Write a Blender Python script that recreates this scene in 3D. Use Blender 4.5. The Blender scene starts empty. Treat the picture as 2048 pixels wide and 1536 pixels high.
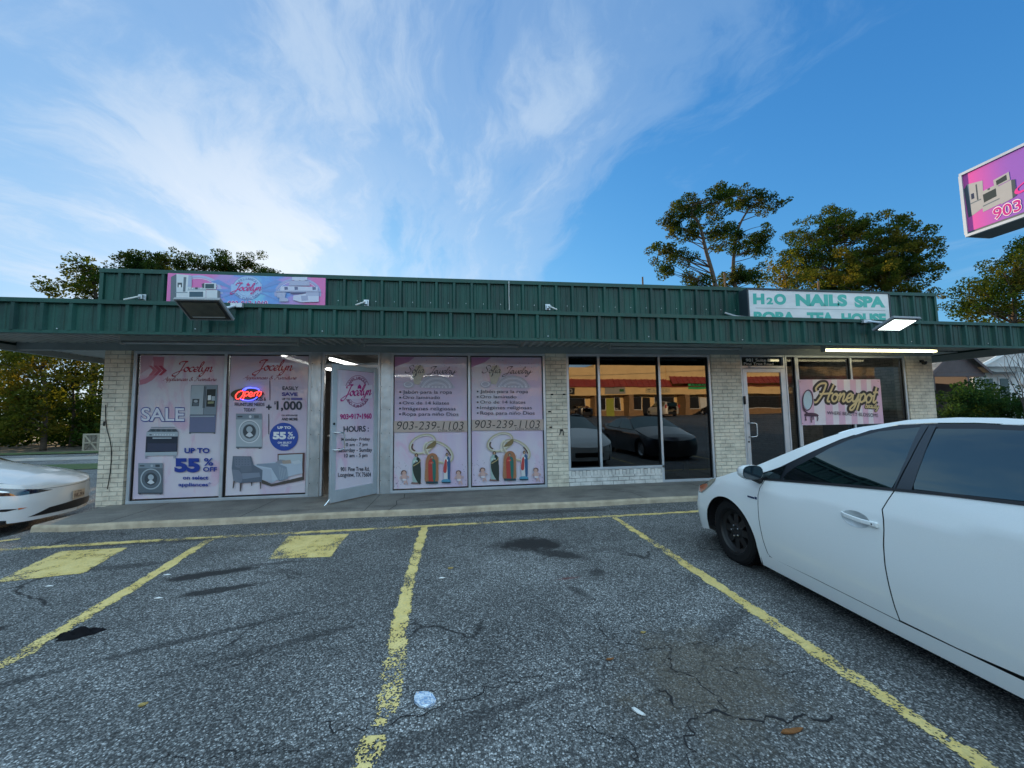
import bpy, math, random
import numpy as np
from mathutils import Vector, Matrix
from mathutils.geometry import delaunay_2d_cdt
R = math.radians
C = bpy.context.scene.collection
scn = bpy.context.scene
# ------------------------------------------------------------------ camera
cam_d = bpy.data.cameras.new('camera'); cam = bpy.data.objects.new('camera', cam_d); C.objects.link(cam)
cam_d.sensor_width = 36.0; cam_d.lens = 36.0*770/2048; cam_d.clip_end = 3000; cam_d.clip_start = 0.05
t_, r_, y_ = R(4.32625), R(-.8213), R(7.76687)
f_ = Vector((math.sin(y_)*math.cos(t_), math.cos(y_)*math.cos(t_), math.sin(t_)))
rt = Vector((math.cos(y_), -math.sin(y_), 0)); up = rt.cross(f_)
rt2 = math.cos(r_)*rt+math.sin(r_)*up; up2 = -math.sin(r_)*rt+math.cos(r_)*up
cam.matrix_world = Matrix.Translation((0, -7.775, 1.5)) @ Matrix((rt2, up2, -f_)).transposed().to_4x4()
scn.camera = cam
# ------------------------------------------------------------------ sun, sky, exposure
SUN_AZ, SUN_EL = R(-20), R(9)          # azimuth from +Y towards +X
sd = Vector((math.sin(SUN_AZ)*math.cos(SUN_EL), math.cos(SUN_AZ)*math.cos(SUN_EL), math.sin(SUN_EL)))
sl = bpy.data.lights.new('sun', 'SUN'); sl.energy = 5.0; sl.angle = R(.6); sl.color = (1, .72, .42)
so = bpy.data.objects.new('sun', sl); C.objects.link(so); so.rotation_euler = (-sd).to_track_quat('-Z', 'Y').to_euler()
scn.view_settings.view_transform = 'Standard'; scn.view_settings.look = 'None'
scn.view_settings.exposure = 1.0; scn.view_settings.gamma = 1.0
scn.cycles.max_bounces = 6; scn.cycles.transparent_max_bounces = 24
scn.cycles.sample_clamp_indirect = 6

W = bpy.data.worlds.new('World'); scn.world = W; W.use_nodes = True
nt = W.node_tree; nt.nodes.clear()
def N(t, typ, **kw):
    n = t.nodes.new(typ)
    for k, v in kw.items():
        if k.startswith('i_'): n.inputs[k[2:].replace('_', ' ')].default_value = v
        else: setattr(n, k, v)
    return n
def Lk(t, a, b): t.links.new(a, b)
def math_n(t, op, a, b=None, c=None, clamp=False):
    n = t.nodes.new('ShaderNodeMath'); n.operation = op; n.use_clamp = clamp
    for i, v in enumerate((a, b, c)):
        if v is None: continue
        if isinstance(v, (int, float)): n.inputs[i].default_value = v
        else: t.links.new(v, n.inputs[i])
    return n.outputs[0]
def ramp(t, v, pts, interp='EASE'):
    n = t.nodes.new('ShaderNodeValToRGB'); cr = n.color_ramp; cr.interpolation = interp
    while len(cr.elements) > len(pts): cr.elements.remove(cr.elements[-1])
    while len(cr.elements) < len(pts): cr.elements.new(1)
    for e, (p, c) in zip(cr.elements, pts):
        e.position = p; e.color = (c, c, c, 1) if isinstance(c, (int, float)) else (*c, 1)
    if v is not None: t.links.new(v, n.inputs[0])
    return n.outputs[0]
def mixc(t, f, a, b, mode='MIX'):
    n = t.nodes.new('ShaderNodeMix'); n.data_type = 'RGBA'; n.blend_type = mode
    for s, v in ((n.inputs[0], f), (n.inputs[6], a), (n.inputs[7], b)):
        if isinstance(v, (int, float)): s.default_value = v
        elif isinstance(v, (tuple, list)): s.default_value = (*v, 1) if len(v) == 3 else v
        else: t.links.new(v, s)
    return n.outputs[2]
def noise(t, vec, scale, detail=4, rough=.5, dist=0.0, lac=2.0):
    n = t.nodes.new('ShaderNodeTexNoise'); n.inputs['Scale'].default_value = scale; n.inputs['Detail'].default_value = detail
    n.inputs['Roughness'].default_value = rough; n.inputs['Distortion'].default_value = dist; n.inputs['Lacunarity'].default_value = lac
    if vec is not None: t.links.new(vec, n.inputs['Vector'])
    return n.outputs[0]
def mapping(t, vec, loc=(0, 0, 0), rot=(0, 0, 0), sc=(1, 1, 1)):
    n = t.nodes.new('ShaderNodeMapping'); n.inputs[1].default_value = loc; n.inputs[2].default_value = rot; n.inputs[3].default_value = sc
    t.links.new(vec, n.inputs[0]); return n.outputs[0]

tc = N(nt, 'ShaderNodeTexCoord')
sky = N(nt, 'ShaderNodeTexSky'); sky.sky_type = 'NISHITA'; sky.sun_disc = False
sky.sun_elevation = SUN_EL; sky.sun_rotation = SUN_AZ; sky.air_density = 1.0; sky.dust_density = .6; sky.ozone_density = 2.2; sky.altitude = 100
sep = N(nt, 'ShaderNodeSeparateXYZ'); Lk(nt, tc.outputs['Generated'], sep.inputs[0])
zz = math_n(nt, 'ADD', math_n(nt, 'MAXIMUM', sep.outputs[2], 0.0), 0.16)
cx = math_n(nt, 'DIVIDE', sep.outputs[0], zz); cy = math_n(nt, 'DIVIDE', sep.outputs[1], zz)
cmb = N(nt, 'ShaderNodeCombineXYZ'); Lk(nt, cx, cmb.inputs[0]); Lk(nt, cy, cmb.inputs[1])
P0 = cmb.outputs[0]
# slow warp of the cloud plane so that the streaks bend, finer warp so that they feather
def warp(vec, sc, amt, det):
    wn = N(nt, 'ShaderNodeTexNoise'); wn.inputs['Scale'].default_value = sc; wn.inputs['Detail'].default_value = det; Lk(nt, vec, wn.inputs['Vector'])
    wc = N(nt, 'ShaderNodeVectorMath', operation='SUBTRACT'); Lk(nt, wn.outputs['Color'], wc.inputs[0]); wc.inputs[1].default_value = (.5, .5, .5)
    wv = N(nt, 'ShaderNodeVectorMath', operation='MULTIPLY_ADD'); Lk(nt, wc.outputs[0], wv.inputs[0]); wv.inputs[1].default_value = (amt, amt, 0); Lk(nt, vec, wv.inputs[2]); return wv.outputs[0]
PW = warp(warp(P0, .45, 1.5, 2), 2.0, .35, 5)
veil = noise(nt, mapping(nt, PW, (2.0, 5.3, 0), (0, 0, R(24)), (.75, .34, 1)), 1.0, 4, .5)
streak = noise(nt, mapping(nt, PW, (3.3, 8.6, 0), (0, 0, R(30)), (1.35, .60, 1)), 1.15, 10, .58)
fine = noise(nt, mapping(nt, PW, (1.0, 5.0, 0), (0, 0, R(12)), (3.0, 1.1, 1)), 1.8, 9, .66)
side = ramp(nt, math_n(nt, 'MULTIPLY_ADD', math_n(nt, 'ADD', sep.outputs[0], math_n(nt, 'MULTIPLY', sep.outputs[2], -.25)), .5, .5), [(.2, 1.0), (.50, .85), (.66, .30), (.85, .15)])
cl = math_n(nt, 'ADD', math_n(nt, 'MULTIPLY', veil, .42), math_n(nt, 'ADD', math_n(nt, 'MULTIPLY', streak, .44), math_n(nt, 'MULTIPLY', fine, .20)))
cl = math_n(nt, 'ADD', cl, math_n(nt, 'MULTIPLY_ADD', side, .16, -.115))
cov = ramp(nt, cl, [(.475, 0.0), (.555, .24), (.63, .64), (.73, .95)])
dot = N(nt, 'ShaderNodeVectorMath', operation='DOT_PRODUCT'); Lk(nt, tc.outputs['Generated'], dot.inputs[0]); dot.inputs[1].default_value = sd
glow = ramp(nt, dot.outputs['Value'], [(.45, 0.0), (.85, .30), (1.0, 1.0)])
ccol = mixc(nt, glow, (1.9, 2.95, 4.4), (5.6, 5.8, 5.9))
hs = N(nt, 'ShaderNodeHueSaturation'); hs.inputs['Saturation'].default_value = 1.15; hs.inputs['Value'].default_value = 1.0; Lk(nt, sky.outputs[0], hs.inputs['Color'])
skyc = mixc(nt, 1.0, hs.outputs[0], (.50, 1.12, 1.95), 'MULTIPLY')
d1 = N(nt, 'ShaderNodeVectorMath', operation='MULTIPLY_ADD'); Lk(nt, skyc, d1.inputs[0]); d1.inputs[1].default_value = (.24, .16, .10); d1.inputs[2].default_value = (1, 1, 1)
d2 = N(nt, 'ShaderNodeVectorMath', operation='DIVIDE'); Lk(nt, skyc, d2.inputs[0]); Lk(nt, d1.outputs[0], d2.inputs[1]); skyc = d2.outputs[0]
fin = mixc(nt, math_n(nt, 'MULTIPLY', cov, .9), skyc, ccol)
dn_ = N(nt, 'ShaderNodeVectorMath', operation='MULTIPLY_ADD'); Lk(nt, fin, dn_.inputs[0]); dn_.inputs[1].default_value = (.11,)*3; dn_.inputs[2].default_value = (1, 1, 1)
dv_ = N(nt, 'ShaderNodeVectorMath', operation='DIVIDE'); Lk(nt, fin, dv_.inputs[0]); Lk(nt, dn_.outputs[0], dv_.inputs[1]); fin = dv_.outputs[0]
# bluish veil added to the sky overhead and behind the camera as fill light
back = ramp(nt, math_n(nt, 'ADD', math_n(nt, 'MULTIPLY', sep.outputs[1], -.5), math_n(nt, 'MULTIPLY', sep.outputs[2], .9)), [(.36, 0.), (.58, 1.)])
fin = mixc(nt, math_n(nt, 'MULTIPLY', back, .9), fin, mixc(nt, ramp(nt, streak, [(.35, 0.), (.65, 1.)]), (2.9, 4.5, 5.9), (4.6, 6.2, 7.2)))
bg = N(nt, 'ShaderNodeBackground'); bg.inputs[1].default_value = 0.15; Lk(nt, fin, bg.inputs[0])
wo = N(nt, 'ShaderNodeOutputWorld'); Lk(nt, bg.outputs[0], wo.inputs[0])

# ------------------------------------------------------------------ materials
_m = {}
def newmat(name):
    m = bpy.data.materials.new(name); m.use_nodes = True
    b = m.node_tree.nodes['Principled BSDF']; return m, m.node_tree, b
def obj_co(t, gen=False):
    n = t.nodes.new('ShaderNodeTexCoord'); return n.outputs['Object']
def geo_pos(t):
    n = t.nodes.new('ShaderNodeNewGeometry'); return n.outputs['Position']
def bump(t, b, h, strength=.3, dist=.01):
    n = t.nodes.new('ShaderNodeBump'); n.inputs['Strength'].default_value = strength; n.inputs['Distance'].default_value = dist
    t.links.new(h, n.inputs['Height']); t.links.new(n.outputs[0], b.inputs['Normal'])
def mat(name, col, rough=.6, metal=0., spec=.5, var=.12, vs=3.0, bmp=0., bs=40., coat=0., alpha=1., emit=None, es=0.):
    key = (name,)
    if key in _m: return _m[key]
    m, t, b = newmat(name)
    b.inputs['Roughness'].default_value = rough; b.inputs['Metallic'].default_value = metal
    b.inputs['Specular IOR Level'].default_value = spec; b.inputs['Coat Weight'].default_value = coat; b.inputs['Coat Roughness'].default_value = .04
    if var > 0:
        n = noise(t, geo_pos(t), vs, 5, .6)
        f = ramp(t, n, [(.3, 0.), (.7, 1.)], 'LINEAR')
        lo = tuple(c*(1-var) for c in col); hi = tuple(min(1, c*(1+var)) for c in col)
        Lk(t, mixc(t, f, lo, hi), b.inputs['Base Color'])
    else: b.inputs['Base Color'].default_value = (*col, 1)
    if bmp: bump(t, b, noise(t, geo_pos(t), bs, 4, .6), bmp, .01)
    if emit: b.inputs['Emission Color'].default_value = (*emit, 1); b.inputs['Emission Strength'].default_value = es
    _m[key] = m; return m
def flat(col, rough=.35, spec=.5):
    key = ('ink', tuple(round(c, 3) for c in col), rough)
    if key in _m: return _m[key]
    m = mat('print_ink_%d' % len(_m), col, rough, 0, spec, .04, 6.0); _m[key] = m; return m

M = {}
M['green'] = mat('green_painted_metal', (.010, .066, .058), .5, 0, .3, .22, 1.3, .05, 8)
M['green_trim'] = mat('green_trim_metal', (.011, .072, .062), .45, 0, .35, .15, 2.0)
def metal_sheet(name, c1, c2, rough):
    m, t, b = newmat(name); g = geo_pos(t)
    n = noise(t, mapping(t, g, (0, 0, 0), (0, 0, 0), (5, 1, .5)), 1.4, 6, .65); p = noise(t, g, .8, 3, .6); d = noise(t, g, 26, 4, .7)
    f = math_n(t, 'ADD', math_n(t, 'MULTIPLY', n, .55), math_n(t, 'ADD', math_n(t, 'MULTIPLY', p, .30), math_n(t, 'MULTIPLY', d, .15)))
    Lk(t, mixc(t, ramp(t, f, [(.38, 0.), (.62, 1.)]), c1, c2), b.inputs['Base Color']); Lk(t, ramp(t, n, [(.3, rough*.8), (.7, rough*1.25)]), b.inputs['Roughness'])
    b.inputs['Specular IOR Level'].default_value = .35; bump(t, b, noise(t, mapping(t, g, (0, 0, 0), (0, 0, 0), (1, 1, .6)), 3.5, 3, .5), .5, .012); return m
M['green'] = metal_sheet('green_painted_sheet', (.0035, .030, .026), (.012, .078, .062), .45); M['green_trim'] = metal_sheet('green_trim_sheet', (.007, .050, .040), (.012, .074, .058), .42)
M['alu'] = mat('pale_aluminium', (.50, .55, .60), .38, .55, .5, .10, 3, .02, 20)
M['steel_sheet'] = mat('galvanised_sheet', (.46, .52, .56), .34, .7, .5, .18, 2.5, .35, 3.0)
M['beam'] = mat('grey_painted_beam', (.24, .27, .27), .55, 0, .4, .15, 2)
M['soffit'] = mat('soffit_grey', (.34, .36, .34), .5, 0, .4, .2, 1.5)
M['dark'] = mat('dark_interior', (.012, .012, .014), .8, 0, .3, .2)
M['black'] = mat('black_plastic', (.012, .012, .014), .45, 0, .5, .1)
M['rubber'] = mat('tyre_rubber', (.005, .005, .006), .85, 0, .3, .2, 30, .2, 80)
M['white_trim'] = mat('white_trim', (.65, .66, .66), .5, 0, .4, .08)
M['inwall'] = mat('interior_wall', (.16, .15, .15), .8)
M['infloor'] = mat('interior_floor', (.08, .075, .07), .5)
M['chrome'] = mat('chrome', (.7, .72, .74), .15, 1.0, .5, .03)
M['glass_car'] = mat('tinted_car_glass', (.003, .004, .006), .02, 0, 1.0, 0)
M['glass_car'].node_tree.nodes['Principled BSDF'].inputs['IOR'].default_value = 1.7; M['glass_car'].node_tree.nodes['Principled BSDF'].inputs['Specular Tint'].default_value = (.66, .95, 1., 1)
M['rust'] = mat('rusty_steel', (.13, .075, .045), .8, 0, .3, .3, 10)
M['pvc'] = mat('pvc_conduit', (.55, .57, .56), .4)
M['wood_grey'] = mat('weathered_wood', (.17, .155, .13), .85, 0, .2, .3, 6, .3, 30)
M['tube_off'] = mat('unlit_tube_glass', (.30, .32, .32), .2, 0, .5, .04)
M['tube_on'] = mat('lit_tube', (.9, .9, .8), .4, emit=(1, .88, .50), es=3.2)
M['tube_in'] = mat('lit_interior_tube', (.9, .9, .9), .4, emit=(1, .97, .88), es=9.0)
M['led_on'] = mat('lit_led_panel', (.9, .9, .9), .4, emit=(.85, 1, .95), es=2.2)
M['neon_red'] = mat('red_neon', (.9, .1, .05), .4, emit=(1, .035, .03), es=2.6)
M['neon_blue'] = mat('blue_neon', (.1, .1, .9), .4, emit=(.06, .08, 1), es=2.4)

def car_paint(name, col, rough=.28):
    m, t, b = newmat(name); n = noise(t, geo_pos(t), 2.2, 5, .6)
    d = noise(t, geo_pos(t), 260, 2, .5)
    Lk(t, mixc(t, ramp(t, d, [(.35, 0.), (.65, 1.)]), tuple(c*.97 for c in col), col), b.inputs['Base Color'])
    b.inputs['Roughness'].default_value = rough
    b.inputs['Coat Weight'].default_value = .8; b.inputs['Coat Roughness'].default_value = .05
    return m
M['paint_white'] = car_paint('white_car_paint', (.80, .82, .82))
M['paint_white2'] = car_paint('white_gloss_paint', (.78, .79, .80), .2)
M['paint_dark'] = car_paint('dark_blue_paint', (.012, .014, .022))
M['paint_silver'] = car_paint('beige_van_paint', (.55, .50, .42))

def glass_mat(name, refl, tint):
    m = bpy.data.materials.new(name); m.use_nodes = True; t = m.node_tree; t.nodes.clear()
    tr = N(t, 'ShaderNodeBsdfTransparent'); tr.inputs[0].default_value = (*tint, 1)
    gl = N(t, 'ShaderNodeBsdfGlossy'); gl.inputs['Roughness'].default_value = .006; gl.inputs[0].default_value = (.95, .97, 1, 1)
    wav = noise(t, geo_pos(t), 1.1, 2, .4)
    bp = N(t, 'ShaderNodeBump'); bp.inputs['Strength'].default_value = .12; bp.inputs['Distance'].default_value = .01; Lk(t, wav, bp.inputs['Height']); Lk(t, bp.outputs[0], gl.inputs['Normal'])
    lw = N(t, 'ShaderNodeLayerWeight'); lw.inputs[0].default_value = .18
    f = math_n(t, 'ADD', math_n(t, 'MULTIPLY', lw.outputs['Fresnel'], .9), refl, clamp=True)
    mx = N(t, 'ShaderNodeMixShader'); Lk(t, f, mx.inputs[0]); Lk(t, tr.outputs[0], mx.inputs[1]); Lk(t, gl.outputs[0], mx.inputs[2])
    o = N(t, 'ShaderNodeOutputMaterial'); Lk(t, mx.outputs[0], o.inputs[0]); return m
M['glass_refl'] = glass_mat('mirror_tinted_glass', .11, (.06, .07, .09))
M['glass_clear'] = glass_mat('shop_glass', .02, (.55, .58, .60))

def vinyl_mat(name, c1, c2, c3, seed):
    """printed perforated vinyl: pale lilac ground with soft marbling; a little light passes the perforation"""
    m = bpy.data.materials.new(name); m.use_nodes = True; t = m.node_tree; b = t.nodes['Principled BSDF']
    co = mapping(t, geo_pos(t), (seed, seed*.7, 0), (0, 0, 0), (1, 1, .45))
    n1 = noise(t, co, .9, 4, .5, .8); n2 = noise(t, co, 2.6, 6, .6, 1.2)
    a = mixc(t, ramp(t, n1, [(.38, 0.), (.62, 1.)]), c1, c2)
    a = mixc(t, ramp(t, n2, [(.50, 0.), (.68, .8)]), a, c3)
    Lk(t, a, b.inputs['Base Color']); b.inputs['Roughness'].default_value = .45
    b.inputs['Coat Weight'].default_value = 1.0; b.inputs['Coat Roughness'].default_value = .01; b.inputs['Coat IOR'].default_value = 1.38
    tr = N(t, 'ShaderNodeBsdfTransparent'); mx = N(t, 'ShaderNodeMixShader'); mx.inputs[0].default_value = .16
    out = t.nodes['Material Output']; Lk(t, b.outputs[0], mx.inputs[1]); Lk(t, tr.outputs[0], mx.inputs[2]); Lk(t, mx.outputs[0], out.inputs[0])
    return m
M['vinylA'] = vinyl_mat('lilac_vinyl_print', (.70, .67, .74), (.64, .56, .70), (.68, .42, .58), 3.0)
M['vinylB'] = vinyl_mat('lilac_vinyl_print_soft', (.70, .66, .76), (.64, .53, .72), (.72, .50, .68), 11.0)

def brick_mat(name, c1, c2, mortar, bw=.233, bh=.078, ms=.007, vertical=False, side='X'):
    m, t, b = newmat(name); g = geo_pos(t); s = N(t, 'ShaderNodeSeparateXYZ'); Lk(t, g, s.inputs[0])
    cb = N(t, 'ShaderNodeCombineXYZ')
    if side == 'X': h_ = s.outputs[0]
    else: h_ = s.outputs[1]
    if vertical: Lk(t, s.outputs[2], cb.inputs[0]); Lk(t, h_, cb.inputs[1])
    else: Lk(t, h_, cb.inputs[0]); Lk(t, s.outputs[2], cb.inputs[1])
    jt = N(t, 'ShaderNodeTexNoise'); jt.inputs['Scale'].default_value = 9; Lk(t, g, jt.inputs['Vector'])
    jm = N(t, 'ShaderNodeVectorMath', operation='MULTIPLY_ADD'); Lk(t, jt.outputs['Color'], jm.inputs[0]); jm.inputs[1].default_value = (.007, .007, 0); Lk(t, cb.outputs[0], jm.inputs[2])
    br = N(t, 'ShaderNodeTexBrick'); br.inputs['Scale'].default_value = 1; br.inputs['Brick Width'].default_value = bw; br.inputs['Row Height'].default_value = bh
    br.inputs['Mortar Size'].default_value = ms; br.inputs['Mortar Smooth'].default_value = .5; br.inputs['Bias'].default_value = 0
    br.inputs['Color1'].default_value = (*c1, 1); br.inputs['Color2'].default_value = (*c2, 1); br.inputs['Mortar'].default_value = (*mortar, 1)
    Lk(t, jm.outputs[0], br.inputs['Vector'])
    # paint has filled some of the joints
    keep = ramp(t, noise(t, g, 2.6, 4, .6), [(.32, .45), (.56, 1.)])
    n = noise(t, g, 5, 6, .65); st = ramp(t, n, [(.35, .78), (.62, 1.05)])
    c = mixc(t, keep, c1, br.outputs['Color'])
    Lk(t, mixc(t, 1., c, st, 'MULTIPLY'), b.inputs['Base Color']); b.inputs['Roughness'].default_value = .6
    inv = math_n(t, 'SUBTRACT', 1.0, br.outputs['Fac'])
    bump(t, b, math_n(t, 'ADD', math_n(t, 'MULTIPLY', inv, keep), math_n(t, 'MULTIPLY', noise(t, g, 60, 4, .6), .25)), .8, .012)
    return m
M['brick'] = brick_mat('painted_cream_brick', (.70, .64, .52), (.64, .59, .48), (.32, .30, .25))
M['brick_side'] = brick_mat('painted_brick_side', (.52, .52, .46), (.47, .475, .42), (.24, .25, .235), side='Y')
M['brick_soldier'] = brick_mat('white_painted_brick_soldier', (.68, .67, .64), (.62, .61, .59), (.24, .24, .23), .30, .078, .007, True)
M['brick_white'] = brick_mat('white_painted_brick', (.68, .67, .64), (.62, .61, .59), (.24, .24, .23))

def concrete_mat():
    m, t, b = newmat('sidewalk_concrete'); g = geo_pos(t)
    n = noise(t, g, 1.6, 6, .6); n2 = noise(t, g, 45, 4, .6); n3 = noise(t, mapping(t, g, (4, 0, 0), (0, 0, 0), (1, 3, 1)), .8, 5, .6)
    c = mixc(t, ramp(t, n, [(.3, 0.), (.7, 1.)]), (.115, .108, .098), (.20, .19, .17))
    c = mixc(t, ramp(t, n3, [(.52, 0.), (.66, .75)]), c, (.065, .06, .055))
    c = mixc(t, ramp(t, n2, [(.4, .0), (.75, .5)]), c, (.27, .26, .235))
    Lk(t, c, b.inputs['Base Color']); b.inputs['Roughness'].default_value = .8
    bump(t, b, n2, .4, .006); return m
M['concrete'] = concrete_mat()
M['kerb'] = mat('kerb_concrete', (.38, .32, .235), .8, 0, .3, .30, 5, .5, 25)

def blob(t, pos, cx, cy, rx, ry, ang, soft=.5, dn=None):
    """0..1 mask of an oval stain lying at (cx,cy) on the ground"""
    mp = t.nodes.new('ShaderNodeMapping'); mp.vector_type = 'TEXTURE'
    mp.inputs[1].default_value = (cx, cy, 0); mp.inputs[2].default_value = (0, 0, ang); mp.inputs[3].default_value = (rx, ry, 1e3)
    t.links.new(pos, mp.inputs[0])
    ln = N(t, 'ShaderNodeVectorMath', operation='LENGTH'); Lk(t, mp.outputs[0], ln.inputs[0])
    v = ln.outputs['Value']
    if dn is not None: v = math_n(t, 'ADD', v, math_n(t, 'MULTIPLY_ADD', dn, 1.8, -.9))
    return ramp(t, v, [(max(0, .75-soft*.5), 1.), (min(1, .75+soft*.5), 0.)])
def asphalt_mat(name='worn_asphalt', stains=True):
    m, t, b = newmat(name); g = geo_pos(t)
    v1 = N(t, 'ShaderNodeTexVoronoi'); v1.inputs['Scale'].default_value = 112; Lk(t, g, v1.inputs['Vector'])
    v2 = N(t, 'ShaderNodeTexVoronoi'); v2.inputs['Scale'].default_value = 52; Lk(t, g, v2.inputs['Vector'])
    s1 = N(t, 'ShaderNodeSeparateXYZ'); Lk(t, v1.outputs['Color'], s1.inputs[0])
    s2 = N(t, 'ShaderNodeSeparateXYZ'); Lk(t, v2.outputs['Color'], s2.inputs[0])
    big = noise(t, g, .55, 5, .6); med = noise(t, g, 3.2, 5, .65); dn = noise(t, g, 4.5, 5, .7)
    st = ramp(t, s1.outputs[0], [(0., .045), (.40, .115), (.72, .215), (.92, .36), (1., .60)], 'LINEAR')
    edge = ramp(t, v1.outputs['Distance'], [(.0, 1.), (.75, .35)], 'LINEAR')
    a = math_n(t, 'MULTIPLY', st, edge)
    spk = ramp(t, s2.outputs[1], [(.90, 0.), (.97, 1.)])
    spk = math_n(t, 'MULTIPLY', spk, ramp(t, v2.outputs['Distance'], [(.25, 1.), (.45, 0.)]))
    base = mixc(t, 1., (1.09, 1.12, 1.13), a, 'MULTIPLY')
    base = mixc(t, math_n(t, 'MULTIPLY', spk, .7), base, (.45, .45, .44))
    lev = math_n(t, 'MULTIPLY', ramp(t, big, [(.3, .78), (.7, 1.3)]), ramp(t, med, [(.3, .86), (.7, 1.14)]))
    base = mixc(t, 1., base, lev, 'MULTIPLY')
    # cracks
    wv = N(t, 'ShaderNodeTexNoise'); wv.inputs['Scale'].default_value = 2.2; wv.inputs['Detail'].default_value = 5; Lk(t, g, wv.inputs['Vector'])
    wa = N(t, 'ShaderNodeVectorMath', operation='MULTIPLY_ADD'); Lk(t, wv.outputs['Color'], wa.inputs[0]); wa.inputs[1].default_value = (.55, .55, 0); Lk(t, g, wa.inputs[2])
    vc = N(t, 'ShaderNodeTexVoronoi'); vc.feature = 'DISTANCE_TO_EDGE'; vc.inputs['Scale'].default_value = .85; Lk(t, wa.outputs[0], vc.inputs['Vector'])
    vd = N(t, 'ShaderNodeTexVoronoi'); vd.feature = 'DISTANCE_TO_EDGE'; vd.inputs['Scale'].default_value = 3.1; Lk(t, wa.outputs[0], vd.inputs['Vector'])
    ck = math_n(t, 'MULTIPLY', ramp(t, vc.outputs['Distance'], [(.004, 1.), (.016, 0.)], 'LINEAR'), ramp(t, noise(t, g, .7, 3), [(.52, 0.), (.64, 1.)]))
    if stains:
        z1 = blob(t, g, 1.5, -5.3, 1.3, .7, .2, .8); ck2 = math_n(t, 'MULTIPLY', ramp(t, vd.outputs['Distance'], [(.006, 1.), (.028, 0.)], 'LINEAR'), z1)
        ck = math_n(t, 'MAXIMUM', ck, math_n(t, 'MULTIPLY', ck2, .4))
        dirt = math_n(t, 'MULTIPLY', blob(t, g, 1.45, -5.5, .75, .6, .5, .9, dn), .6)
        base = mixc(t, dirt, base, mixc(t, 1., (.085, .07, .05), ramp(t, s1.outputs[1], [(0, .5), (1, 1.6)], 'LINEAR'), 'MULTIPLY'))
        dk = None
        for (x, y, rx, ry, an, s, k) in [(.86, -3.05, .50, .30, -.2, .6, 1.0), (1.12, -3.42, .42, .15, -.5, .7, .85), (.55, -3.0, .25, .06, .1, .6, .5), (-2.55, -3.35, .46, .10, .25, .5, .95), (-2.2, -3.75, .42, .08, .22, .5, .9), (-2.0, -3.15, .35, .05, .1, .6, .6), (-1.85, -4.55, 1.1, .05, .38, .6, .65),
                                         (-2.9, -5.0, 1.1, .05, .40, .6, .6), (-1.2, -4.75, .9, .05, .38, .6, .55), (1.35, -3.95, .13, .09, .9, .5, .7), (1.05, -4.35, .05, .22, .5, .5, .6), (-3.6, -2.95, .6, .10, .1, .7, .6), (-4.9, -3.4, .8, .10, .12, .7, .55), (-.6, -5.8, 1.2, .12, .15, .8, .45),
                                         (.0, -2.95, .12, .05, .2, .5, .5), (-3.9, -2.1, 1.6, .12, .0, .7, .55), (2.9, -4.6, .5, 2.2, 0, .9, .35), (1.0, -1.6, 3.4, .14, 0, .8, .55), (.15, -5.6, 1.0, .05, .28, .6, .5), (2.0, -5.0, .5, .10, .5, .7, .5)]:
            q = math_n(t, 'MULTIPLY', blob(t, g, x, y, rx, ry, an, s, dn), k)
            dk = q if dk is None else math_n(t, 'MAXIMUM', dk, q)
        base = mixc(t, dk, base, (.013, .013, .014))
        rd = math_n(t, 'MULTIPLY', blob(t, g, 1.03, -4.05, .14, .03, .1, .5, dn), .6); base = mixc(t, rd, base, (.10, .02, .018))
    base = mixc(t, math_n(t, 'MULTIPLY', ck, .9), base, (.008, .008, .009))
    Lk(t, base, b.inputs['Base Color']); b.inputs['Roughness'].default_value = .82; b.inputs['Specular IOR Level'].default_value = .35
    h = math_n(t, 'SUBTRACT', math_n(t, 'MULTIPLY', s1.outputs[0], edge), math_n(t, 'MULTIPLY', ck, 1.5))
    bump(t, b, h, .9, .006); return m
M['asphalt'] = asphalt_mat()

def line_paint_mat():
    m, t, b = newmat('worn_yellow_paint'); g = geo_pos(t)
    v = N(t, 'ShaderNodeTexVoronoi'); v.inputs['Scale'].default_value = 95; Lk(t, g, v.inputs['Vector'])
    s = N(t, 'ShaderNodeSeparateXYZ'); Lk(t, v.outputs['Color'], s.inputs[0])
    n = noise(t, g, 7, 6, .7); n2 = noise(t, g, 1.1, 3, .6)
    c = mixc(t, ramp(t, n, [(.3, 0.), (.7, 1.)]), (.60, .43, .11), (.72, .56, .22))
    c = mixc(t, ramp(t, s.outputs[0], [(.0, .0), (1., .35)]), c, (.34, .30, .16)); Lk(t, c, b.inputs['Base Color']); b.inputs['Roughness'].default_value = .7
    bump(t, b, s.outputs[0], .8, .004)
    uv = N(t, 'ShaderNodeUVMap'); su = N(t, 'ShaderNodeSeparateXYZ'); Lk(t, uv.outputs[0], su.inputs[0])
    e = math_n(t, 'SUBTRACT', 1.0, math_n(t, 'ABSOLUTE', math_n(t, 'MULTIPLY_ADD', su.outputs[0], 2.0, -1.0)))      # 0 at edge
    k = math_n(t, 'ADD', math_n(t, 'MULTIPLY', math_n(t, 'MULTIPLY', e, 3.0, clamp=True), .34), math_n(t, 'MULTIPLY', ramp(t, n, [(.3, 0.), (.7, 1.)], 'LINEAR'), .6))
    k = math_n(t, 'SUBTRACT', k, math_n(t, 'MULTIPLY', s.outputs[2], .44))
    k = math_n(t, 'SUBTRACT', k, math_n(t, 'MULTIPLY', ramp(t, n2, [(.42, 0.), (.66, 1.)]), .34))
    a = ramp(t, k, [(.09, 0.), (.18, 1.)], 'LINEAR'); Lk(t, a, b.inputs['Alpha']); return m
M['line'] = line_paint_mat()
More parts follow.
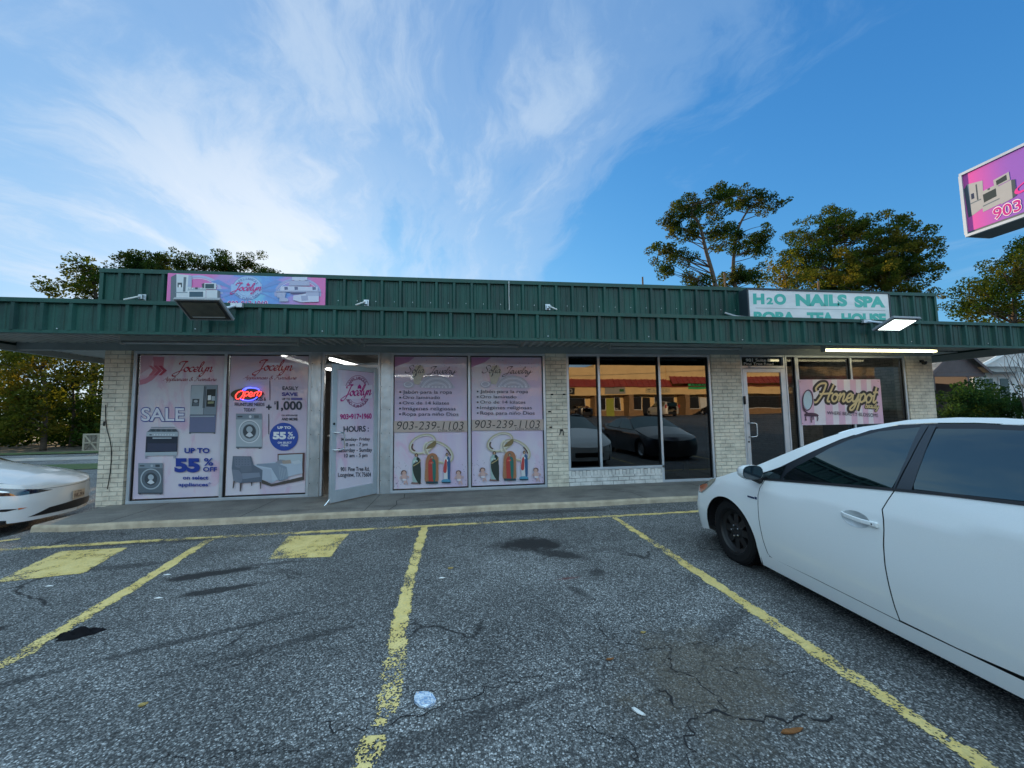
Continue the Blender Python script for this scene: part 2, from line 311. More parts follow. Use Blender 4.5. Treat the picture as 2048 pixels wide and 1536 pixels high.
def ground_mat(name, c1, c2, sc=3):
    m, t, b = newmat(name); g = geo_pos(t); n = noise(t, g, sc, 7, .7)
    Lk(t, mixc(t, ramp(t, n, [(.35, 0.), (.65, 1.)]), c1, c2), b.inputs['Base Color']); b.inputs['Roughness'].default_value = .95; bump(t, b, n, .6, .05); return m
M['dirt'] = ground_mat('dry_dirt_ground', (.05, .042, .028), (.10, .085, .06))
M['grass'] = ground_mat('short_grass', (.025, .05, .012), (.06, .09, .025), 12)
M['gravel'] = ground_mat('pale_drive', (.20, .19, .17), (.30, .29, .27), 5)
def leaf_mat(name, c1, c2, c3, amt=.45):
    m = bpy.data.materials.new(name); m.use_nodes = True; t = m.node_tree; t.nodes.clear(); g = obj_co(t)
    n = noise(t, g, .45, 3, .5); n2 = noise(t, g, 3.5, 3, .6)
    c = mixc(t, ramp(t, n2, [(.35, 0.), (.65, 1.)]), c1, c2)
    c = mixc(t, math_n(t, 'MULTIPLY', ramp(t, n, [(.44, 0.), (.62, 1.)]), amt*2, clamp=True), c, c3)
    d = N(t, 'ShaderNodeBsdfDiffuse'); Lk(t, c, d.inputs[0]); tr = N(t, 'ShaderNodeBsdfTranslucent')
    Lk(t, mixc(t, 1., c, (1.3, 1.25, .5), 'MULTIPLY'), tr.inputs[0])
    mx = N(t, 'ShaderNodeMixShader'); mx.inputs[0].default_value = .5; Lk(t, d.outputs[0], mx.inputs[1]); Lk(t, tr.outputs[0], mx.inputs[2])
    o = N(t, 'ShaderNodeOutputMaterial'); Lk(t, mx.outputs[0], o.inputs[0]); return m
M['leaf_pine'] = leaf_mat('pine_needles', (.012, .030, .010), (.028, .052, .016), (.07, .07, .018), .35)
M['leaf_oak'] = leaf_mat('oak_leaves', (.016, .036, .010), (.038, .064, .015), (.075, .075, .018), .35)
M['leaf_yellow'] = leaf_mat('autumn_leaves', (.045, .065, .014), (.10, .10, .02), (.15, .11, .02), .45)
M['leaf_maple'] = leaf_mat('turning_leaves', (.020, .042, .012), (.05, .072, .016), (.12, .10, .02), .4)
M['leaf_bush'] = leaf_mat('bush_leaves', (.012, .035, .014), (.03, .065, .025), (.05, .08, .03), .3)
M['bark'] = mat('bark', (.075, .058, .045), .9, 0, .2, .3, 5, .5, 12)
M['bark_thin'] = mat('grey_bark', (.09, .08, .075), .9, 0, .2, .2, 5)

# ------------------------------------------------------------------ mesh helpers
class MB:
    def __init__(s): s.v = []; s.f = []; s.mi = []; s.uv = None
    def add(s, vs, fs, mi=0):
        n = len(s.v); s.v += [tuple(v) for v in vs]; s.f += [tuple(i+n for i in f) for f in fs]; s.mi += [mi]*len(fs); return s
    def box(s, x0, x1, y0, y1, z0, z1, mi=0):
        return s.add([(x0, y0, z0), (x1, y0, z0), (x1, y1, z0), (x0, y1, z0), (x0, y0, z1), (x1, y0, z1), (x1, y1, z1), (x0, y1, z1)],
                     [(0, 3, 2, 1), (4, 5, 6, 7), (0, 1, 5, 4), (1, 2, 6, 5), (2, 3, 7, 6), (3, 0, 4, 7)], mi)
    def obox(s, c, ax, ay, az, mi=0):
        c = Vector(c); ax = Vector(ax); ay = Vector(ay); az = Vector(az)
        vs = [c+sx*ax+sy*ay+sz*az for sz in (-1, 1) for sx, sy in ((-1, -1), (1, -1), (1, 1), (-1, 1))]
        return s.add(vs, [(0, 3, 2, 1), (4, 5, 6, 7), (0, 1, 5, 4), (1, 2, 6, 5), (2, 3, 7, 6), (3, 0, 4, 7)], mi)
    def tube(s, pts, r, seg=8, mi=0, cap=True):
        pts = [Vector(p) for p in pts]; n = len(pts); rs = r if isinstance(r, (list, tuple)) else [r]*n
        prev = None; rings = []; vs = []
        for i, p in enumerate(pts):
            d = (pts[min(i+1, n-1)]-pts[max(i-1, 0)]); d = d.normalized() if d.length > 1e-9 else Vector((0, 0, 1))
            if prev is None: a = d.orthogonal().normalized()
            else: a = (prev-d*prev.dot(d)); a = a.normalized() if a.length > 1e-6 else d.orthogonal().normalized()
            prev = a; b = d.cross(a)
            for k in range(seg):
                q = 2*math.pi*k/seg; vs.append(p+(a*math.cos(q)+b*math.sin(q))*rs[i])
        fs = []
        for i in range(n-1):
            for k in range(seg): fs.append((i*seg+k, i*seg+(k+1) % seg, (i+1)*seg+(k+1) % seg, (i+1)*seg+k))
        if cap: fs.append(tuple(range(seg-1, -1, -1))); fs.append(tuple((n-1)*seg+k for k in range(seg)))
        return s.add(vs, fs, mi)
    def lathe(s, c, axis, prof, seg=24, mi=0):
        """prof: (distance along axis, radius)"""
        c = Vector(c); axis = Vector(axis).normalized(); a = axis.orthogonal().normalized(); b = axis.cross(a); vs = []; fs = []
        for h, r in prof:
            for k in range(seg): q = 2*math.pi*k/seg; vs.append(c+axis*h+(a*math.cos(q)+b*math.sin(q))*max(r, 1e-4))
        for i in range(len(prof)-1):
            for k in range(seg): fs.append((i*seg+k, i*seg+(k+1) % seg, (i+1)*seg+(k+1) % seg, (i+1)*seg+k))
        return s.add(vs, fs, mi)
    def prism_x(s, prof, x0, x1, mi=0):
        """closed profile in (y,z) extruded along x"""
        n = len(prof); vs = [(x0, y, z) for y, z in prof]+[(x1, y, z) for y, z in prof]
        fs = [(i, (i+1) % n, n+(i+1) % n, n+i) for i in range(n)]+[tuple(range(n-1, -1, -1)), tuple(range(n, 2*n))]
        return s.add(vs, fs, mi)
    def build(s, name, mats, parent=None, smooth=False, bevel=0, loc=None):
        me = bpy.data.meshes.new(name); o0 = Vector(loc) if loc else Vector((0, 0, 0))
        me.from_pydata([(v[0]-o0.x, v[1]-o0.y, v[2]-o0.z) for v in s.v], [], s.f)
        if not isinstance(mats, (list, tuple)): mats = [mats]
        for m in mats: me.materials.append(m)
        if len(mats) > 1: me.polygons.foreach_set('material_index', s.mi)
        if smooth: me.polygons.foreach_set('use_smooth', [True]*len(me.polygons))
        if s.uv:
            ul = me.uv_layers.new(name='UVMap')
            for lp in me.loops: ul.data[lp.index].uv = s.uv[lp.vertex_index]
        me.update()
        o = bpy.data.objects.new(name, me); C.objects.link(o)
        if parent: o.parent = parent; o.location = o0
        else: o.location = o0
        if bevel:
            bm_ = o.modifiers.new('bevel', 'BEVEL'); bm_.width = bevel; bm_.segments = 2; bm_.limit_method = 'ANGLE'
        return o
def tag(o, label=None, cat=None, group=None, kind=None):
    if label: o['label'] = label
    if cat: o['category'] = cat
    if group: o['group'] = group
    if kind: o['kind'] = kind
    return o
def empty(name, label, cat, loc=(0, 0, 0), rz=0, group=None):
    o = bpy.data.objects.new(name, None); C.objects.link(o); o.location = loc; o.rotation_euler = (0, 0, rz); o.empty_display_size = .2
    return tag(o, label, cat, group)
def sub(name, mb, m, root, **k):
    """a part: mesh given in world coordinates, parented to an un-rotated root"""
    o = mb.build(name, m, **k); o.parent = root
    p = root; off = Vector((0, 0, 0))
    while p: off += p.location; p = p.parent
    o.location = o.location-off
    return o
def sm(t): t = max(0., min(1., t)); return t*t*(3-2*t)
def interp(x, P):
    if x <= P[0][0]: return P[0][1]
    for (a, b), (c, d) in zip(P, P[1:]):
        if x <= c: return b+(d-b)*(x-a)/(c-a)
    return P[-1][1]
def crom(P, n=6, closed=False):
    P = [Vector(p) for p in P]; out = []; m = len(P)
    if m < 3: return P
    rng = range(m if closed else m-1)
    for i in rng:
        g = (lambda k: P[k % m]) if closed else (lambda k: P[max(0, min(m-1, k))])
        a, b, c, d = g(i-1), g(i), g(i+1), g(i+2)
        for j in range(n):
            t = j/n; out.append(.5*((2*b)+(c-a)*t+(2*a-5*b+4*c-d)*t*t+(3*b-a-3*c+d)*t**3))
    if not closed: out.append(P[-1])
    return out

# ------------------------------------------------------------------ lettering
_tx = {}
def text_mesh(s, bold=0., shear=0.):
    k = (s, bold, shear)
    if k in _tx: return _tx[k]
    cu = bpy.data.curves.new('lettering', 'FONT'); cu.body = s; cu.offset = bold; cu.shear = shear; cu.resolution_u = 5
    cu.fill_mode = 'FRONT' if hasattr(cu, 'fill_mode') else cu.fill_mode
    ob = bpy.data.objects.new('lettering_tmp', cu); C.objects.link(ob); bpy.context.view_layer.update()
    me = bpy.data.meshes.new_from_object(ob.evaluated_get(bpy.context.evaluated_depsgraph_get()))
    vs = [(v.co.x, v.co.y) for v in me.vertices]; fs = [tuple(p.vertices) for p in me.polygons]
    bpy.data.objects.remove(ob); bpy.data.curves.remove(cu); bpy.data.meshes.remove(me)
    xs = [v[0] for v in vs]; ys = [v[1] for v in vs]; bb = (min(xs), max(xs), min(ys), max(ys))
    _tx[k] = (vs, fs, bb); return _tx[k]
# hand-drawn script letters: list of strokes and advance
GL = {
'o': ([[(.35,.95),(.1,.75),(.05,.35),(.25,.02),(.5,.1),(.62,.5),(.5,.88),(.33,.93),(.5,.72),(.8,.8)]], .72),
'c': ([[(.58,.8),(.43,.98),(.15,.8),(.05,.4),(.2,.05),(.45,.05),(.72,.4)]], .62),
'e': ([[(.05,.4),(.4,.5),(.52,.8),(.38,1),(.15,.8),(.05,.4),(.2,.04),(.45,.06),(.72,.4)]], .62),
'l': ([[(0,.3),(.35,1.3),(.45,1.95),(.3,2.1),(.17,1.6),(.12,.5),(.22,.03),(.42,.1),(.55,.35)]], .45),
'y': ([[(.05,.95),(.08,.35),(.25,.05),(.5,.3),(.65,.95)],[(.68,1),(.6,0),(.4,-.8),(.1,-.95),(.05,-.65),(.4,-.2),(.85,.35)]], .8),
'n': ([[(0,.7),(.12,.98),(.15,.5),(.1,0)],[(.12,.4),(.35,.9),(.53,.96),(.56,.6),(.53,.15),(.66,.03),(.88,.35)]], .85),
'r': ([[(0,.3),(.2,1.1),(.25,.9),(.48,.95),(.4,.4),(.48,.05),(.72,.3)]], .65),
'w': ([[(.05,.95),(.08,.3),(.25,.02),(.45,.4),(.5,.95),(.5,.3),(.68,.02),(.9,.4),(.9,.9),(1.05,.8)]], 1.0),
'i': ([[(.05,.4),(.2,.95),(.15,.3),(.28,.02),(.5,.35)],[(.24,1.35),(.28,1.5)]], .4),
'a': ([[(.6,.85),(.4,.98),(.12,.75),(.05,.35),(.2,.03),(.42,.2),(.62,.95),(.58,.3),(.7,.03),(.9,.35)]], .82),
'f': ([[(0,.3),(.4,1.4),(.45,2),(.3,2.1),(.2,1.5),(.15,-.6),(.1,-.95),(.3,-.7),(.25,-.1),(.5,.2)]], .45),
't': ([[(.22,1.8),(.15,.3),(.28,.02),(.5,.3)],[(-.05,1.15),(.5,1.22)]], .42),
'p': ([[(.1,1),(.1,.2),(0,-.95)],[(.1,.6),(.35,1),(.6,.75),(.55,.25),(.3,.02),(.12,.2)],[(.5,.12),(.8,.35)]], .72),
'u': ([[(.05,.95),(.08,.3),(.25,.02),(.5,.3),(.6,.95),(.58,.3),(.7,.03),(.9,.35)]], .82),
'b': ([[(.1,2),(.08,.4),(.25,.02),(.5,.15),(.6,.6),(.4,.95),(.12,.6)]], .66),
's': ([[(0,.3),(.3,1),(.45,.45),(.25,.02),(.02,.15)],[(.3,.05),(.6,.35)]], .5),
'J': ([[(.15,1.5),(.1,1.95),(.6,2.2),(1.1,2.15),(.9,1.95)],[(.85,2.1),(.7,1.0),(.5,-.2),(.2,-.9),(-.2,-.95),(-.3,-.6),(.1,-.2),(.9,.4)]], .98),
'S': ([[(1.15,1.7),(1.0,2.1),(.6,2.1),(.35,1.7),(.6,1.2),(.85,.8),(.75,.25),(.3,0),(-.1,.15),(-.15,.5)]], 1.15),
'H': ([[(-.2,1.3),(-.35,1.7),(-.1,2.25),(.35,2.3),(.42,1.9),(.35,1.0),(.1,0),(-.15,-.1)],[(1.1,2.2),(.98,1.2),(.95,.15),(1.2,.05)],[(.1,.95),(1.25,1.1)]], 1.3),
'A': ([[(-.1,.05),(.3,.5),(.9,2),(.95,.9),(1.0,.05),(1.2,.2)],[(.35,.8),(1.1,.85)]], 1.2),
'F': ([[(.6,2),(.4,.8),(.1,0),(-.15,.15)],[(-.05,1.6),(.3,2.0),(1.2,2.1)],[(.3,1.05),(.9,1.1)]], 1.0),
'&': ([[(1.0,.2),(.5,.9),(.35,1.5),(.55,1.8),(.7,1.5),(.3,.9),(.1,.4),(.3,0),(.7,.1),(.95,.8)]], 1.15),
' ': ([], .55)}
def script_strokes(word):
    x = 0; out = []
    for ch in word:
        st, adv = GL[ch]
        for s in st: out.append([(x+a, b) for a, b in s])
        x += adv
    return out
class Art:
    """flat artwork printed on a panel. sk: sketch quad (TL,TR,BR,BL) in drawing units mapped to the W x H panel.
    origin = world position of the panel's top-left corner, U to the right, V downwards, Nn outwards."""
    def __init__(s, origin, U, V, Nn, W_, H_, sk):
        s.o, s.U, s.V, s.N, s.W, s.H, s.sk = Vector(origin), Vector(U), Vector(V), Vector(Nn), W_, H_, sk
        s.k = 0; s.parts = {}; s.cur = 'picture'
    def loc(s, x, y):
        (ax, ay), (bx, by), (cx_, cy_), (dx, dy) = s.sk
        u, v = .5, .5
        for _ in range(8):
            px = (1-u)*(1-v)*ax+u*(1-v)*bx+u*v*cx_+(1-u)*v*dx; py = (1-u)*(1-v)*ay+u*(1-v)*by+u*v*cy_+(1-u)*v*dy
            xu = (1-v)*(bx-ax)+v*(cx_-dx); xv = (1-u)*(dx-ax)+u*(cx_-bx); yu = (1-v)*(by-ay)+v*(cy_-dy); yv = (1-u)*(dy-ay)+u*(cy_-by)
            det = xu*yv-xv*yu; ex, ey = x-px, y-py
            u += (ex*yv-xv*ey)/det; v += (xu*ey-ex*yu)/det
        return u*s.W, v*s.H
    def w(s, a, b, d): return s.o+s.U*a+s.V*b+s.N*d
    def rec(s, part, col):
        part = part or s.cur
        P = s.parts.setdefault(part, ({}, MB(), [])); mm = flat(col)
        if mm.name not in P[0]: P[0][mm.name] = len(P[0]); P[2].append(mm)
        return P[1], P[0][mm.name]
    def depth(s): s.k += 1; return .0012+s.k*.00022
    def raw(s, pts, faces, col, part, d=None):
        d = s.depth() if d is None else d; mb, mi = s.rec(part, col)
        mb.add([s.w(a, b, d) for a, b in pts], faces, mi)
    def poly(s, pts, col, part=None, smooth=0):
        if smooth: pts = [(p.x, p.y) for p in crom([(a, b, 0) for a, b in pts], smooth, True)]
        q = [s.loc(*p) for p in pts]; s.raw(q, [tuple(range(len(q)))], col, part)
    def rect(s, x0, y0, x1, y1, col, part=None): s.poly([(x0, y0), (x1, y0), (x1, y1), (x0, y1)], col, part)
    def ell(s, cx_, cy_, rx, ry, col, part=None, n=28): s.poly([(cx_+rx*math.cos(i*2*math.pi/n), cy_+ry*math.sin(i*2*math.pi/n)) for i in range(n)], col, part)
    def ring(s, cx_, cy_, rx, ry, th, col, part=None, a0=0, a1=360, rot=0, n=40):
        i_, o_ = [], []
        for i in range(n+1):
            a = R(a0+(a1-a0)*i/n); c, sn = math.cos(a), math.sin(a)
            for L_, k in ((i_, -1), (o_, 1)):
                x, y = (rx+k*th/2)*c, (ry+k*th/2)*sn; L_.append(s.loc(cx_+x*math.cos(rot)-y*math.sin(rot), cy_+x*math.sin(rot)+y*math.cos(rot)))
        s.raw(i_+o_, [(i, i+1, n+2+i, n+1+i) for i in range(n)], col, part)
    def line(s, pts, th, col, part=None, sp=0):
        if sp: pts = [(p.x, p.y) for p in crom([(a, b, 0) for a, b in pts], sp)]
        q = [Vector(s.loc(*p)) for p in pts]; a0, b0 = s.loc(*pts[0]); k = abs(s.W/(s.sk[1][0]-s.sk[0][0])); th = th*k
        s.rib(q, lambda d: th, col, part)
    def rib(s, q, wf, col, part, dd=2e-6):
        L_, n = [], len(q); d0 = s.depth(); mb, mi = s.rec(part, col); vs = []
        for i in range(n):
            d = q[min(i+1, n-1)]-q[max(i-1, 0)]
            if d.length < 1e-9: d = Vector((1, 0))
            d.normalize(); nn = Vector((-d.y, d.x)); w_ = wf(d)/2
            for sg in (-1, 1): p = q[i]+nn*w_*sg; vs.append(s.w(p.x, p.y, d0+i*dd))
        mb.add(vs, [(2*i, 2*i+1, 2*i+3, 2*i+2) for i in range(n-1)], mi)
    def text(s, st, bb, col, part='lettering', bold=0., shear=0., curve=None):
        vs, fs, b = text_mesh(st, bold, shear); x0, y0, x1, y1 = bb
        q = [s.loc(x0+(x-b[0])/(b[1]-b[0])*(x1-x0), y1-(y-b[2])/(b[3]-b[2])*(y1-y0)) for x, y in vs]
        s.raw(q, fs, col, part)
    def outline_text(s, st, bb, col, inner, part='lettering'):
        s.text(st, bb, col, part, .045); x0, y0, x1, y1 = bb; n = len(st)
        s.text(st, (x0+(x1-x0)*.014, y0+(y1-y0)*.055, x1-(x1-x0)*.014, y1-(y1-y0)*.055), inner, part, .018)
    def arc_text(s, st, cx_, cy_, rx, ry, a0, a1, h, col, part='lettering', inward=False):
        n = len(st)
        for i, ch in enumerate(st):
            if ch == ' ': continue
            vs, fs, b = text_mesh(ch, .02); a = R(a0+(a1-a0)*(i+.5)/n); px, py = cx_+rx*math.cos(a), cy_+ry*math.sin(a)
            ux, uy = -math.sin(a), math.cos(a); vx, vy = math.cos(a), math.sin(a)
            if inward: ux, uy, vx, vy = -ux, -uy, -vx, -vy
            k = h/.7; mx_ = (b[0]+b[1])/2
            q = [s.loc(px+ux*(x-mx_)*k+vx*(y-.35)*k, py+uy*(x-mx_)*k+vy*(y-.35)*k) for x, y in vs]; s.raw(q, fs, col, part)
    def script(s, word, bb, col, th, part='lettering', shear=.25, contrast=.75):
        st = script_strokes(word); xs = [a+b*shear for q in st for a, b in q]; ys = [b for q in st for a, b in q]
        x0, y0, x1, y1 = bb; X0, X1, Y0, Y1 = min(xs), max(xs), min(ys), max(ys); k = abs(s.W/(s.sk[1][0]-s.sk[0][0])); tw = th*k
        nib = Vector((math.cos(.7), -math.sin(.7)))
        for q in st:
            pts = [((a+b*shear-X0)/(X1-X0)*(x1-x0)+x0, y1-(b-Y0)/(Y1-Y0)*(y1-y0)) for a, b in q]
            pl = [Vector(s.loc(p.x, p.y)) for p in crom([(a, b, 0) for a, b in pts], 6)]
            s.rib(pl, lambda d: tw*(1-contrast+contrast*abs(d.x*nib.y-d.y*nib.x)), col, part)
    def panel(s, m, root, name='panel', th=.004):
        mb = MB(); c = [s.w(0, 0, 0), s.w(s.W, 0, 0), s.w(s.W, s.H, 0), s.w(0, s.H, 0)]
        mb.add(c+[p-s.N*th for p in c], [(3, 2, 1, 0), (4, 5, 6, 7), (0, 1, 5, 4), (1, 2, 6, 5), (2, 3, 7, 6), (3, 0, 4, 7)])
        return sub(name, mb, m, root)
    def finish(s, root):
        for p, (d, mb, ms) in s.parts.items(): sub(p, mb, ms, root)

# ------------------------------------------------------------------ ground
LOT = -.09
def G(x, y):
    z = LOT-.26*sm((-6.0-x)/1.3)
    if y < -14: z += 1.0*sm((-14-y)/24)
    return z
def grid_sheet(name, xs, ys, zf, m, kind='structure', label=None):
    mb = MB(); nx, ny = len(xs), len(ys)
    for y in ys:
        for x in xs: mb.v.append((x, y, zf(x, y)))
    for j in range(ny-1):
        for i in range(nx-1): mb.f.append((j*nx+i, j*nx+i+1, (j+1)*nx+i+1, (j+1)*nx+i))
    mb.mi = [0]*len(mb.f); return tag(mb.build(name, m, smooth=True), label, kind=kind)
def rng(a, b, s): n = max(1, int(round((b-a)/s))); return [a+(b-a)*i/n for i in range(n+1)]
gm = MB(); gm.add([(-400, -400, -.62), (400, -400, -.62), (400, 400, -.62), (-400, 400, -.62)], [(0, 1, 2, 3)]); tag(gm.build('ground', M['dirt']), kind='structure')
grid_sheet('parking_lot', rng(-30, -8, 2)+rng(-7.6, -5.6, .2)+rng(-5, 45, 2), rng(-60, -14, 2)+rng(-13, 16, 2), G, M['asphalt'])
grid_sheet('dirt_strip', rng(-60, -8, 4), rng(16.4, 40, 4), lambda x, y: -.40, M['dirt'])
for nm, x0, x1, y0, y1, mm, z in (('path', -60, -9, 12.5, 14.2, M['gravel'], .012), ('grass_patch', -17.5, -12.0, 8.6, 10.6, M['grass'], .02), ('grass_verge', -60, -8, 16.2, 17.6, M['grass'], .03)):
    grid_sheet(nm, rng(x0, x1, 2), rng(y0, y1, .5), lambda x, y: G(x, y)+z, mm)
# sidewalk with its kerb
rnd = random.Random(5)
sw = MB(); xs = rng(-6.05, 13.0, .25); prof = lambda x: -1.37+.018*math.sin(x*2.3)+.10*sm((-5.4-x)/.6)**2
n0 = 0
for x in xs:
    yf = prof(x)+rnd.uniform(-.006, .006); g0 = G(x, yf)-.06
    sw.v += [(x, 3.0 if x > -6 else .2, 0), (x, yf+.035, 0), (x, yf+.006, -.012), (x, yf-.004, -.03), (x, yf-.02+rnd.uniform(-.01, .01), g0)]
for i in range(len(xs)-1):
    for k in range(4): sw.f.append((i*5+k, (i+1)*5+k, (i+1)*5+k+1, i*5+k+1)); sw.mi.append(0 if k == 0 else 1)
sw.add([(-6.05, .2, 0), (-6.05, prof(-6.05)+.03, 0), (-6.05, prof(-6.05)-.02, -.5), (-6.05, .2, -.5)], [(0, 1, 2, 3)], 1)
tag(sw.build('sidewalk', [M['concrete'], M['kerb']]), kind='structure')
# dark joints and cracks in the sidewalk, paint marks
cr = MB()
for x in (-5.1, -3.3, -1.5, 4.7):
    cr.box(x, x+.006, -1.34, -.02, .0005, .002)
for P in ([(-1.04, -.15), (-1.0, -.5), (-1.1, -.7), (-1.05, -1.0), (-1.12, -1.36)], [(2.75, -.35), (2.9, -.6), (3.15, -.85), (3.2, -1.36)]):
    q = [Vector((a, b, .003)) for a, b in P]
    for a, b in zip(q, q[1:]):
        d = (b-a).normalized(); n_ = Vector((-d.y, d.x, 0))*.005; cr.add([a-n_, a+n_, b+n_, b-n_], [(0, 1, 2, 3)])
tag(cr.build('sidewalk_cracks', M['dark']), kind='structure')

cr = MB(); rr = random.Random(12)
for P, w_ in (([(1.03, -4.79), (1.03, -4.96), (1.06, -5.08), (1.16, -5.14), (1.26, -5.23), (1.38, -5.22), (1.61, -5.22), (1.96, -5.16)], .008), ([(1.14, -5.56), (1.14, -5.69), (1.25, -5.75), (1.37, -5.79), (1.47, -5.86), (1.62, -5.87), (1.9, -5.9)], .020), ([(.55, -5.75), (.68, -5.8), (.8, -5.89), (.81, -6.0)], .009), ([(-.74, -5.52), (-.64, -5.58), (-.5, -5.59), (-.36, -5.59), (-.11, -5.53), (.08, -5.45), (.22, -5.39), (.35, -5.38)], .010),
    ([(-1.44, -5.63), (-1.2, -5.66), (-.96, -5.68), (-.7, -5.66)], .007), ([(1.58, -5.43), (1.65, -5.51), (1.76, -5.5), (1.9, -5.57), (2.09, -5.58)], .007), ([(1.37, -5.79), (1.41, -5.7), (1.38, -5.55), (1.30, -5.42), (1.38, -5.22)], .010), ([(-.1, -5.53), (-.05, -5.35), (.05, -5.1), (.02, -4.8)], .005), ([(1.25, -5.75), (1.1, -5.9), (1.0, -6.1)], .012), ([(2.3, -4.3), (1.9, -4.5), (1.6, -4.45), (1.2, -4.6), (1.03, -4.79)], .005), ([(.35, -5.38), (.7, -5.30), (.95, -5.1), (1.06, -5.08)], .006)):
    q = []
    for (a, b), (c, d) in zip(P, P[1:]):
        n = max(2, int(math.hypot(c-a, d-b)/.018)); q += [(a+(c-a)*i/n+rr.uniform(-.012, .012)+.02*math.sin(i*.9+a*9), b+(d-b)*i/n+rr.uniform(-.012, .012)+.02*math.sin(i*.7+b*7)) for i in range(n)]
    q.append(P[-1]); vs = []
    for i, (x, y) in enumerate(q):
        dx, dy = q[min(i+1, len(q)-1)][0]-q[max(i-1, 0)][0], q[min(i+1, len(q)-1)][1]-q[max(i-1, 0)][1]; l = math.hypot(dx, dy)+1e-6; h_ = w_*rr.uniform(.03, .42)*(1 if 0 < i < len(q)-1 else .1)
        vs += [(x-dy/l*h_, y+dx/l*h_, G(x, y)+.003), (x+dy/l*h_, y-dx/l*h_, G(x, y)+.003)]
    cr.add(vs, [(2*i, 2*i+1, 2*i+3, 2*i+2) for i in range(len(q)-1)])
tag(cr.build('pavement_cracks', M['dark']), kind='structure')
lines_root = []
def stripe(name, P, w, label=None, jig=.022, seed=1):
    """painted stripe along a polyline: sheet 4 mm above the asphalt, uv.x across"""
    r = random.Random(seed); mb = MB(); mb.uv = []
    pts = []
    for (a, b, wa), (c, d, wb) in zip(P, P[1:]):
        n = max(2, int(math.hypot(c-a, d-b)/.06))
        for i in range(n): pts.append((a+(c-a)*i/n, b+(d-b)*i/n, wa+(wb-wa)*i/n))
    pts.append(P[-1]); n = len(pts)
    for i, (x, y, wv_) in enumerate(pts):
        dx, dy = pts[min(i+1, n-1)][0]-pts[max(i-1, 0)][0], pts[min(i+1, n-1)][1]-pts[max(i-1, 0)][1]; l = math.hypot(dx, dy); nx, ny = -dy/l, dx/l
        for sg, u in ((-1, 0), (1, 1)):
            w_ = wv_/2+r.uniform(-jig, jig)*.7; X, Y = x+nx*w_*sg, y+ny*w_*sg; mb.v.append((X, Y, G(X, Y)+.004)); mb.uv.append((u, i*.06))
        if i < n-1: mb.f.append((2*i, 2*i+1, 2*i+3, 2*i+2)); mb.mi.append(0)
    o = mb.build(name, M['line']); tag(o, kind='structure'); return o
stripe('painted_line', [(-5.75, -2.10, .12), (-4.5, -2.06, .12), (-3.26, -2.035, .12), (-.5, -2.03, .10), (2.3, -2.03, .09), (4.2, -2.0, .09), (12, -1.95, .09)], .1, seed=2)
stripe('painted_line', [(-3.24, -2.11, .12), (-3.08, -3.4, .12), (-2.95, -4.75, .13), (-2.75, -6.4, .13)], .12, seed=3)
stripe('painted_line', [(-.5, -2.09, .11), (-.49, -3.6, .12), (-.47, -4.4, .12), (-.46, -4.7, .13), (-.42, -5.0, .17), (-.40, -5.2, .19), (-.40, -5.45, .16), (-.43, -5.6, .10)], .12, seed=4)
stripe('painted_line', [(-.42, -5.66, .12), (-.43, -5.78, .14), (-.46, -5.86, .10)], .12, seed=5)
stripe('painted_line', [(-.47, -5.90, .08), (-.47, -6.6, .10)], .12, seed=6)
stripe('painted_line', [(2.3, -2.09, .10), (2.32, -3.4, .11), (2.31, -4.9, .12), (2.30, -6.3, .12), (2.3, -8, .12)], .12, seed=7)
stripe('painted_line', [(-6.6, -2.05, .1), (-5.86, -1.62, .1)], .1, seed=8)
stripe('painted_line', [(5.2, -2.05, .10), (5.2, -6.3, .12)], .12, seed=9)
stripe('painted_line', [(8.1, -2.05, .10), (8.1, -6.3, .12)], .12, seed=10)
def pad(P, seed):
    a, b, c, d = P; mb = MB(); mb.uv = []; n = 14; r = random.Random(seed)
    for j in range(n+1):
        v = j/n
        L0 = Vector(a)*(1-v)+Vector(d)*v; R0 = Vector(b)*(1-v)+Vector(c)*v
        for i in range(n+1):
            u = i/n; p = L0*(1-u)+R0*u; x, y = p.x+r.uniform(-.008, .008), p.y+r.uniform(-.008, .008); mb.v.append((x, y, G(x, y)+.005)); mb.uv.append((.5+.5*(2*u-1)**7*.9, v))
    for j in range(n):
        for i in range(n): mb.f.append((j*(n+1)+i, (j+1)*(n+1)+i, (j+1)*(n+1)+i+1, j*(n+1)+i+1)); mb.mi.append(0)
    tag(mb.build('painted_block', M['line']), kind='structure')
pad([(-2.27, -2.17), (-1.48, -2.21), (-1.45, -3.07), (-2.14, -3.0)], 1)
pad([(-4.80, -2.29), (-4.06, -2.29), (-3.86, -3.10), (-4.55, -3.22)], 2)

# ------------------------------------------------------------------ the shop building
B = empty('shop_building', 'long single storey brick shop row under a green metal canopy and parapet', 'building', (2.5, 0, 0))
def bx(name, m, *bxs, root=B, bevel=0, mats=None):
    if len(bxs) > 1 and name not in ('door_frame',):
        return [sub(name, MB().box(*b), m, root, bevel=bevel) for b in bxs][0]
    mb = MB()
    for b in bxs: mb.box(*b)
    return sub(name, mb, m, root, bevel=bevel)
HD = 2.72      # head of the openings
YP = -.05      # face of the brick piers
for i, (x0, x1) in enumerate(((-6.27, -5.86), (1.755, 2.195), (5.46, 6.175), (10.475, 11.21))):
    bx('brick_pier', M['brick'], (x0, x1, YP, .22, -.02, HD))
bx('brick_sill_wall', M['brick_white'], (2.195, 4.27, -.035, .2, -.02, .20))
bx('brick_sill_course', M['brick_soldier'], (2.195, 4.27, -.037, .2, .20, .305))
bx('side_wall', M['brick_side'], (-6.272, -6.05, .222, 14, -.4, 3.5))
bx('side_wall', M['brick_side'], (11.0, 11.212, .222, 14, -.4, 3.5))
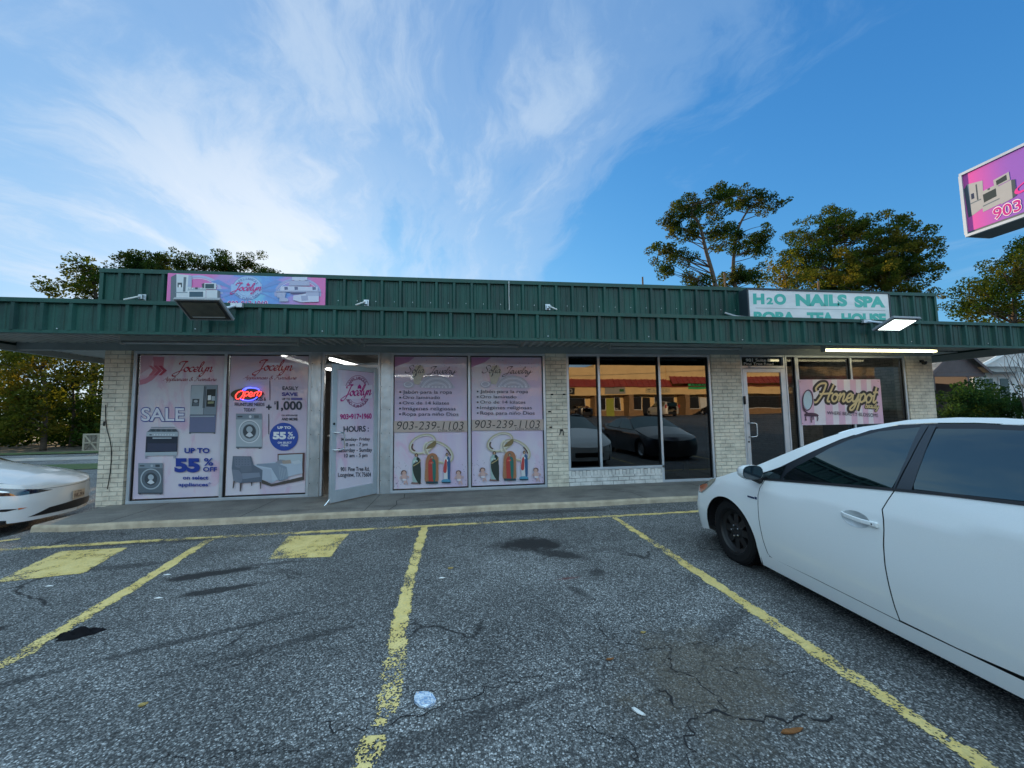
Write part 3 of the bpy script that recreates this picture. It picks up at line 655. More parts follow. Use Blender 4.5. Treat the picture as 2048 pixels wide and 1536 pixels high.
bx('rear_wall', M['brick'], (-6.05, 11.0, 13.8, 14.0, -.4, 3.5))
bx('roof_slab', M['soffit'], (-6.04, 10.99, .26, 13.79, 3.05, 3.3))
bx('header_beam', M['beam'], (-6.29, 11.23, -.075, .24, HD+.002, 2.88))
bx('header_beam', M['beam'], (-7.66, -6.295, -.03, .07, 2.73, 2.86))
# interior shell
bx('interior_floor', M['infloor'], (-6.0, 10.98, .25, 13.7, -.02, .004))
bx('interior_ceiling', M['inwall'], (-6.0, 10.98, .25, 13.7, 2.95, 3.0))
bx('interior_wall', M['inwall'], (1.85, 2.0, .25, 13.7, .01, 2.94)); bx('interior_wall', M['inwall'], (5.75, 5.9, .25, 13.7, .01, 2.94))
bx('interior_wall', M['inwall'], (-6.0, 1.84, 9.0, 9.1, .01, 2.94)); bx('interior_wall', M['inwall'], (2.01, 5.74, 6.0, 6.1, .01, 2.94)); bx('interior_wall', M['inwall'], (5.91, 10.98, 7.0, 7.1, .01, 2.94))
# dented galvanised cladding beside the shop door
for x0, x1 in ((-2.80, -2.62), (-1.52, -1.33)):
    mb = MB(); r = random.Random(int(x0*100)); nx, nz = 6, 40
    for j in range(nz+1):
        for i in range(nx+1):
            d = 0 if i in (0, nx) else r.uniform(-.005, .005); mb.v.append((x0+(x1-x0)*i/nx, -.028+d, .0+HD*j/nz))
    for j in range(nz):
        for i in range(nx): mb.f.append((j*(nx+1)+i, j*(nx+1)+i+1, (j+1)*(nx+1)+i+1, (j+1)*(nx+1)+i)); mb.mi.append(0)
    mb.box(x0, x1, .0, .1, 0, HD); o = sub('metal_cladding', mb, M['steel_sheet'], B, smooth=True)
    s_ = MB()
    for z in rng(.25, 2.5, .42):
        for x in (x0+.018, x1-.018): s_.lathe((x, -.03, z), (0, -1, 0), [(0, .007), (.006, .006), (.008, 0)], 6)
    sub('rivets', s_, M['dark'], B)
# windows: frame > pane
def window(x0, x1, z0, z1, mull, glass, y=-.01, th=.05, name='window'):
    mb = MB(); mb.box(x0, x1, y-.03, y+.07, z0, z0+th); mb.box(x0, x1, y-.03, y+.07, z1-th, z1)
    xs_ = [x0]+list(mull)+[x1]
    mb.box(x0, x0+th, y-.028, y+.068, z0+th, z1-th); mb.box(x1-th, x1, y-.028, y+.068, z0+th, z1-th)
    for m_ in mull: mb.box(m_-th*.5, m_+th*.5, y-.028, y+.068, z0+th, z1-th)
    fr = sub(name, mb, M['alu'], B, bevel=.004)
    gs = MB()
    for k, (a, b) in enumerate(zip(xs_, xs_[1:])):
        g0 = a+(th if k == 0 else th*.5); g1 = b-(th if k == len(xs_)-2 else th*.5)
        p = MB(); p.add([(g0, y+.03, z0+th), (g1, y+.03, z0+th), (g1, y+.03, z1-th), (g0, y+.03, z1-th)], [(0, 1, 2, 3)])
        sub('pane', p, glass, fr)
        q = .012; gs.box(g0, g0+q, y-.002, y+.028, z0+th, z1-th); gs.box(g1-q, g1, y-.002, y+.028, z0+th, z1-th); gs.box(g0+q, g1-q, y-.002, y+.028, z1-th-q, z1-th); gs.box(g0+q, g1-q, y-.002, y+.028, z0+th, z0+th+q)
    sub('gasket', gs, M['black'], fr)
    return fr
window(-5.82, -2.80, .0, HD, [-4.30], M['glass_clear'])
window(-1.33, 1.75, .0, HD, [.19], M['glass_clear'])
window(2.20, 4.28, .308, HD, [2.90], M['glass_refl'])
window(4.23, 5.45, .0, HD, [], M['glass_refl'], y=-.012)
window(7.58, 10.47, .45, HD, [9.0], M['glass_clear'])
window(7.30, 7.58, .45, HD, [], M['glass_clear'], y=-.008, th=.035)
bx('brick_sill_wall', M['brick_white'], (7.30, 10.47, -.035, .2, -.02, .447))
# door frames with transom
for x0, x1, zt in ((-2.61, -1.53, 2.46), (6.18, 7.29, 2.46)):
    bx('door_frame', M['alu'], (x0, x0+.045, -.035, .06, .004, HD), (x1-.045, x1, -.035, .06, .004, HD), (x0+.045, x1-.045, -.035, .06, zt-.04, zt+.02), (x0+.045, x1-.045, -.035, .06, HD-.04, HD), bevel=.004)
    p = MB(); p.add([(x0+.045, .02, zt+.02), (x1-.045, .02, zt+.02), (x1-.045, .02, HD-.04), (x0+.045, .02, HD-.04)], [(0, 1, 2, 3)])
    sub('transom_pane', p, M['glass_refl'] if x0 > 0 else M['glass_clear'], B)
def handle_mb(c, ax, out, h=.30):
    c, ax, out = Vector(c), Vector(ax), Vector(out); mb = MB(); z = Vector((0, 0, 1))
    P = crom([c+z*h*.5, c+z*h*.5+out*.06+ax*.05, c+z*h*.46+out*.075+ax*.13, c+z*.1+out*.08+ax*.15, c-z*.1+out*.08+ax*.15, c-z*h*.46+out*.075+ax*.13, c-z*h*.5+out*.06+ax*.05, c-z*h*.5], 5)
    mb.tube(P, .013, 10); return mb
# the open shop door: hinged at the right jamb, leaf swung outwards
def shop_door(hinge, free, z0, z1, glass, handle_side_free=True, name='door'):
    h, f = Vector(hinge), Vector(free); d = (f-h).normalized(); n = Vector((d.y, -d.x, 0));
    if n.y > 0: n = -n
    L_ = (f-h).length; mb = MB()
    def slab(a, b, za, zb, t=.024): mb.obox(h+d*(a+b)/2+Vector((0, 0, (za+zb)/2)), d*(b-a)/2, n*t, Vector((0, 0, (zb-za)/2)))
    st, tp, bt = .085, .085, .20
    slab(0, st, z0, z1); slab(L_-st-.01, L_, z0, z1); slab(st, L_-st-.01, z1-tp, z1, .0235); slab(st, L_-st-.01, z0, z0+bt, .0235)
    dr = sub(name, mb, M['alu'], B, bevel=.004)
    g = MB(); a, b = h+d*st, h+d*(L_-st-.01); g.add([(b.x, b.y, z0+bt), (a.x, a.y, z0+bt), (a.x, a.y, z1-tp), (b.x, b.y, z1-tp)], [(0, 1, 2, 3)]); sub('pane', g, glass, dr)
    hm = handle_mb(h+d*(L_-.045)+n*.024+Vector((0, 0, 1.06)), -d, n); sub('handle', hm, M['chrome'], dr, smooth=True)
    lk = MB(); lk.lathe(h+d*(L_-.045)+n*.024+Vector((0, 0, 1.36 if name == 'door' and h.x < 0 else .80)), n, [(0, .02), (.01, .02), (.013, .012), (.013, 0)], 14); sub('lock', lk, M['black'], dr)
    return h, d, n, L_, dr
dh = shop_door((-1.585, -.04, 0), (-2.20, -.76, 0), .02, 2.40, M['glass_clear'])
dh2 = shop_door((7.245, -.02, 0), (6.225, -.02, 0), .02, 2.415, M['glass_refl'])
cl = MB(); cl.box(6.4, 7.1, -.075, -.045, 2.43, 2.47); sub('door_closer', cl, M['alu'], B)
ct = MB(); ct.box(6.205, 6.235, -.075, -.036, 1.62, 1.80); sub('lock_box', ct, M['black'], B)
ds = MB(); ds.tube([(-2.19, -.79, .09), (-2.23, -.84, .02), (-2.25, -.86, .006)], .012, 8); sub('door_stop', ds, M['chrome'], B)

# canopy -------------------------------------------------------------
def rib_profile(x0, x1, pitch, phase, hb, hm):
    """x, depth pairs of an R-panel: one bold rib and two small ones per pitch"""
    P = [(x0, 0)]; k = math.floor((x0-phase)/pitch)-1
    while True:
        c = phase+k*pitch
        if c-.05 > x1: break
        for a, d in ((-.045, 0), (-.022, hb), (.022, hb), (.045, 0), (pitch*.33-.02, 0), (pitch*.33-.012, hm), (pitch*.33+.012, hm), (pitch*.33+.02, 0), (pitch*.66-.02, 0), (pitch*.66-.012, hm), (pitch*.66+.012, hm), (pitch*.66+.02, 0)):
            x = c+a
            if x0 < x < x1: P.append((x, d))
        k += 1
    P.append((x1, 0)); return P
def rib_wall(x0, x1, y, zf0, zf1, pitch=.355, phase=0., hb=.045, hm=.009):
    mb = MB(); P = rib_profile(x0, x1, pitch, phase, hb, hm); n = len(P)
    mb.add([(x, y-d, zf0(x)) for x, d in P]+[(x, y-d, zf1(x)) for x, d in P], [(i, i+1, n+i+1, n+i) for i in range(n-1)]); return mb
XL, XR, YC = -7.72, 12.1, -1.5
zb = lambda x: 2.745-.0075*(x-XL)*.6; zt = lambda x: 3.225-.0068*(x-XL)*.6
K = sub('canopy', rib_wall(XL, XR, YC, lambda x: zb(x)+.03, lambda x: zt(x)-.03, .3595, -.14), M['green'], B)
def strip(z_, h, y0, y1, x0=XL-.02, x1=XR+.02):
    mb = MB(); n = 24
    for i in range(n):
        a, b = x0+(x1-x0)*i/n, x0+(x1-x0)*(i+1)/n
        mb.add([(a, y0, z_(a)), (b, y0, z_(b)), (b, y0, z_(b)+h), (a, y0, z_(a)+h), (a, y1, z_(a)), (b, y1, z_(b)), (b, y1, z_(b)+h), (a, y1, z_(a)+h)], [(0, 1, 2, 3), (3, 2, 6, 7), (4, 7, 6, 5), (1, 0, 4, 5)])
    return mb
sub('cap_trim', strip(lambda x: zt(x)-.045, .06, YC-.055, YC+.09), M['green_trim'], K)
sub('drip_trim', strip(lambda x: zb(x)-.004, .042, YC-.045, YC+.05), M['green_trim'], K)
def deck_y():     # ribs along Y under the front canopy
    mb = MB(); p = .152; x = XL; z = 2.835; P = []
    while x < XR: P += [(x, 0), (x+.05, 0), (x+.065, .04), (x+.135, .04), (x+p, 0)]; x += p
    n = len(P); mb.add([(a, YC+.04, z+d) for a, d in P]+[(a, -.03, z+.015+d) for a, d in P], [(n+i, n+i+1, i+1, i) for i in range(n-1)]); return mb
sub('soffit_deck', deck_y(), M['soffit'], K)
mb = MB(); p = .16; y = .0; P = []
while y < 6: P += [(y, 0), (y+.05, 0), (y+.065, .04), (y+.135, .04), (y+p, 0)]; y += p
n = len(P); mb.add([(XL+.02, a, 2.80+d) for a, d in P]+[(-6.28, a, 2.80+d) for a, d in P], [(i, i+1, n+i+1, n+i) for i in range(n-1)]); sub('soffit_deck', mb, M['soffit'], K)
bx('canopy_side_fascia', M['green'], (XL-.03, XL, YC-.02, 6, 2.70, 3.2), root=K)
bx('canopy_side_edge', M['beam'], (XL, XL+.06, YC+.05, 6, 2.70, 2.80), root=K)
bx('canopy_side_fascia', M['green'], (XR, XR+.03, YC-.02, 6, 2.64, 3.1), root=K)
bx('canopy_side_edge', M['beam'], (XR-.06, XR, YC+.05, 6, 2.64, 2.80), root=K)
bx('canopy_top', M['green_trim'], (XL, XR, YC+.09, -.14, 2.93, 2.95), (XL, -6.29, -.139, 6, 2.93, 2.95), (11.23, XR, -.139, 6, 2.90, 2.92), root=K)
bx('soffit_side', M['soffit'], (11.23, XR-.06, -.02, 6, 2.82, 2.84), root=K)
# screws along both metal faces
sc_ = MB()
for i, x in enumerate(np.arange(XL+.2, XR, .18)):
    if i % 2 or i % 5 == 0:
        sc_.lathe((x, YC-.002, zb(x)+.085+.02*math.sin(i*1.7)), (0, -1, 0), [(0, .010), (.008, .009), (.010, 0)], 6)
sub('screws', sc_, M['steel_sheet'], K)
# parapet
PX0, PX1, PY = -6.31, 11.30, -.15
PT = sub('parapet', rib_wall(PX0, PX1, PY, lambda x: 2.9, lambda x: 4.12+.0023*(x+6), .3475, -.10), M['green'], B)
sub('cap_trim', strip(lambda x: 4.10+.0023*(x+6), .075, PY-.05, PY+.12, PX0-.02, PX1+.02), M['green_trim'], PT)
bx('corner_trim', M['green_trim'], (PX0-.012, PX0+.05, PY-.042, PY+.1, 2.95, 4.10), (PX1-.05, PX1+.012, PY-.042, PY+.1, 2.95, 4.13), root=PT)
bx('parapet_side', M['green'], (PX0-.01, PX0+.02, PY+.1, 14, 3.5, 4.10), (PX1-.02, PX1+.01, PY+.1, 14, 3.5, 4.12), (PX0, PX1, 13.9, 13.93, 3.5, 4.1), root=PT)
sc_ = MB()
for x in np.arange(-2.3, 6.2, .3475): sc_.lathe((x, PY-.002, 3.70), (0, -1, 0), [(0, .010), (.008, .009), (.010, 0)], 6)
sub('screws', sc_, M['steel_sheet'], PT)
cb = MB(); cb.tube([(1.0, PY-.05, 4.17), (.995, PY-.06, 3.9), (1.0, PY-.05, 3.6), (.96, PY-.06, 3.3)], .008, 6); sub('hanging_wire', cb, M['pvc'], PT)

# electrical stubs on the parapet
for i, (x, d, lab) in enumerate(((-5.62, -1, 'short conduit stub on the green parapet left of the pink banner'), (-1.78, -1, 'short conduit stub on the green parapet just right of the pink banner'), (1.80, 1, 'short conduit stub on the middle of the green parapet'))):
    e = empty('conduit_stub', lab, 'conduit', (x, PY, 3.55), group='conduit stubs on the parapet')
    mb = MB(); mb.box(x-.05, x+.05, PY-.04, PY-.03, 3.60, 3.72); mb.box(x-.03, x+.03, PY-.1, PY-.04, 3.62, 3.70); sub('box', mb, M['steel_sheet'], e)
    mb = MB(); mb.tube([(x, PY-.09, 3.67), (x+d*.05, PY-.16, 3.62), (x+d*.13, PY-.26, 3.55)], .016, 8); sub('pipe', mb, M['pvc'], e, smooth=True)
# roof vents with thin poles
for i, (x, y, z, h, lab) in enumerate(((4.75, 1.5, 4.28, .55, 'thin pole rising from a small grey cone on the roof, left of the pines'), (7.1, 1.5, 4.22, .75, 'thin pole on the roof just left of the white nail spa sign'), (9.95, 1.5, 4.30, .62, 'thin pole on a pale cone on the roof above the nail spa sign'))):
    e = empty('vent_pole', lab, 'roof vent', (x, y, 3.3), group='poles on the roof')
    mb = MB(); mb.lathe((x, y, 3.3), (0, 0, 1), [(0, .16), (1.0, .14), (1.22, .05), (1.26, .03)], 14); sub('flashing', mb, M['steel_sheet'], e, smooth=True)
    mb = MB(); mb.tube([(x, y, 4.4), (x, y, 4.45+h)], .022, 8); sub('pipe', mb, M['rust'], e)

# fluorescent battens under the canopy
def batten(x0, x1, y, z, on, lab):
    e = empty('fluorescent_fixture', lab, 'light', ((x0+x1)/2, y, z), group='strip lights under the canopy')
    mb = MB(); mb.box(x0, x1, y-.05, y+.05, z-.03, z+.05); mb.box(x0, x0+.02, y-.05, y+.05, z-.09, z-.03); mb.box(x1-.02, x1, y-.05, y+.05, z-.09, z-.03)
    sub('housing', mb, M['soffit'], e, bevel=.004)
    for dy in (-.028, .028):
        t_b = MB(); t_b.tube([(x0+.03, y+dy, z-.06), (x1-.03, y+dy, z-.06)], .019, 10); sub('tube', t_b, M['tube_on'] if on else M['tube_off'], e, smooth=True)
batten(-5.47, -2.75, -.75, 2.80, False, 'unlit strip light under the canopy above the blue sale window posters')
batten(-1.67, 1.12, -.75, 2.80, False, 'unlit strip light under the canopy above the jewelry posters')
batten(2.86, 5.66, -.75, 2.79, False, 'unlit strip light under the canopy above the dark mirror windows')
batten(7.52, 10.32, -.75, 2.775, True, 'lit yellowish strip light under the canopy above the pink striped banner')

# floodlights on the canopy edge
def flood(cx_, cy_, cz_, w_, h_, tilt, yaw, on, lab):
    e = empty('floodlight', lab, 'floodlight', (cx_, cy_, cz_), group='floodlights on the canopy edge')
    Mx = Matrix.Translation((cx_, cy_, cz_)) @ Matrix.Rotation(yaw, 4, 'Z') @ Matrix.Rotation(tilt, 4, 'X')
    def tr(mb): mb.v = [tuple(Mx @ Vector(v)) for v in mb.v]; return mb
    mb = MB(); mb.box(-w_/2, w_/2, -.03, .012, -h_/2, h_/2)
    for k in range(9): mb.box(-w_*.4+k*w_*.1-.004, -w_*.4+k*w_*.1+.004, .012, .04, -h_*.42, h_*.42)
    sub('housing', tr(mb), mat('grey_lamp_housing', (.22, .24, .26), .5), e, bevel=.008)
    mb = MB(); mb.box(-w_*.46, w_*.46, -.034, -.031, -h_*.44, h_*.44); sub('bezel', tr(mb), M['black'], e)
    mb = MB(); mb.box(-w_*.40, w_*.40, -.040, -.036, -h_*.37, h_*.37); sub('lens', tr(mb), M['led_on'] if on else M['lens_off'], e)
    mb = MB(); mb.box(-w_*.36, w_*.36, -.043, -.0405, -h_*.34, -h_*.29); sub('reflector_strip', tr(mb), M['tube_off'], e)
    mb = MB(); mb.tube([(cx_+.28*(1 if not on else -1), YC-.02, zt(cx_)-.0), (cx_+.24*(1 if not on else -1), YC-.2, cz_+.06), (cx_, cy_+.05, cz_)], .02, 8); sub('bracket', mb, M['alu'], e)
    mb = MB(); s_ = 1 if not on else -1; mb.box(min(cx_+s_*.2, cx_+s_*.36), max(cx_+s_*.2, cx_+s_*.36), YC-.10, YC-.05, zt(cx_)-.06, zt(cx_)-.0); sub('mount', mb, M['alu'], e)
M['lens_off'] = mat('floodlight_lens', (.05, .05, .035), .12, 0, .8, .25, 8)
flood(-3.60, -1.83, 3.05, .60, .40, R(58), R(-2), False, 'unlit square floodlight on the canopy edge in front of the pink banner')
flood(7.90, -1.85, 3.03, .60, .40, R(66), R(2), True, 'lit square floodlight on the canopy edge under the nail spa sign')

# wall bits on the pier between the jewelry window and the dark window
e = empty('wall_tap', 'small metal bracket low on the cream brick pier beside the mirror window', 'bracket', (2.06, YP, 1.1))
mb = MB(); mb.tube([(2.02, YP-.01, 1.04), (2.035, YP-.05, 1.12), (2.06, YP-.06, 1.15), (2.085, YP-.05, 1.12), (2.10, YP-.01, 1.04)], .008, 8); mb.box(2.03, 2.09, YP-.02, YP, 1.12, 1.16); sub('bracket', mb, M['black'], e)
hb_ = MB()
for x, z in ((1.88, 1.87), (2.135, 1.87), (1.82, 1.52), (1.84, 1.20)): hb_.box(x-.028, x+.028, YP-.006, YP+.01, z-.014, z+.014)
sub('wall_hole', hb_, M['dark'], B)
wr = MB(); wr.tube(crom([(-6.20, YP-.012, 1.75), (-6.19, YP-.012, 1.55), (-6.16, YP-.015, 1.35), (-6.07, YP-.014, 1.0), (-6.06, YP-.014, .6), (-6.09, YP-.012, .28)], 5), .006, 6); wr.box(-6.215, -6.20, YP-.02, YP, 1.38, 1.46)
tag(wr.build('loose_cable', M['dark']), 'thin dark cable hanging down the left brick pier of the shop row', 'cable')
cmm = MB(); cmm.box(10.86, 10.94, YP-.04, YP, 2.56, 2.62); cmm.lathe((10.90, YP-.07, 2.55), (0, 0, -1), [(-.03, .05), (0, .05), (.04, .035), (.055, 0)], 14)
tag(cmm.build('dome_camera', M['black'], smooth=False), 'small black security camera at the top of the right brick pier', 'camera')

# ------------------------------------------------------------------ inside the shops
def tube_in(x0, y0, x1, y1, z, lab):
    e = empty('ceiling_light', lab, 'light', ((x0+x1)/2, (y0+y1)/2, z), group='strip lights inside the shops')
    d = Vector((x1-x0, y1-y0, 0)).normalized(); n_ = Vector((-d.y, d.x, 0))
    mb = MB(); c = Vector(((x0+x1)/2, (y0+y1)/2, z+.05)); mb.obox(c, d*math.hypot(x1-x0, y1-y0)/2, n_*.07, Vector((0, 0, .03))); sub('housing', mb, M['white_trim'], e)
    mb = MB(); mb.tube([(x0, y0, z), (x1, y1, z)], .035, 8); sub('tube', mb, M['tube_in'], e, smooth=True)
tube_in(-3.75, 1.0, -3.55, 3.4, 2.78, 'lit strip light inside seen through the second sale poster window')
tube_in(-2.75, .9, -2.35, 3.0, 2.72, 'lit strip light inside seen through the gap of the open shop door')
tube_in(-2.6, 4.6, -.2, 4.65, 2.72, 'lit strip light inside running behind the open door and left jewelry poster')
tube_in(-1.6, 5.4, -1.2, 8.4, 2.72, 'lit strip light deep inside behind the left jewelry poster')
tube_in(7.0, 3.5, 9.4, 3.5, 2.75, 'dim strip light inside the beauty shop above the pink banner')
e = empty('white_dresser', 'white panelled dresser standing just inside the open shop door', 'dresser', (-2.75, 2.2, 0))
mb = MB(); mb.box(-3.1, -2.5, 2.0, 2.5, .06, 1.0); mb.box(-3.13, -2.47, 1.97, 2.53, 1.0, 1.04); sub('cabinet', mb, M['white_trim'], e, bevel=.006)
for z in (.12, .42, .72): sub('drawer', MB().box(-3.05, -2.55, 1.985, 1.999, z, z+.25), M['white_trim'], e, bevel=.006)
e = empty('blue_shelf', 'low pale shelf with blue folded towels behind the tall mirror window', 'shelf', (4.9, .5, 0))
mb = MB(); mb.box(4.45, 5.0, .3, .7, .13, .16); mb.box(4.98, 5.02, .28, .72, .0, .42); sub('rack', mb, M['alu'], e)
[sub('towel_stack', MB().box(*b_), mat('blue_towel', (.05, .12, .5), .9), e, bevel=.03) for b_ in ((4.47, 4.70, .31, .66, .165, .32), (4.73, 4.95, .31, .66, .165, .34))]
e = empty('table_lamp', 'table lamp with pale shade inside the beauty shop window on the right', 'lamp', (10.45, 1.2, 0))
mb = MB(); mb.lathe((10.5, 1.2, 1.95), (0, 0, 1), [(0, .20), (.26, .15)], 20); sub('lamp_shade', mb, mat('lamp_shade', (.6, .5, .35), .8, emit=(1, .75, .45), es=.12), e, smooth=True)
mb = MB(); mb.lathe((10.5, 1.2, 1.55), (0, 0, 1), [(0, .1), (.02, .1), (.05, .03), (.4, .02)], 12); sub('base', mb, M['rust'], e)
e = empty('wardrobe', 'blue grey cabinet inside the beauty shop window under the lamp', 'cabinet', (10.6, 1.3, 0))
mb = MB(); mb.box(9.85, 10.85, .9, 1.6, 0, 1.55); mb.box(9.82, 10.88, .88, 1.62, 1.55, 1.58); sub('carcass', mb, mat('blue_grey_lacquer', (.10, .16, .20), .5), e, bevel=.006)
[sub('door', MB().box(*b_), mat('blue_grey_lacquer', (.10, .16, .20), .5), e, bevel=.004) for b_ in ((9.9, 10.34, .885, .899, .1, 1.5), (10.36, 10.8, .885, .899, .1, 1.5))]
e = empty('salon_chair', 'dark salon chair inside behind the suite B glass door', 'chair', (6.9, 1.3, 0))
mb = MB(); mb.box(6.65, 7.2, 1.05, 1.6, .45, .58); sub('seat', mb, M['black'], e, bevel=.03)
mb = MB(); mb.box(6.68, 7.17, 1.55, 1.66, .58, 1.05); sub('backrest', mb, mat('dark_blue_vinyl', (.03, .05, .09), .4), e, bevel=.03)
mb = MB(); mb.lathe((6.92, 1.32, .004), (0, 0, 1), [(0, .26), (.03, .26), (.05, .04), (.45, .04)], 20); sub('pedestal', mb, M['chrome'], e)

# ------------------------------------------------------------------ posters on the windows
NAVY, RED, PINK, INK, WHT = (.015, .045, .28), (.36, .02, .05), (.55, .02, .16), (.02, .03, .05), (.75, .78, .80)
GR = [(.05, .065, .08), (.11, .14, .17), (.20, .25, .30), (.36, .42, .47), (.58, .62, .66)]
def poster(name, label, x0, x1, z0, z1, m, sk, cat='poster', y=.012, group=None):
    e = empty(name, label, cat, ((x0+x1)/2, y, z0), group=group)
    a = Art((x0, y, z1), (1, 0, 0), (0, 0, -1), (0, -1, 0), x1-x0, z1-z0, sk); a.panel(m, e); return e, a
def washer(a, x0, y0, x1, y1, dark):
    w_, h_ = x1-x0, y1-y0; g = GR if not dark else [GR[0], GR[0], GR[1], GR[2], GR[3]]
    a.rect(x0, y0, x1, y1, g[3] if not dark else g[2]); a.rect(x0, y0, x1, y0+h_*.17, g[2] if not dark else g[3]); a.rect(x0+w_*.06, y0+h_*.07, x0+w_*.25, y0+h_*.11, g[0]); a.rect(x0+w_*.70, y0+h_*.05, x0+w_*.88, y0+h_*.13, g[1])
    a.ell(x0+w_*.55, y0+h_*.09, w_*.05, h_*.04, g[4]); cx_, cy_ = x0+w_*.52, y0+h_*.52
    a.ell(cx_, cy_, w_*.42, h_*.34, g[1]); a.ring(cx_, cy_, w_*.40, h_*.32, w_*.05, g[4]); a.ring(cx_, cy_, w_*.31, h_*.25, w_*.10, g[3] if not dark else g[2]); a.ell(cx_, cy_, w_*.24, h_*.19, GR[0])
    a.ell(cx_, cy_-h_*.06, w_*.12, h_*.09, GR[3]); a.poly([(cx_-w_*.15, cy_+h_*.12), (cx_-w_*.04, cy_+h_*.03), (cx_+w_*.04, cy_+h_*.03), (cx_+w_*.15, cy_+h_*.12), (cx_, cy_+h_*.17)], GR[4])
    a.rect(x0, y1-h_*.04, x1, y1, g[1]); a.rect(x0+w_*.04, y1, x0+w_*.12, y1+h_*.02, GR[0]); a.rect(x1-w_*.12, y1, x1-w_*.04, y1+h_*.02, GR[0])
PZ0, PZ1 = .075, 2.645
e, a = poster('window_poster', 'pink lilac window poster with SALE in outline letters, fridge, oven and washer', -5.745, -4.35, PZ0, PZ1, M['vinylA'], ((68, 45), (905, 45), (843, 1455), (0, 1488)), group='printed posters filling the shop windows')
a.poly([(66, 60), (300, 60), (290, 160), (240, 240), (180, 300), (120, 335), (55, 350), (58, 300), (120, 280), (165, 240), (190, 180), (195, 100), (190, 60)], (.50, .20, .28))
a.poly([(66, 46), (190, 46), (185, 110), (150, 180), (62, 240)], (.50, .33, .42))
for i, c in enumerate(((.46, .14, .2), (.42, .09, .15), (.38, .05, .1))):
    x = 145+i*48; a.poly([(x, 150), (x+30, 150), (x+85, 200), (x+30, 250), (x, 250), (x+45, 200)], c)
a.script('Jocelyn', (382, 105, 790, 255), RED, 17); a.script('Appliances & Furniture', (285, 262, 828, 325), (.30, .05, .08), 7)
a.outline_text('SALE', (76, 572, 508, 722), NAVY, (.66, .66, .74))
a.cur = 'printed_fridge'
a.poly([(572, 348), (840, 346), (812, 832), (552, 832)], GR[1]); a.poly([(576, 352), (705, 350), (690, 645), (558, 645)], GR[3]); a.poly([(712, 350), (836, 350), (822, 645), (697, 645)], GR[2])
a.poly([(557, 655), (822, 655), (812, 822), (553, 822)], (.14, .16, .27)); a.poly([(700, 360), (708, 360), (694, 580), (686, 580)], GR[0]); a.poly([(716, 360), (724, 360), (710, 580), (702, 580)], GR[0])
a.poly([(585, 488), (655, 488), (648, 562), (578, 562)], GR[0]); a.ell(618, 512, 20, 14, GR[3]); a.poly([(592, 530), (642, 530), (640, 558), (590, 558)], GR[1]); a.poly([(730, 390), (820, 388), (808, 568), (722, 566)], (.015, .02, .02))
a.poly([(740, 452), (772, 450), (770, 500), (738, 502)], WHT); a.poly([(778, 460), (812, 460), (810, 505), (776, 505)], GR[3]); a.poly([(740, 515), (800, 512), (798, 535), (738, 538)], (.25, .27, .15)); a.poly([(565, 660), (805, 658), (804, 668), (565, 670)], GR[3])
a.rect(552, 828, 572, 838, GR[0]); a.rect(797, 828, 812, 838, GR[0])
a.cur = 'printed_cooker'
a.rect(178, 772, 415, 779, GR[2]); a.poly([(175, 790), (425, 790), (445, 822), (140, 822)], GR[1])
for k in range(5): a.ell(200+k*52, 806, 22, 10, GR[0])
a.poly([(137, 822), (446, 822), (443, 866), (135, 866)], GR[3]); a.rect(165, 845, 187, 856, GR[0])
for k in range(8): a.ell(215+k*27, 850, 7, 7, GR[4])
a.poly([(135, 866), (443, 866), (437, 1022), (127, 1030)], (.02, .03, .05)); a.poly([(150, 935), (430, 935), (428, 1010), (145, 1015)], (.04, .05, .09)); a.poly([(197, 876), (382, 876), (382, 888), (197, 890)], GR[3]); a.poly([(127, 1025), (437, 1018), (434, 1054), (122, 1060)], GR[3])
for x in (128, 140, 404, 418): a.rect(x, 1058, x+7, 1086, GR[2])
a.cur = 'printed_washer'; washer(a, 62, 1130, 298, 1432, True)
a.text('UP TO', (510, 980, 760, 1032), NAVY, bold=.04); a.text('55', (413, 1082, 665, 1222), NAVY, bold=.06); a.text('%', (703, 1080, 797, 1156), NAVY, bold=.02); a.text('OFF', (695, 1168, 835, 1214), NAVY, bold=.035)
a.text('on select', (496, 1254, 748, 1292), NAVY, bold=.03); a.text('appliances*', (453, 1320, 778, 1370), NAVY, bold=.03); a.finish(e)

e, a = poster('window_poster', 'pink lilac window poster with $1,000 offer, blue discount disc, armchair and bed', -4.24, -2.86, PZ0, PZ1, M['vinylA'], ((68, 45), (872, 45), (836, 1424), (5, 1455)), group='printed posters filling the shop windows')
a.script('Jocelyn', (290, 85, 702, 240), RED, 17); a.script('Appliances & Furniture', (188, 245, 740, 303), (.30, .05, .08), 7)
a.rect(461, 298, 468, 500, INK); a.rect(448, 640, 456, 845, INK)
a.text('FIND ALL YOUR', (112, 418, 410, 448), INK, bold=.02); a.text('HOMEAPPLIANCES &', (94, 470, 425, 505), INK, bold=.02); a.text('FRUNITURE NEEDS', (107, 525, 409, 560), INK, bold=.02); a.text('TODAY!', (198, 580, 313, 616), INK, bold=.02)
a.rect(446, 545, 462, 597, INK); a.rect(426, 563, 482, 579, INK)
a.text('EASILY', (595, 357, 762, 396), INK, bold=.02); a.text('SAVE', (588, 418, 753, 456), (.06, .05, .25), bold=.05); a.text('UP TO', (590, 475, 675, 498), INK, bold=.03); a.rect(684, 474, 802, 497, (.08, .07, .28))
a.text('$', (508, 510, 526, 545), INK, bold=.02); a.text('1,000', (533, 508, 800, 612), INK, bold=.03)
a.text('ON APPLIANCES', (586, 645, 753, 660), INK, bold=.03); a.text('AND MORE', (585, 677, 752, 705), INK, bold=.03)
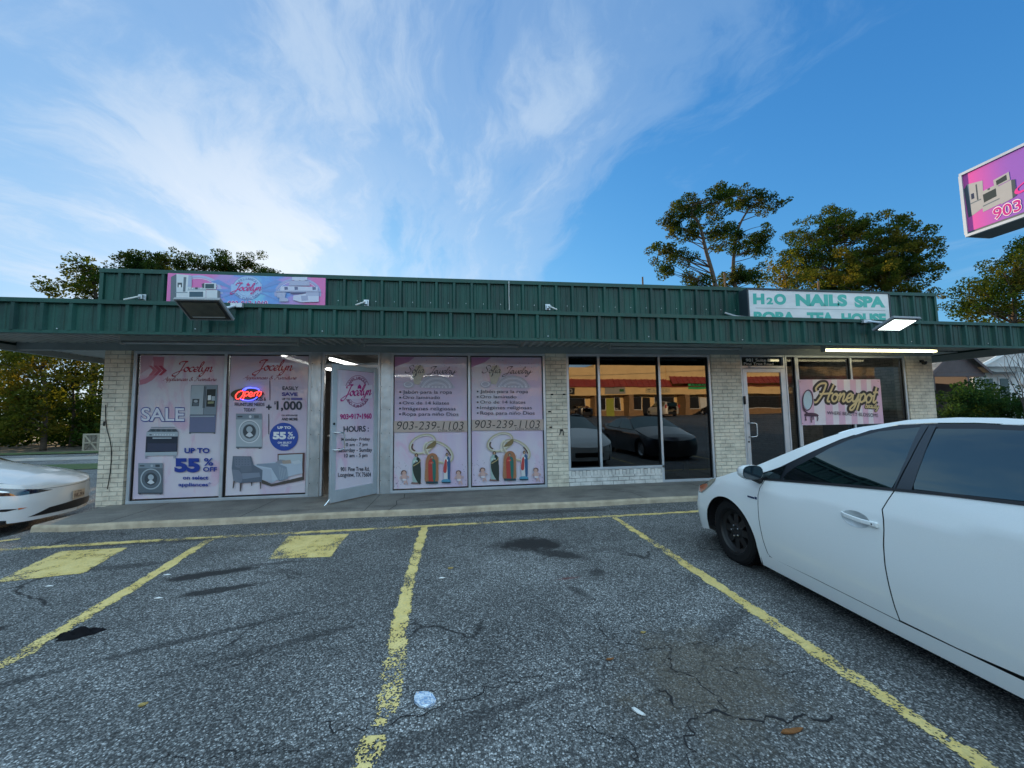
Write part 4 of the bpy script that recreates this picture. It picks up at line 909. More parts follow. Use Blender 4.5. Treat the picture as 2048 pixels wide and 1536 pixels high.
a.ell(610, 868, 149, 141, (.02, .07, .36), 'disc', 40); a.text('UP TO', (543, 763, 683, 790), WHT, bold=.05); a.text('55', (495, 820, 632, 895), WHT, bold=.06); a.text('%', (652, 820, 704, 860), WHT, bold=.02); a.text('OFF', (648, 866, 724, 892), WHT, bold=.035)
a.text('ON SELECT', (546, 918, 690, 938), WHT, bold=.03); a.text('ITEMS', (578, 946, 655, 964), WHT, bold=.03)
a.cur = 'printed_washer'; washer(a, 120, 636, 383, 982, False)
a.cur = 'printed_bed'
a.poly([(545, 1040), (828, 1028), (822, 1100), (545, 1110)], (.13, .06, .05)); a.poly([(556, 1052), (806, 1040), (804, 1120), (556, 1125)], (.42, .50, .56)); a.poly([(806, 1035), (828, 1028), (822, 1298), (802, 1290)], (.10, .05, .05))
a.poly([(300, 1150), (520, 1120), (800, 1110), (806, 1232), (560, 1290), (485, 1330), (390, 1290)], (.42, .50, .60)); a.poly([(520, 1128), (570, 1095), (620, 1100), (640, 1130), (560, 1140)], (.25, .27, .32)); a.poly([(590, 1108), (680, 1098), (690, 1135), (600, 1140)], (.36, .30, .26)); a.poly([(690, 1118), (770, 1100), (795, 1130), (720, 1145)], (.50, .56, .62))
a.poly([(330, 1140), (540, 1130), (640, 1170), (655, 1290), (560, 1310), (480, 1180), (330, 1155)], (.22, .28, .36))
for k in range(6): a.line([(560+k*17, 1165+k*6), (575+k*17, 1298-k*6)], 4, (.36, .43, .50))
a.poly([(300, 1165), (480, 1195), (490, 1325), (385, 1295)], (.38, .44, .54)); a.poly([(383, 1295), (485, 1338), (822, 1262), (820, 1298), (482, 1362), (383, 1332)], (.075, .065, .06))
a.cur = 'printed_armchair'
AC = (.11, .14, .19)
a.poly([(90, 1062), (275, 1064), (300, 1150), (392, 1200), (385, 1310), (310, 1322), (165, 1330), (95, 1305), (78, 1180)], AC, smooth=0); a.poly([(100, 1070), (262, 1072), (280, 1175), (150, 1180), (110, 1165)], (.15, .18, .24))
for r_i in range(3):
    for k in range(5): a.ell(125+k*30, 1095+r_i*25, 4, 4, (.07, .09, .13))
a.poly([(80, 1195), (150, 1200), (182, 1240), (190, 1300), (165, 1330), (95, 1305)], (.17, .20, .26)); a.poly([(160, 1160), (280, 1160), (282, 1215), (180, 1225)], (.13, .16, .21)); a.poly([(182, 1232), (360, 1225), (372, 1268), (190, 1290)], (.19, .23, .30)); a.poly([(185, 1290), (372, 1270), (385, 1312), (185, 1328)], AC)
for P in ([(95, 1305), (112, 1310), (98, 1380), (88, 1380)], [(160, 1328), (184, 1328), (170, 1410), (160, 1410)], [(272, 1320), (288, 1320), (284, 1355), (276, 1355)], [(362, 1318), (380, 1316), (376, 1384), (368, 1384)]): a.poly(P, (.09, .075, .08))
a.finish(e)

# neon open sign
e = empty('neon_sign', 'oval red and blue neon OPEN sign in the second poster window', 'neon sign', (-3.86, -.03, 1.95))
nx0, nx1, nz0, nz1 = -4.20, -3.66, 1.80, 2.04; k_ = lambda x, y: (nx0+(x-60)/(412-60)*(nx1-nx0), nz1-(y-295)/(450-295)*(nz1-nz0))
def nt_(P, col, name, r=.007, sm_=5):
    mb = MB()
    for q in P: mb.tube(crom([(k_(x, y)[0], -.050, k_(x, y)[1]) for x, y in q], sm_), r, 8)
    sub(name, mb, M[col], e, smooth=True)
bk = MB(); n_ = 24; pts = [k_(238+175*math.cos(2*math.pi*i/n_), 372+72*math.sin(2*math.pi*i/n_)) for i in range(n_)]
bk.add([(x, -.035, z) for x, z in pts]+[(x, -.028, z) for x, z in pts], [tuple(range(n_)), tuple(range(2*n_-1, n_-1, -1))]+[(i, n_+i, n_+(i+1) % n_, (i+1) % n_) for i in range(n_)]); sub('backing', bk, mat('olive_backing', (.05, .06, .02), .5, var=.5, vs=25), e)
nt_([[(150, 350), (125, 390), (140, 428), (175, 420), (205, 380), (212, 345), (185, 335), (150, 350)], [(232, 345), (222, 390), (205, 440)], [(232, 350), (262, 345), (270, 370), (240, 392), (225, 388)], [(275, 385), (305, 375), (308, 352), (285, 352), (272, 385), (290, 402), (318, 390)], [(335, 350), (328, 398)], [(333, 362), (365, 345), (372, 360), (362, 392)], [(372, 340), (405, 345), (408, 372), (385, 400)]], 'neon_red', 'red_letters')
nt_([[(220, 330), (250, 302), (310, 298), (360, 305), (385, 325)], [(180, 432), (230, 445), (290, 447), (340, 430), (365, 408)], [(200, 322), (245, 296), (300, 293)]], 'neon_blue', 'blue_border')

# jewelry posters (two alike)
def jewel(label, x0, x1, dx):
    e, a = poster('window_poster', label, x0, x1, PZ0, PZ1, M['vinylB'], ((856, 55), (1600, 55), (1612, 1430), (862, 1462)), group='printed posters filling the shop windows')
    a.poly([(858, 58), (1060, 58), (1000, 110), (900, 150), (858, 170)], (.40, .20, .40))
    rr = random.Random(4)
    for _ in range(60):
        q = rr.random(); x, y = (rr.uniform(862, 1000), rr.uniform(1180, 1440)) if q < .35 else ((rr.uniform(1480, 1605), rr.uniform(1180, 1420)) if q < .7 else (rr.uniform(1000, 1590), rr.uniform(62, 190)))
        a.ell(x, y, rr.uniform(2, 4), rr.uniform(3, 5), (.14, .12, .2), None, 5)
    a.poly([(1040, 240), (1075, 150), (1140, 150), (1170, 220), (1110, 360), (1060, 350)], (.48, .45, .38))
    a.script('Sofia', (968, 150, 1165, 270), (.03, .03, .05), 9); a.script('Jewelry', (1180, 160, 1480, 270), (.03, .03, .05), 9); a.line([(1390, 220), (1440, 232), (1500, 216)], 3, (.03, .03, .05), sp=4)
    a.cur = 'printed_tiara'
    a.poly([(1125, 350), (1160, 290), (1230, 262), (1320, 262), (1400, 290), (1450, 350), (1455, 400), (1125, 385)], (.45, .45, .55), None, 3)
    for i in range(5): a.ring(1290, 400, 165-i*22, 135-i*24, 5, (.62, .62, .72) if i % 2 else (.30, .30, .40), a0=185, a1=355)
    a.ell(1005, 360, 58, 38, (.42, .42, .52)); a.ring(1000, 355, 40, 26, 8, (.64, .64, .72))
    for i in range(9): a.ell(1140+i*35, 383, 9, 9, (.60, .60, .68))
    for i, (s_, x1_) in enumerate((('Jabón para la ropa', 1448), ('Oro laminado', 1324), ('Oro de 14 kilates', 1418), ('Imágenes religiosas', 1486), ('Ropa para niño Dios', 1516))):
        y = 418+i*59; a.ell(921, y+20, 10, 9, INK, 'lettering'); a.text(s_, (947, y, x1_, y+(48 if i in (0, 3, 4) else 34)), INK)
    a.poly([(862, 748), (1607, 740), (1609, 858), (862, 866)], (.44, .36, .32)); a.text('903-239-1103', (893, 752, 1570, 838), (.012, .014, .02), shear=.18, bold=-.008); a.text('Dalia Almazan', (1310, 832, 1575, 856), (.05, .05, .07))
    a.cur = 'printed_rings'
    GD = [(.42, .38, .28), (.62, .60, .50), (.20, .15, .07), (.10, .06, .04)]
    a.ring(1150, 990, 135, 88, 24, GD[0], rot=-.45); a.ring(1150, 990, 128, 80, 10, GD[1], rot=-.45); a.ring(1150, 990, 112, 66, 14, GD[3], a0=150, a1=220, rot=-.45)
    a.ring(1320, 1075, 150, 92, 26, GD[0], rot=.55); a.ring(1320, 1075, 143, 84, 9, GD[1], rot=.55); a.ring(1320, 1075, 128, 70, 12, GD[3], a0=290, a1=335, rot=.55); a.poly([(1265, 960), (1290, 970), (1270, 1020), (1200, 1040), (1190, 1030)], GD[2], smooth=3); a.ring(1190, 1035, 30, 62, 14, GD[1], a0=90, a1=280, rot=.1)
    SK = (.42, .27, .18); a.cur = 'printed_statues'
    def robe(cx_, y0, y1, w_, c_body, c_cloak, base, hair):
        h = y1-y0; a.poly([(cx_-w_*.5, y1), (cx_-w_*.42, y1-h*.06), (cx_+w_*.42, y1-h*.06), (cx_+w_*.5, y1)], base)
        a.poly([(cx_-w_*.28, y0+h*.16), (cx_, y0+h*.11), (cx_+w_*.28, y0+h*.16), (cx_+w_*.40, y0+h*.34), (cx_+w_*.34, y0+h*.9), (cx_+w_*.30, y1-h*.05), (cx_-w_*.26, y1-h*.05), (cx_-w_*.34, y0+h*.9), (cx_-w_*.40, y0+h*.34)], c_body, smooth=3)
        a.poly([(cx_+w_*.02, y0+h*.14), (cx_+w_*.34, y0+h*.18), (cx_+w_*.42, y0+h*.45), (cx_+w_*.36, y0+h*.92), (cx_+w_*.12, y0+h*.88), (cx_+w_*.05, y0+h*.5)], c_cloak, smooth=3)
        a.poly([(cx_-w_*.3, y0+h*.24), (cx_+w_*.1, y0+h*.22), (cx_+w_*.14, y0+h*.28), (cx_-w_*.28, y0+h*.31)], tuple(min(1, c*1.4) for c in c_body))
        a.ell(cx_, y0+h*.06, w_*.17, h*.062, hair); a.ell(cx_, y0+h*.07, w_*.10, h*.045, SK); a.ell(cx_-w_*.05, y0+h*.27, w_*.07, h*.02, SK)
    robe(1090, 1088, 1405, 105, (.30, .42, .40), (.02, .035, .03), (.20, .10, .09), (.05, .03, .02)); a.poly([(1058, 1200), (1130, 1190), (1135, 1390), (1110, 1395), (1062, 1300)], (.025, .04, .035), smooth=3); a.line([(1060, 1220), (1120, 1180), (1130, 1150)], 10, (.35, .28, .14), sp=4)
    a.poly([(1185, 1390), (1180, 1250), (1190, 1140), (1220, 1095), (1260, 1085), (1295, 1105), (1312, 1160), (1312, 1260), (1305, 1390)], (.36, .16, .08), smooth=3)
    for i in range(18): a.line([(1183+(i % 9)*1.5, 1130+i*14), (1174, 1134+i*14)], 4, (.45, .30, .18)); a.line([(1310, 1130+i*14), (1320, 1134+i*14)], 4, (.45, .30, .18))
    robe(1248, 1110, 1395, 95, (.40, .05, .04), (.02, .14, .12), (.03, .10, .14), (.03, .09, .08)); a.poly([(1190, 1378), (1310, 1378), (1312, 1402), (1188, 1402)], (.02, .06, .08))
    robe(1400, 1080, 1395, 85, (.60, .60, .60), (.03, .10, .22), (.03, .16, .28), (.05, .03, .02)); a.poly([(1378, 1160), (1398, 1160), (1396, 1280), (1364, 1275)], (.45, .06, .06), smooth=3); a.ell(1393, 1375, 48, 22, (.08, .28, .42)); a.poly([(1345, 1382), (1440, 1382), (1432, 1396), (1352, 1396)], (.02, .05, .08))
    for cx_, sg in ((968, 1), (1520, -1)):
        a.ell(cx_, 1286, 27, 24, (.10, .05, .04)); a.ell(cx_+2*sg, 1292, 20, 20, (.52, .33, .28)); a.poly([(cx_-20, 1312), (cx_+22, 1312), (cx_+26, 1360), (cx_-14, 1365)], (.55, .36, .33), smooth=3)
        a.line([(cx_-18, 1320), (cx_-38, 1342), (cx_-30, 1352)], 9, (.55, .36, .33), sp=3); a.line([(cx_+20, 1320), (cx_+48, 1330), (cx_+42, 1345)], 9, (.55, .36, .33), sp=3)
        a.line([(cx_-6, 1358), (cx_+14, 1385), (cx_+2, 1408)], 12, (.55, .36, .33), sp=3); a.line([(cx_+18, 1358), (cx_+32, 1392), (cx_+38, 1410)], 12, (.55, .36, .33), sp=3); a.ell(cx_+4, 1362, 22, 11, (.62, .60, .66))
    a.finish(e)
jewel('lilac jewelry poster with gold rings and statues in the window next to the open door', -1.275, .145, 0)
jewel('lilac jewelry poster with gold rings and statues in the window next to the brick pier', .235, 1.695, 0)

# poster on the open door
h, d, n, L_, dr = dh
a0 = h+d*(L_-.095)+n*.006; a1 = h+d*.085+n*.006
e = empty('door_poster', 'pink lilac opening hours poster on the glass of the open shop door', 'poster', (a0.x, a0.y, .22))
U = (a1-a0).normalized(); a = Art((a0.x, a0.y, 2.312), U, (0, 0, -1), n, (a1-a0).length, 2.09, ((178, 172), (526, 222), (520, 1318), (155, 1385)))
a.panel(M['vinylB'], e)
MG = (.42, .02, .20)
a.ring(364, 402, 118, 160, 5, (.26, .08, .18)); a.ring(364, 402, 92, 124, 4, (.26, .08, .18)); a.poly([(208, 345), (510, 345), (510, 478), (208, 478)], (.60, .56, .66))
a.arc_text('APPLIANCES', 364, 402, 99, 133, 215, 325, 30, (.26, .08, .18)); a.arc_text('AND FURNITURE', 364, 402, 108, 152, 150, 30, 28, (.26, .08, .18), inward=True)
a.script('Jocelyn', (212, 335, 500, 492), MG, 15); a.poly([(362, 352), (380, 332), (398, 352), (396, 380), (376, 374), (362, 378)], MG)
a.text('903•917•1960', (200, 628, 503, 684), MG, bold=.03); a.text('HOURS :', (231, 752, 474, 810), INK, bold=.02); a.text('Monday- Friday', (212, 868, 488, 908), INK, bold=.012); a.text('10 am - 7 pm', (238, 920, 464, 962), INK, bold=.012)
a.text('Saturday - Sunday', (180, 972, 510, 1022), INK, bold=.012); a.text('10 am - 5 pm', (236, 1026, 462, 1074), INK, bold=.012); a.text('901 Pine Tree Rd,', (204, 1158, 484, 1206), INK, bold=.012); a.text('Longview, TX 75604', (182, 1212, 500, 1268), INK, bold=.012); a.finish(e)

# address lettering over the suite B door
e = empty('address_lettering', 'grey address lettering on the dark transom above the suite B door', 'lettering', (6.73, .01, 2.5))
a = Art((6.225, .008, 2.68), (1, 0, 0), (0, 0, -1), (0, -1, 0), 1.02, .20, ((260, 95), (858, 95), (858, 215), (260, 215)))
a.text('901 Suite B', (338, 116, 700, 158), (.6, .62, .63), bold=.02); a.text('Pine Tree Road', (306, 168, 738, 205), (.55, .57, .58), bold=.015); a.finish(e)

# pink striped banner
e = empty('striped_banner', 'pink and white striped beauty salon banner hung over the right shop window', 'banner', (8.65, .0, 1.1))
a = Art((7.60, -.048, 2.165), (1, 0, 0), (0, 0, -1), (0, -1, 0), 2.13, 1.03, ((232, 405), (1318, 405), (1362, 945), (282, 1038)))
a.panel(flat((.72, .66, .72), .4), e)
for i in range(7):
    x = [(232, 410, 280, 450), (560, 660, 590, 690), (732, 822, 765, 850), (905, 985, 930, 1010), (1050, 1130, 1085, 1160), (1190, 1318, 1225, 1362)]
    if i < 6: p = x[i]; a.poly([(p[0]+2, 408), (p[1], 408), (p[3], 1036-(p[3]-282)*.086), (p[2]+2, 1036-(p[2]-282)*.086)], (.66, .42, .56), 'stripes')
for x, y in ((250, 438), (1292, 430), (290, 1010)): a.ell(x, y, 6, 6, (.2, .02, .05), 'stripes', 8)
GO, BK = (.62, .48, .24), (.02, .012, .01)
for col, th in ((BK, 84), (GO, 24)):
    a.script('H', (430, 460, 690, 715), col, th, 'lettering', .2, .12)
    a.script('oneypot', (665, 500, 1285, 800), col, th, 'lettering', .2, .12)
    a.script('beauty', (1112, 690, 1290, 800), col, 30 if col == BK else 10, 'lettering', .2, .2)
a.text('WHERE BEAUTY BLOSSOMS', (600, 828, 1280, 872), (.03, .025, .05), bold=.0)
a.cur = 'printed_mirror_and_stool'; a.ring(345, 690, 66, 140, 12, (.05, .02, .04), rot=.08); a.ell(345, 690, 56, 125, (.45, .58, .66)); a.line([(285, 760), (300, 830), (350, 870)], 16, (.05, .02, .04), sp=4)
a.poly([(310, 880), (350, 862), (440, 862), (480, 882), (478, 905), (320, 908)], (.06, .02, .05), smooth=3)
for P in ([(330, 900), (322, 930), (330, 965), (312, 958)], [(395, 905), (392, 950), (400, 995)], [(412, 905), (420, 935), (414, 955)], [(468, 900), (480, 925), (472, 965)]): a.line(P, 11, (.05, .02, .04), sp=4)
a.finish(e)

# banner on the parapet
e = empty('shop_banner', 'pink and blue printed shop banner with appliances fixed to the green parapet', 'sign', (-3.9, PY-.05, 3.3))
a = Art((-5.22, PY-.065, 4.115), (1, 0, 0), (0, 0, -1), (0, -1, 0), 2.70, .90, ((65, 45), (1890, 97), (1885, 690), (40, 640)))
def banner_ground(name, sx):
    m, t, b = newmat(name); g = geo_pos(t); s = N(t, 'ShaderNodeSeparateXYZ'); Lk(t, g, s.inputs[0])
    n = noise(t, mapping(t, g, (2, 0, 0), (0, .5, 0), (1, 1, 2.2)), 1.6, 3, .5, .8)
    u = math_n(t, 'MULTIPLY_ADD', s.outputs[0 if sx else 1], sx if sx else 1., 0)
    if sx: u = math_n(t, 'ABSOLUTE', math_n(t, 'ADD', s.outputs[0], 3.70)); k = ramp(t, math_n(t, 'ADD', u, math_n(t, 'MULTIPLY_ADD', n, 1.2, -.6)), [(.0, (.20, .50, .72)), (.40, (.14, .30, .68)), (.62, (.42, .28, .62)), (.95, (.66, .16, .42))])
    else: k = ramp(t, math_n(t, 'MULTIPLY_ADD', math_n(t, 'MULTIPLY', s.outputs[1], -1.), .45, -.62+.0), [(.0, (.70, .05, .26)), (.35, (.66, .07, .33)), (.7, (.24, .09, .46)), (1., (.08, .12, .5))])
    Lk(t, k, b.inputs['Base Color']); b.inputs['Roughness'].default_value = .35; return m
a.panel(banner_ground('pink_blue_print', 1), e, 'panel', .02)
a.ring(400, 300, 265, 215, 30, (.40, .45, .66), a0=180, a1=360); a.ring(400, 300, 240, 190, 8, (.60, .62, .78), a0=180, a1=360); a.ring(1560, 300, 265, 190, 30, (.36, .38, .62), a0=170, a1=370); a.ring(1560, 300, 240, 165, 8, (.60, .62, .78), a0=170, a1=370)
for s_ in (-1, 1):
    for k in range(3): a.poly([(960+s_*150, 230+k*20), (960+s_*330, 120+k*120), (960+s_*420, 150+k*130), (960+s_*150, 250+k*22)], (.16, .28, .60))
a.ell(965, 225, 165, 145, (.36, .52, .74)); a.ring(965, 225, 168, 148, 6, (.22, .28, .55)); a.ring(965, 225, 120, 105, 5, (.22, .28, .55)); a.rect(775, 180, 1132, 282, (.32, .48, .74))
a.arc_text('APPLIANCES', 965, 225, 132, 115, 205, 335, 26, (.16, .20, .42)); a.arc_text('AND FURNITURE', 965, 225, 150, 132, 150, 30, 24, (.16, .20, .42), inward=True)
a.script('Jocelyn', (775, 165, 1132, 300), (.55, .03, .22), 17); a.poly([(955, 185), (975, 160), (995, 185), (990, 200), (960, 200)], (.55, .03, .22)); a.outline_text('903•917•1960', (740, 385, 1210, 470), (.75, .75, .8), (.45, .02, .25))
def trio(a):
    a.poly([(105, 95), (165, 58), (168, 640), (95, 640)], GR[1]); a.poly([(165, 58), (330, 75), (330, 600), (165, 640)], GR[4]); a.poly([(245, 95), (275, 97), (265, 275), (238, 275)], GR[1]); a.rect(178, 165, 228, 222, GR[0]); a.rect(192, 190, 214, 222, WHT); a.rect(155, 280, 330, 290, GR[2]); a.poly([(335, 80), (335, 215), (290, 215), (300, 75)], (.36, .40, .55))
    a.poly([(300, 225), (495, 225), (500, 262), (290, 262)], GR[3]); a.rect(290, 262, 495, 600, GR[4]); a.rect(310, 275, 465, 340, (.03, .08, .12)); a.rect(300, 268, 480, 273, WHT)
    for k in (315, 345, 440, 470): a.ell(k, 235, 9, 9, GR[4])
    a.rect(375, 222, 403, 245, GR[0]); a.poly([(448, 180), (480, 168), (480, 240), (455, 222)], GR[0]); a.rect(478, 170, 612, 245, GR[4]); a.rect(488, 180, 588, 236, (.02, .06, .08))
    a.rect(500, 255, 625, 600, GR[4]); a.poly([(625, 255), (656, 268), (652, 580), (625, 600)], GR[1])
a.cur = 'printed_appliances'; trio(a)
a.cur = 'printed_furniture'
G4, G3, G2 = (.56, .58, .72), (.40, .42, .58), (.12, .13, .25)
a.rect(1490, 90, 1672, 130, G4); a.poly([(1465, 140), (1690, 140), (1708, 200), (1450, 200)], G3); a.rect(1520, 112, 1575, 138, G4); a.rect(1590, 112, 1645, 138, G4)
a.poly([(1355, 215), (1400, 205), (1800, 215), (1800, 265), (1350, 262)], G4); a.rect(1300, 262, 1840, 278, G3); a.rect(1475, 278, 1655, 300, G2)
for x in (1400, 1520, 1735): a.poly([(x, 215), (x+40, 215), (x+45, 250), (x+5, 255)], G2)
a.poly([(1310, 285), (1420, 285), (1410, 350), (1450, 370), (1450, 400), (1345, 400), (1345, 350), (1320, 350)], G3); a.poly([(1510, 325), (1660, 300), (1815, 320), (1815, 405), (1600, 410), (1505, 380)], G4); a.rect(1660, 282, 1815, 330, G3); a.poly([(1600, 330), (1680, 325), (1690, 385), (1610, 395)], (.34, .36, .52))
a.finish(e)

# nail spa box sign
e = empty('box_sign', 'white box sign with turquoise nail spa lettering standing behind the canopy edge', 'sign', (7.9, -.5, 3.1))
mb = MB(); sx0, sx1, sy, sz0, sz1 = 6.13, 9.62, -.45, 3.05, 4.065
mb.box(sx0-.02, sx1+.02, sy, -.2, sz0-.03, sz1+.03); sub('box', mb, mat('dark_sign_box', (.02, .035, .045), .5), e)
mb = MB(); mb.box(sx0-.035, sx1+.035, sy-.02, sy+.02, sz1+.002, sz1+.035); mb.box(sx0-.035, sx0, sy-.02, sy+.02, sz0, sz1); mb.box(sx1, sx1+.035, sy-.02, sy+.02, sz0, sz1); sub('frame', mb, mat('dark_sign_box', (.02, .035, .045), .5), e)
a = Art((sx0+.003, sy-.008, sz1), (1, 0, 0), (0, 0, -1), (0, -1, 0), sx1-sx0-.006, sz1-sz0, ((695, 765), (1575, 785), (1582, 1085), (702, 1075)))
m_, t, b = newmat('sign_face'); g = geo_pos(t); Lk(t, mixc(t, ramp(t, noise(t, mapping(t, g, (0, 0, 0), (0, 0, 0), (2, 1, 8)), 1.5, 4), [(.3, 0.), (.7, 1.)]), (.60, .64, .66), (.70, .73, .75)), b.inputs['Base Color']); b.inputs['Roughness'].default_value = .4
a.panel(m_, e, 'panel', .006)
TQ = (.05, .42, .36)
a.text('H', (722, 790, 790, 862), TQ, bold=.06); a.text('2', (802, 815, 842, 862), TQ, bold=.05); a.text('O', (848, 790, 922, 864), TQ, bold=.06); a.text('NAILS', (980, 790, 1305, 872), TQ, bold=.06); a.text('SPA', (1352, 800, 1552, 878), TQ, bold=.06)
a.poly([(735, 885), (1550, 896), (1550, 899), (735, 888)], (.25, .35, .36)); a.text('BOBA', (722, 910, 975, 985), TQ, bold=.06); a.text('TEA', (1045, 912, 1215, 990), TQ, bold=.06); a.text('HOUSE', (1262, 916, 1552, 996), TQ, bold=.06); a.finish(e)
mb = MB(); mb.tube([(5.75, -.2, 3.62), (5.95, -.3, 3.52), (6.13, -.4, 3.48)], .02, 6); sub('bracket', mb, M['alu'], e)

# pole sign at the right
e = empty('pole_sign', 'large pink box sign with appliances and 903 number high on a pole at the right', 'sign', (9.75, -3.0, -.1))
X = 9.0; yA, yB = -2.26, -6.4; zA, zB = 4.53, 5.69
mb = MB(); mb.box(X, X+.55, yB, yA, zA, zB); sub('box', mb, mat('sign_cabinet', (.07, .09, .11), .5), e)
mb = MB(); f_w = .035; mb.box(X-.03, X+.02, yB, yA, zA-.01, zA+f_w); mb.box(X-.03, X+.02, yB, yA, zB-f_w, zB+.01); mb.box(X-.03, X+.02, yA-f_w, yA+.01, zA+f_w, zB-f_w); mb.box(X-.03, X+.02, yB-.01, yB+f_w, zA+f_w, zB-f_w); mb.box(X+.03, X+.53, yA+.002, yA+.02, zA, zB); sub('frame', mb, M['alu'], e)
a = Art((X-.004, yA-.035, zB-.035), (0, -1, 0), (0, 0, -1), (-1, 0, 0), 4.0, 1.05, ((450, 270), (2200, -520), (2200, 80), (495, 700)))
a.panel(banner_ground('pink_purple_print', 0), e)
a.loc_old = a.loc
def pl(x, y):       # sketch units here are plain metres from the top-left corner
    return x, y
a.loc = pl; a.sk = ((0, 0), (4.0, 0), (4.0, 1.05), (0, 1.05))
def q(x0, y0, x1, y1, c): a.poly([(x0, y0), (x1, y0), (x1, y1), (x0, y1)], c)
a.poly([(.00, .26), (.05, .20), (.07, .79), (.02, .80)], GR[0]); a.poly([(.05, .20), (.25, .25), (.23, .72), (.07, .79)], (.33, .34, .36)); q(.155, .27, .175, .55, GR[0]); q(.085, .40, .125, .50, (.01, .02, .06)); a.poly([(.06, .56), (.235, .55), (.235, .57), (.06, .58)], GR[1])
a.poly([(.205, .44), (.43, .42), (.44, .77), (.215, .80)], (.33, .34, .36)); a.poly([(.235, .50), (.40, .48), (.40, .62), (.24, .645)], (.02, .03, .03)); q(.30, .43, .33, .46, GR[0]); a.poly([(.22, .69), (.43, .67), (.43, .69), (.22, .71)], GR[1])
a.poly([(.38, .33), (.57, .30), (.575, .44), (.385, .46)], (.33, .34, .36)); a.poly([(.41, .36), (.54, .33), (.54, .42), (.415, .44)], (.02, .03, .03)); a.poly([(.43, .47), (.585, .45), (.58, .76), (.44, .79)], (.33, .34, .36)); a.poly([(.585, .45), (.63, .47), (.625, .74), (.58, .76)], GR[0])
a.outline_text('903', (.33, .80, .67, 1.02), (.80, .78, .82), (.45, .01, .22)); a.outline_text('•917•1960', (.70, .80, 2.0, 1.02), (.80, .78, .82), (.45, .01, .22))
a.script('Jocelyn', (.64, .12, 1.9, .70), (.65, .03, .28), .05); a.finish(e)
mb = MB(); mb.tube([(9.3, -4.4, -.1), (9.3, -4.4, 4.55)], .11, 16); sub('pole', mb, M['beam'], e, smooth=True)

# ------------------------------------------------------------------ cars
class Body:
    """car body as a height field: half width w = F(x, z) left and right of the centre line; x forward from the front axle"""
    def __init__(s, P): s.P = P
    def F(s, X, Z):
        P = s.P; w = P['W']
        if X > P['nx']:
            k = interp(Z, [(P['nz'], P['nlo']), (P['nz']+.3, P['nhi'])]); w -= k*((X-P['nx'])/(P['xf']-P['nx']))**P['np']
        if X > P['xf']-P['nr']:
            q = min(1, (X-(P['xf']-P['nr']))/P['nr']); w *= math.sqrt(max(0, 1-q**2.4))
        if X < P['xr']+.9:
            q = min(1, (P['xr']+.9-X)/.9); w -= .14*q*q
            if X < P['xr']+.35: q = min(1, (P['xr']+.35-X)/.35); w *= math.sqrt(max(0, 1-q**2.6*.9))
        zb, zc = interp(X, P['belt']), interp(X, P['crease']); i = 0
        if Z < .62: i += .05*((.62-Z)/.42)**2
        if Z > .62: i += .012*min(1, (Z-.62)/max(.05, zc-.62))**2
        if Z > zc: i += (Z-zc)*.30+.25*(Z-zc)**2
        if Z > zb: i += (Z-zb)*.02+.12*(Z-zb)**2
        return max(0., w-i)
    def Nrm(s, X, Z, sd):
        e = .004; dx = (s.F(X+e, Z)-s.F(X-e, Z))/(2*e); dz = (s.F(X, Z+e)-s.F(X, Z-e))/(2*e)
        return Vector((-dx, sd, -dz)).normalized()
    def patch(s, poly, sd, off, mi_th=0.0, step=.05):
        """fill a side-view polygon (x,z) with a fine mesh lying on the body side; returns verts, faces, normals"""
        B_ = []
        for (a, b), (c, d) in zip(poly, poly[1:]+poly[:1]):
            n = max(1, int(math.hypot(c-a, d-b)/step)); B_ += [(a+(c-a)*i/n, b+(d-b)*i/n) for i in range(n)]
        m = len(B_); V = [Vector(p) for p in B_]
        xs = [p[0] for p in B_]; zs = [p[1] for p in B_]
        def inside(x, z):
            r = False; j = m-1
            for i in range(m):
                if (B_[i][1] > z) != (B_[j][1] > z) and x < (B_[j][0]-B_[i][0])*(z-B_[i][1])/(B_[j][1]-B_[i][1])+B_[i][0]: r = not r
                j = i
            return r
        x = min(xs)+step*.5
        while x < max(xs):
            z = min(zs)+step*.5
            while z < max(zs):
                if inside(x, z) and min((x-p[0])**2+(z-p[1])**2 for p in B_) > (step*.45)**2: V.append(Vector((x, z)))
                z += step
            x += step
        vv, ee, ff, *_ = delaunay_2d_cdt(V, [(i, (i+1) % m) for i in range(m)], [list(range(m))], 1, 1e-6)
        vs, ns = [], []
        for p in vv:
            n = s.Nrm(p.x, p.y, sd); q = Vector((p.x, sd*s.F(p.x, p.y), p.y))+n*off; vs.append(q); ns.append(n)
        fs = []
        for f in ff:
            f = list(f); a, b, c = vs[f[0]], vs[f[1]], vs[f[2]]
            if (b-a).cross(c-a).dot(ns[f[0]]) < 0: f.reverse()
            fs.append(tuple(f))
        return vs, fs, ns
def car_mesh(name, parts, m, parent, normals=True):
    """parts: list of (verts, faces, normals)"""
    vs, fs, ns = [], [], []
    for a, b, c in parts:
        k = len(vs); vs += a; ns += c; fs += [tuple(i+k for i in f) for f in b]
    # car-local (x fwd, y left, z up)
    me = bpy.data.meshes.new(name); me.from_pydata([tuple(v) for v in vs], [], fs); me.materials.append(m)
    me.polygons.foreach_set('use_smooth', [True]*len(me.polygons)); me.update()
    if normals: me.normals_split_custom_set_from_vertices([tuple(n) for n in ns])
    o = bpy.data.objects.new(name, me); C.objects.link(o); o.parent = parent; return o
def prt(name, mb, m, parent, **k):
    o = mb.build(name, m, **k); o.parent = parent; o.location = (0, 0, 0); return o
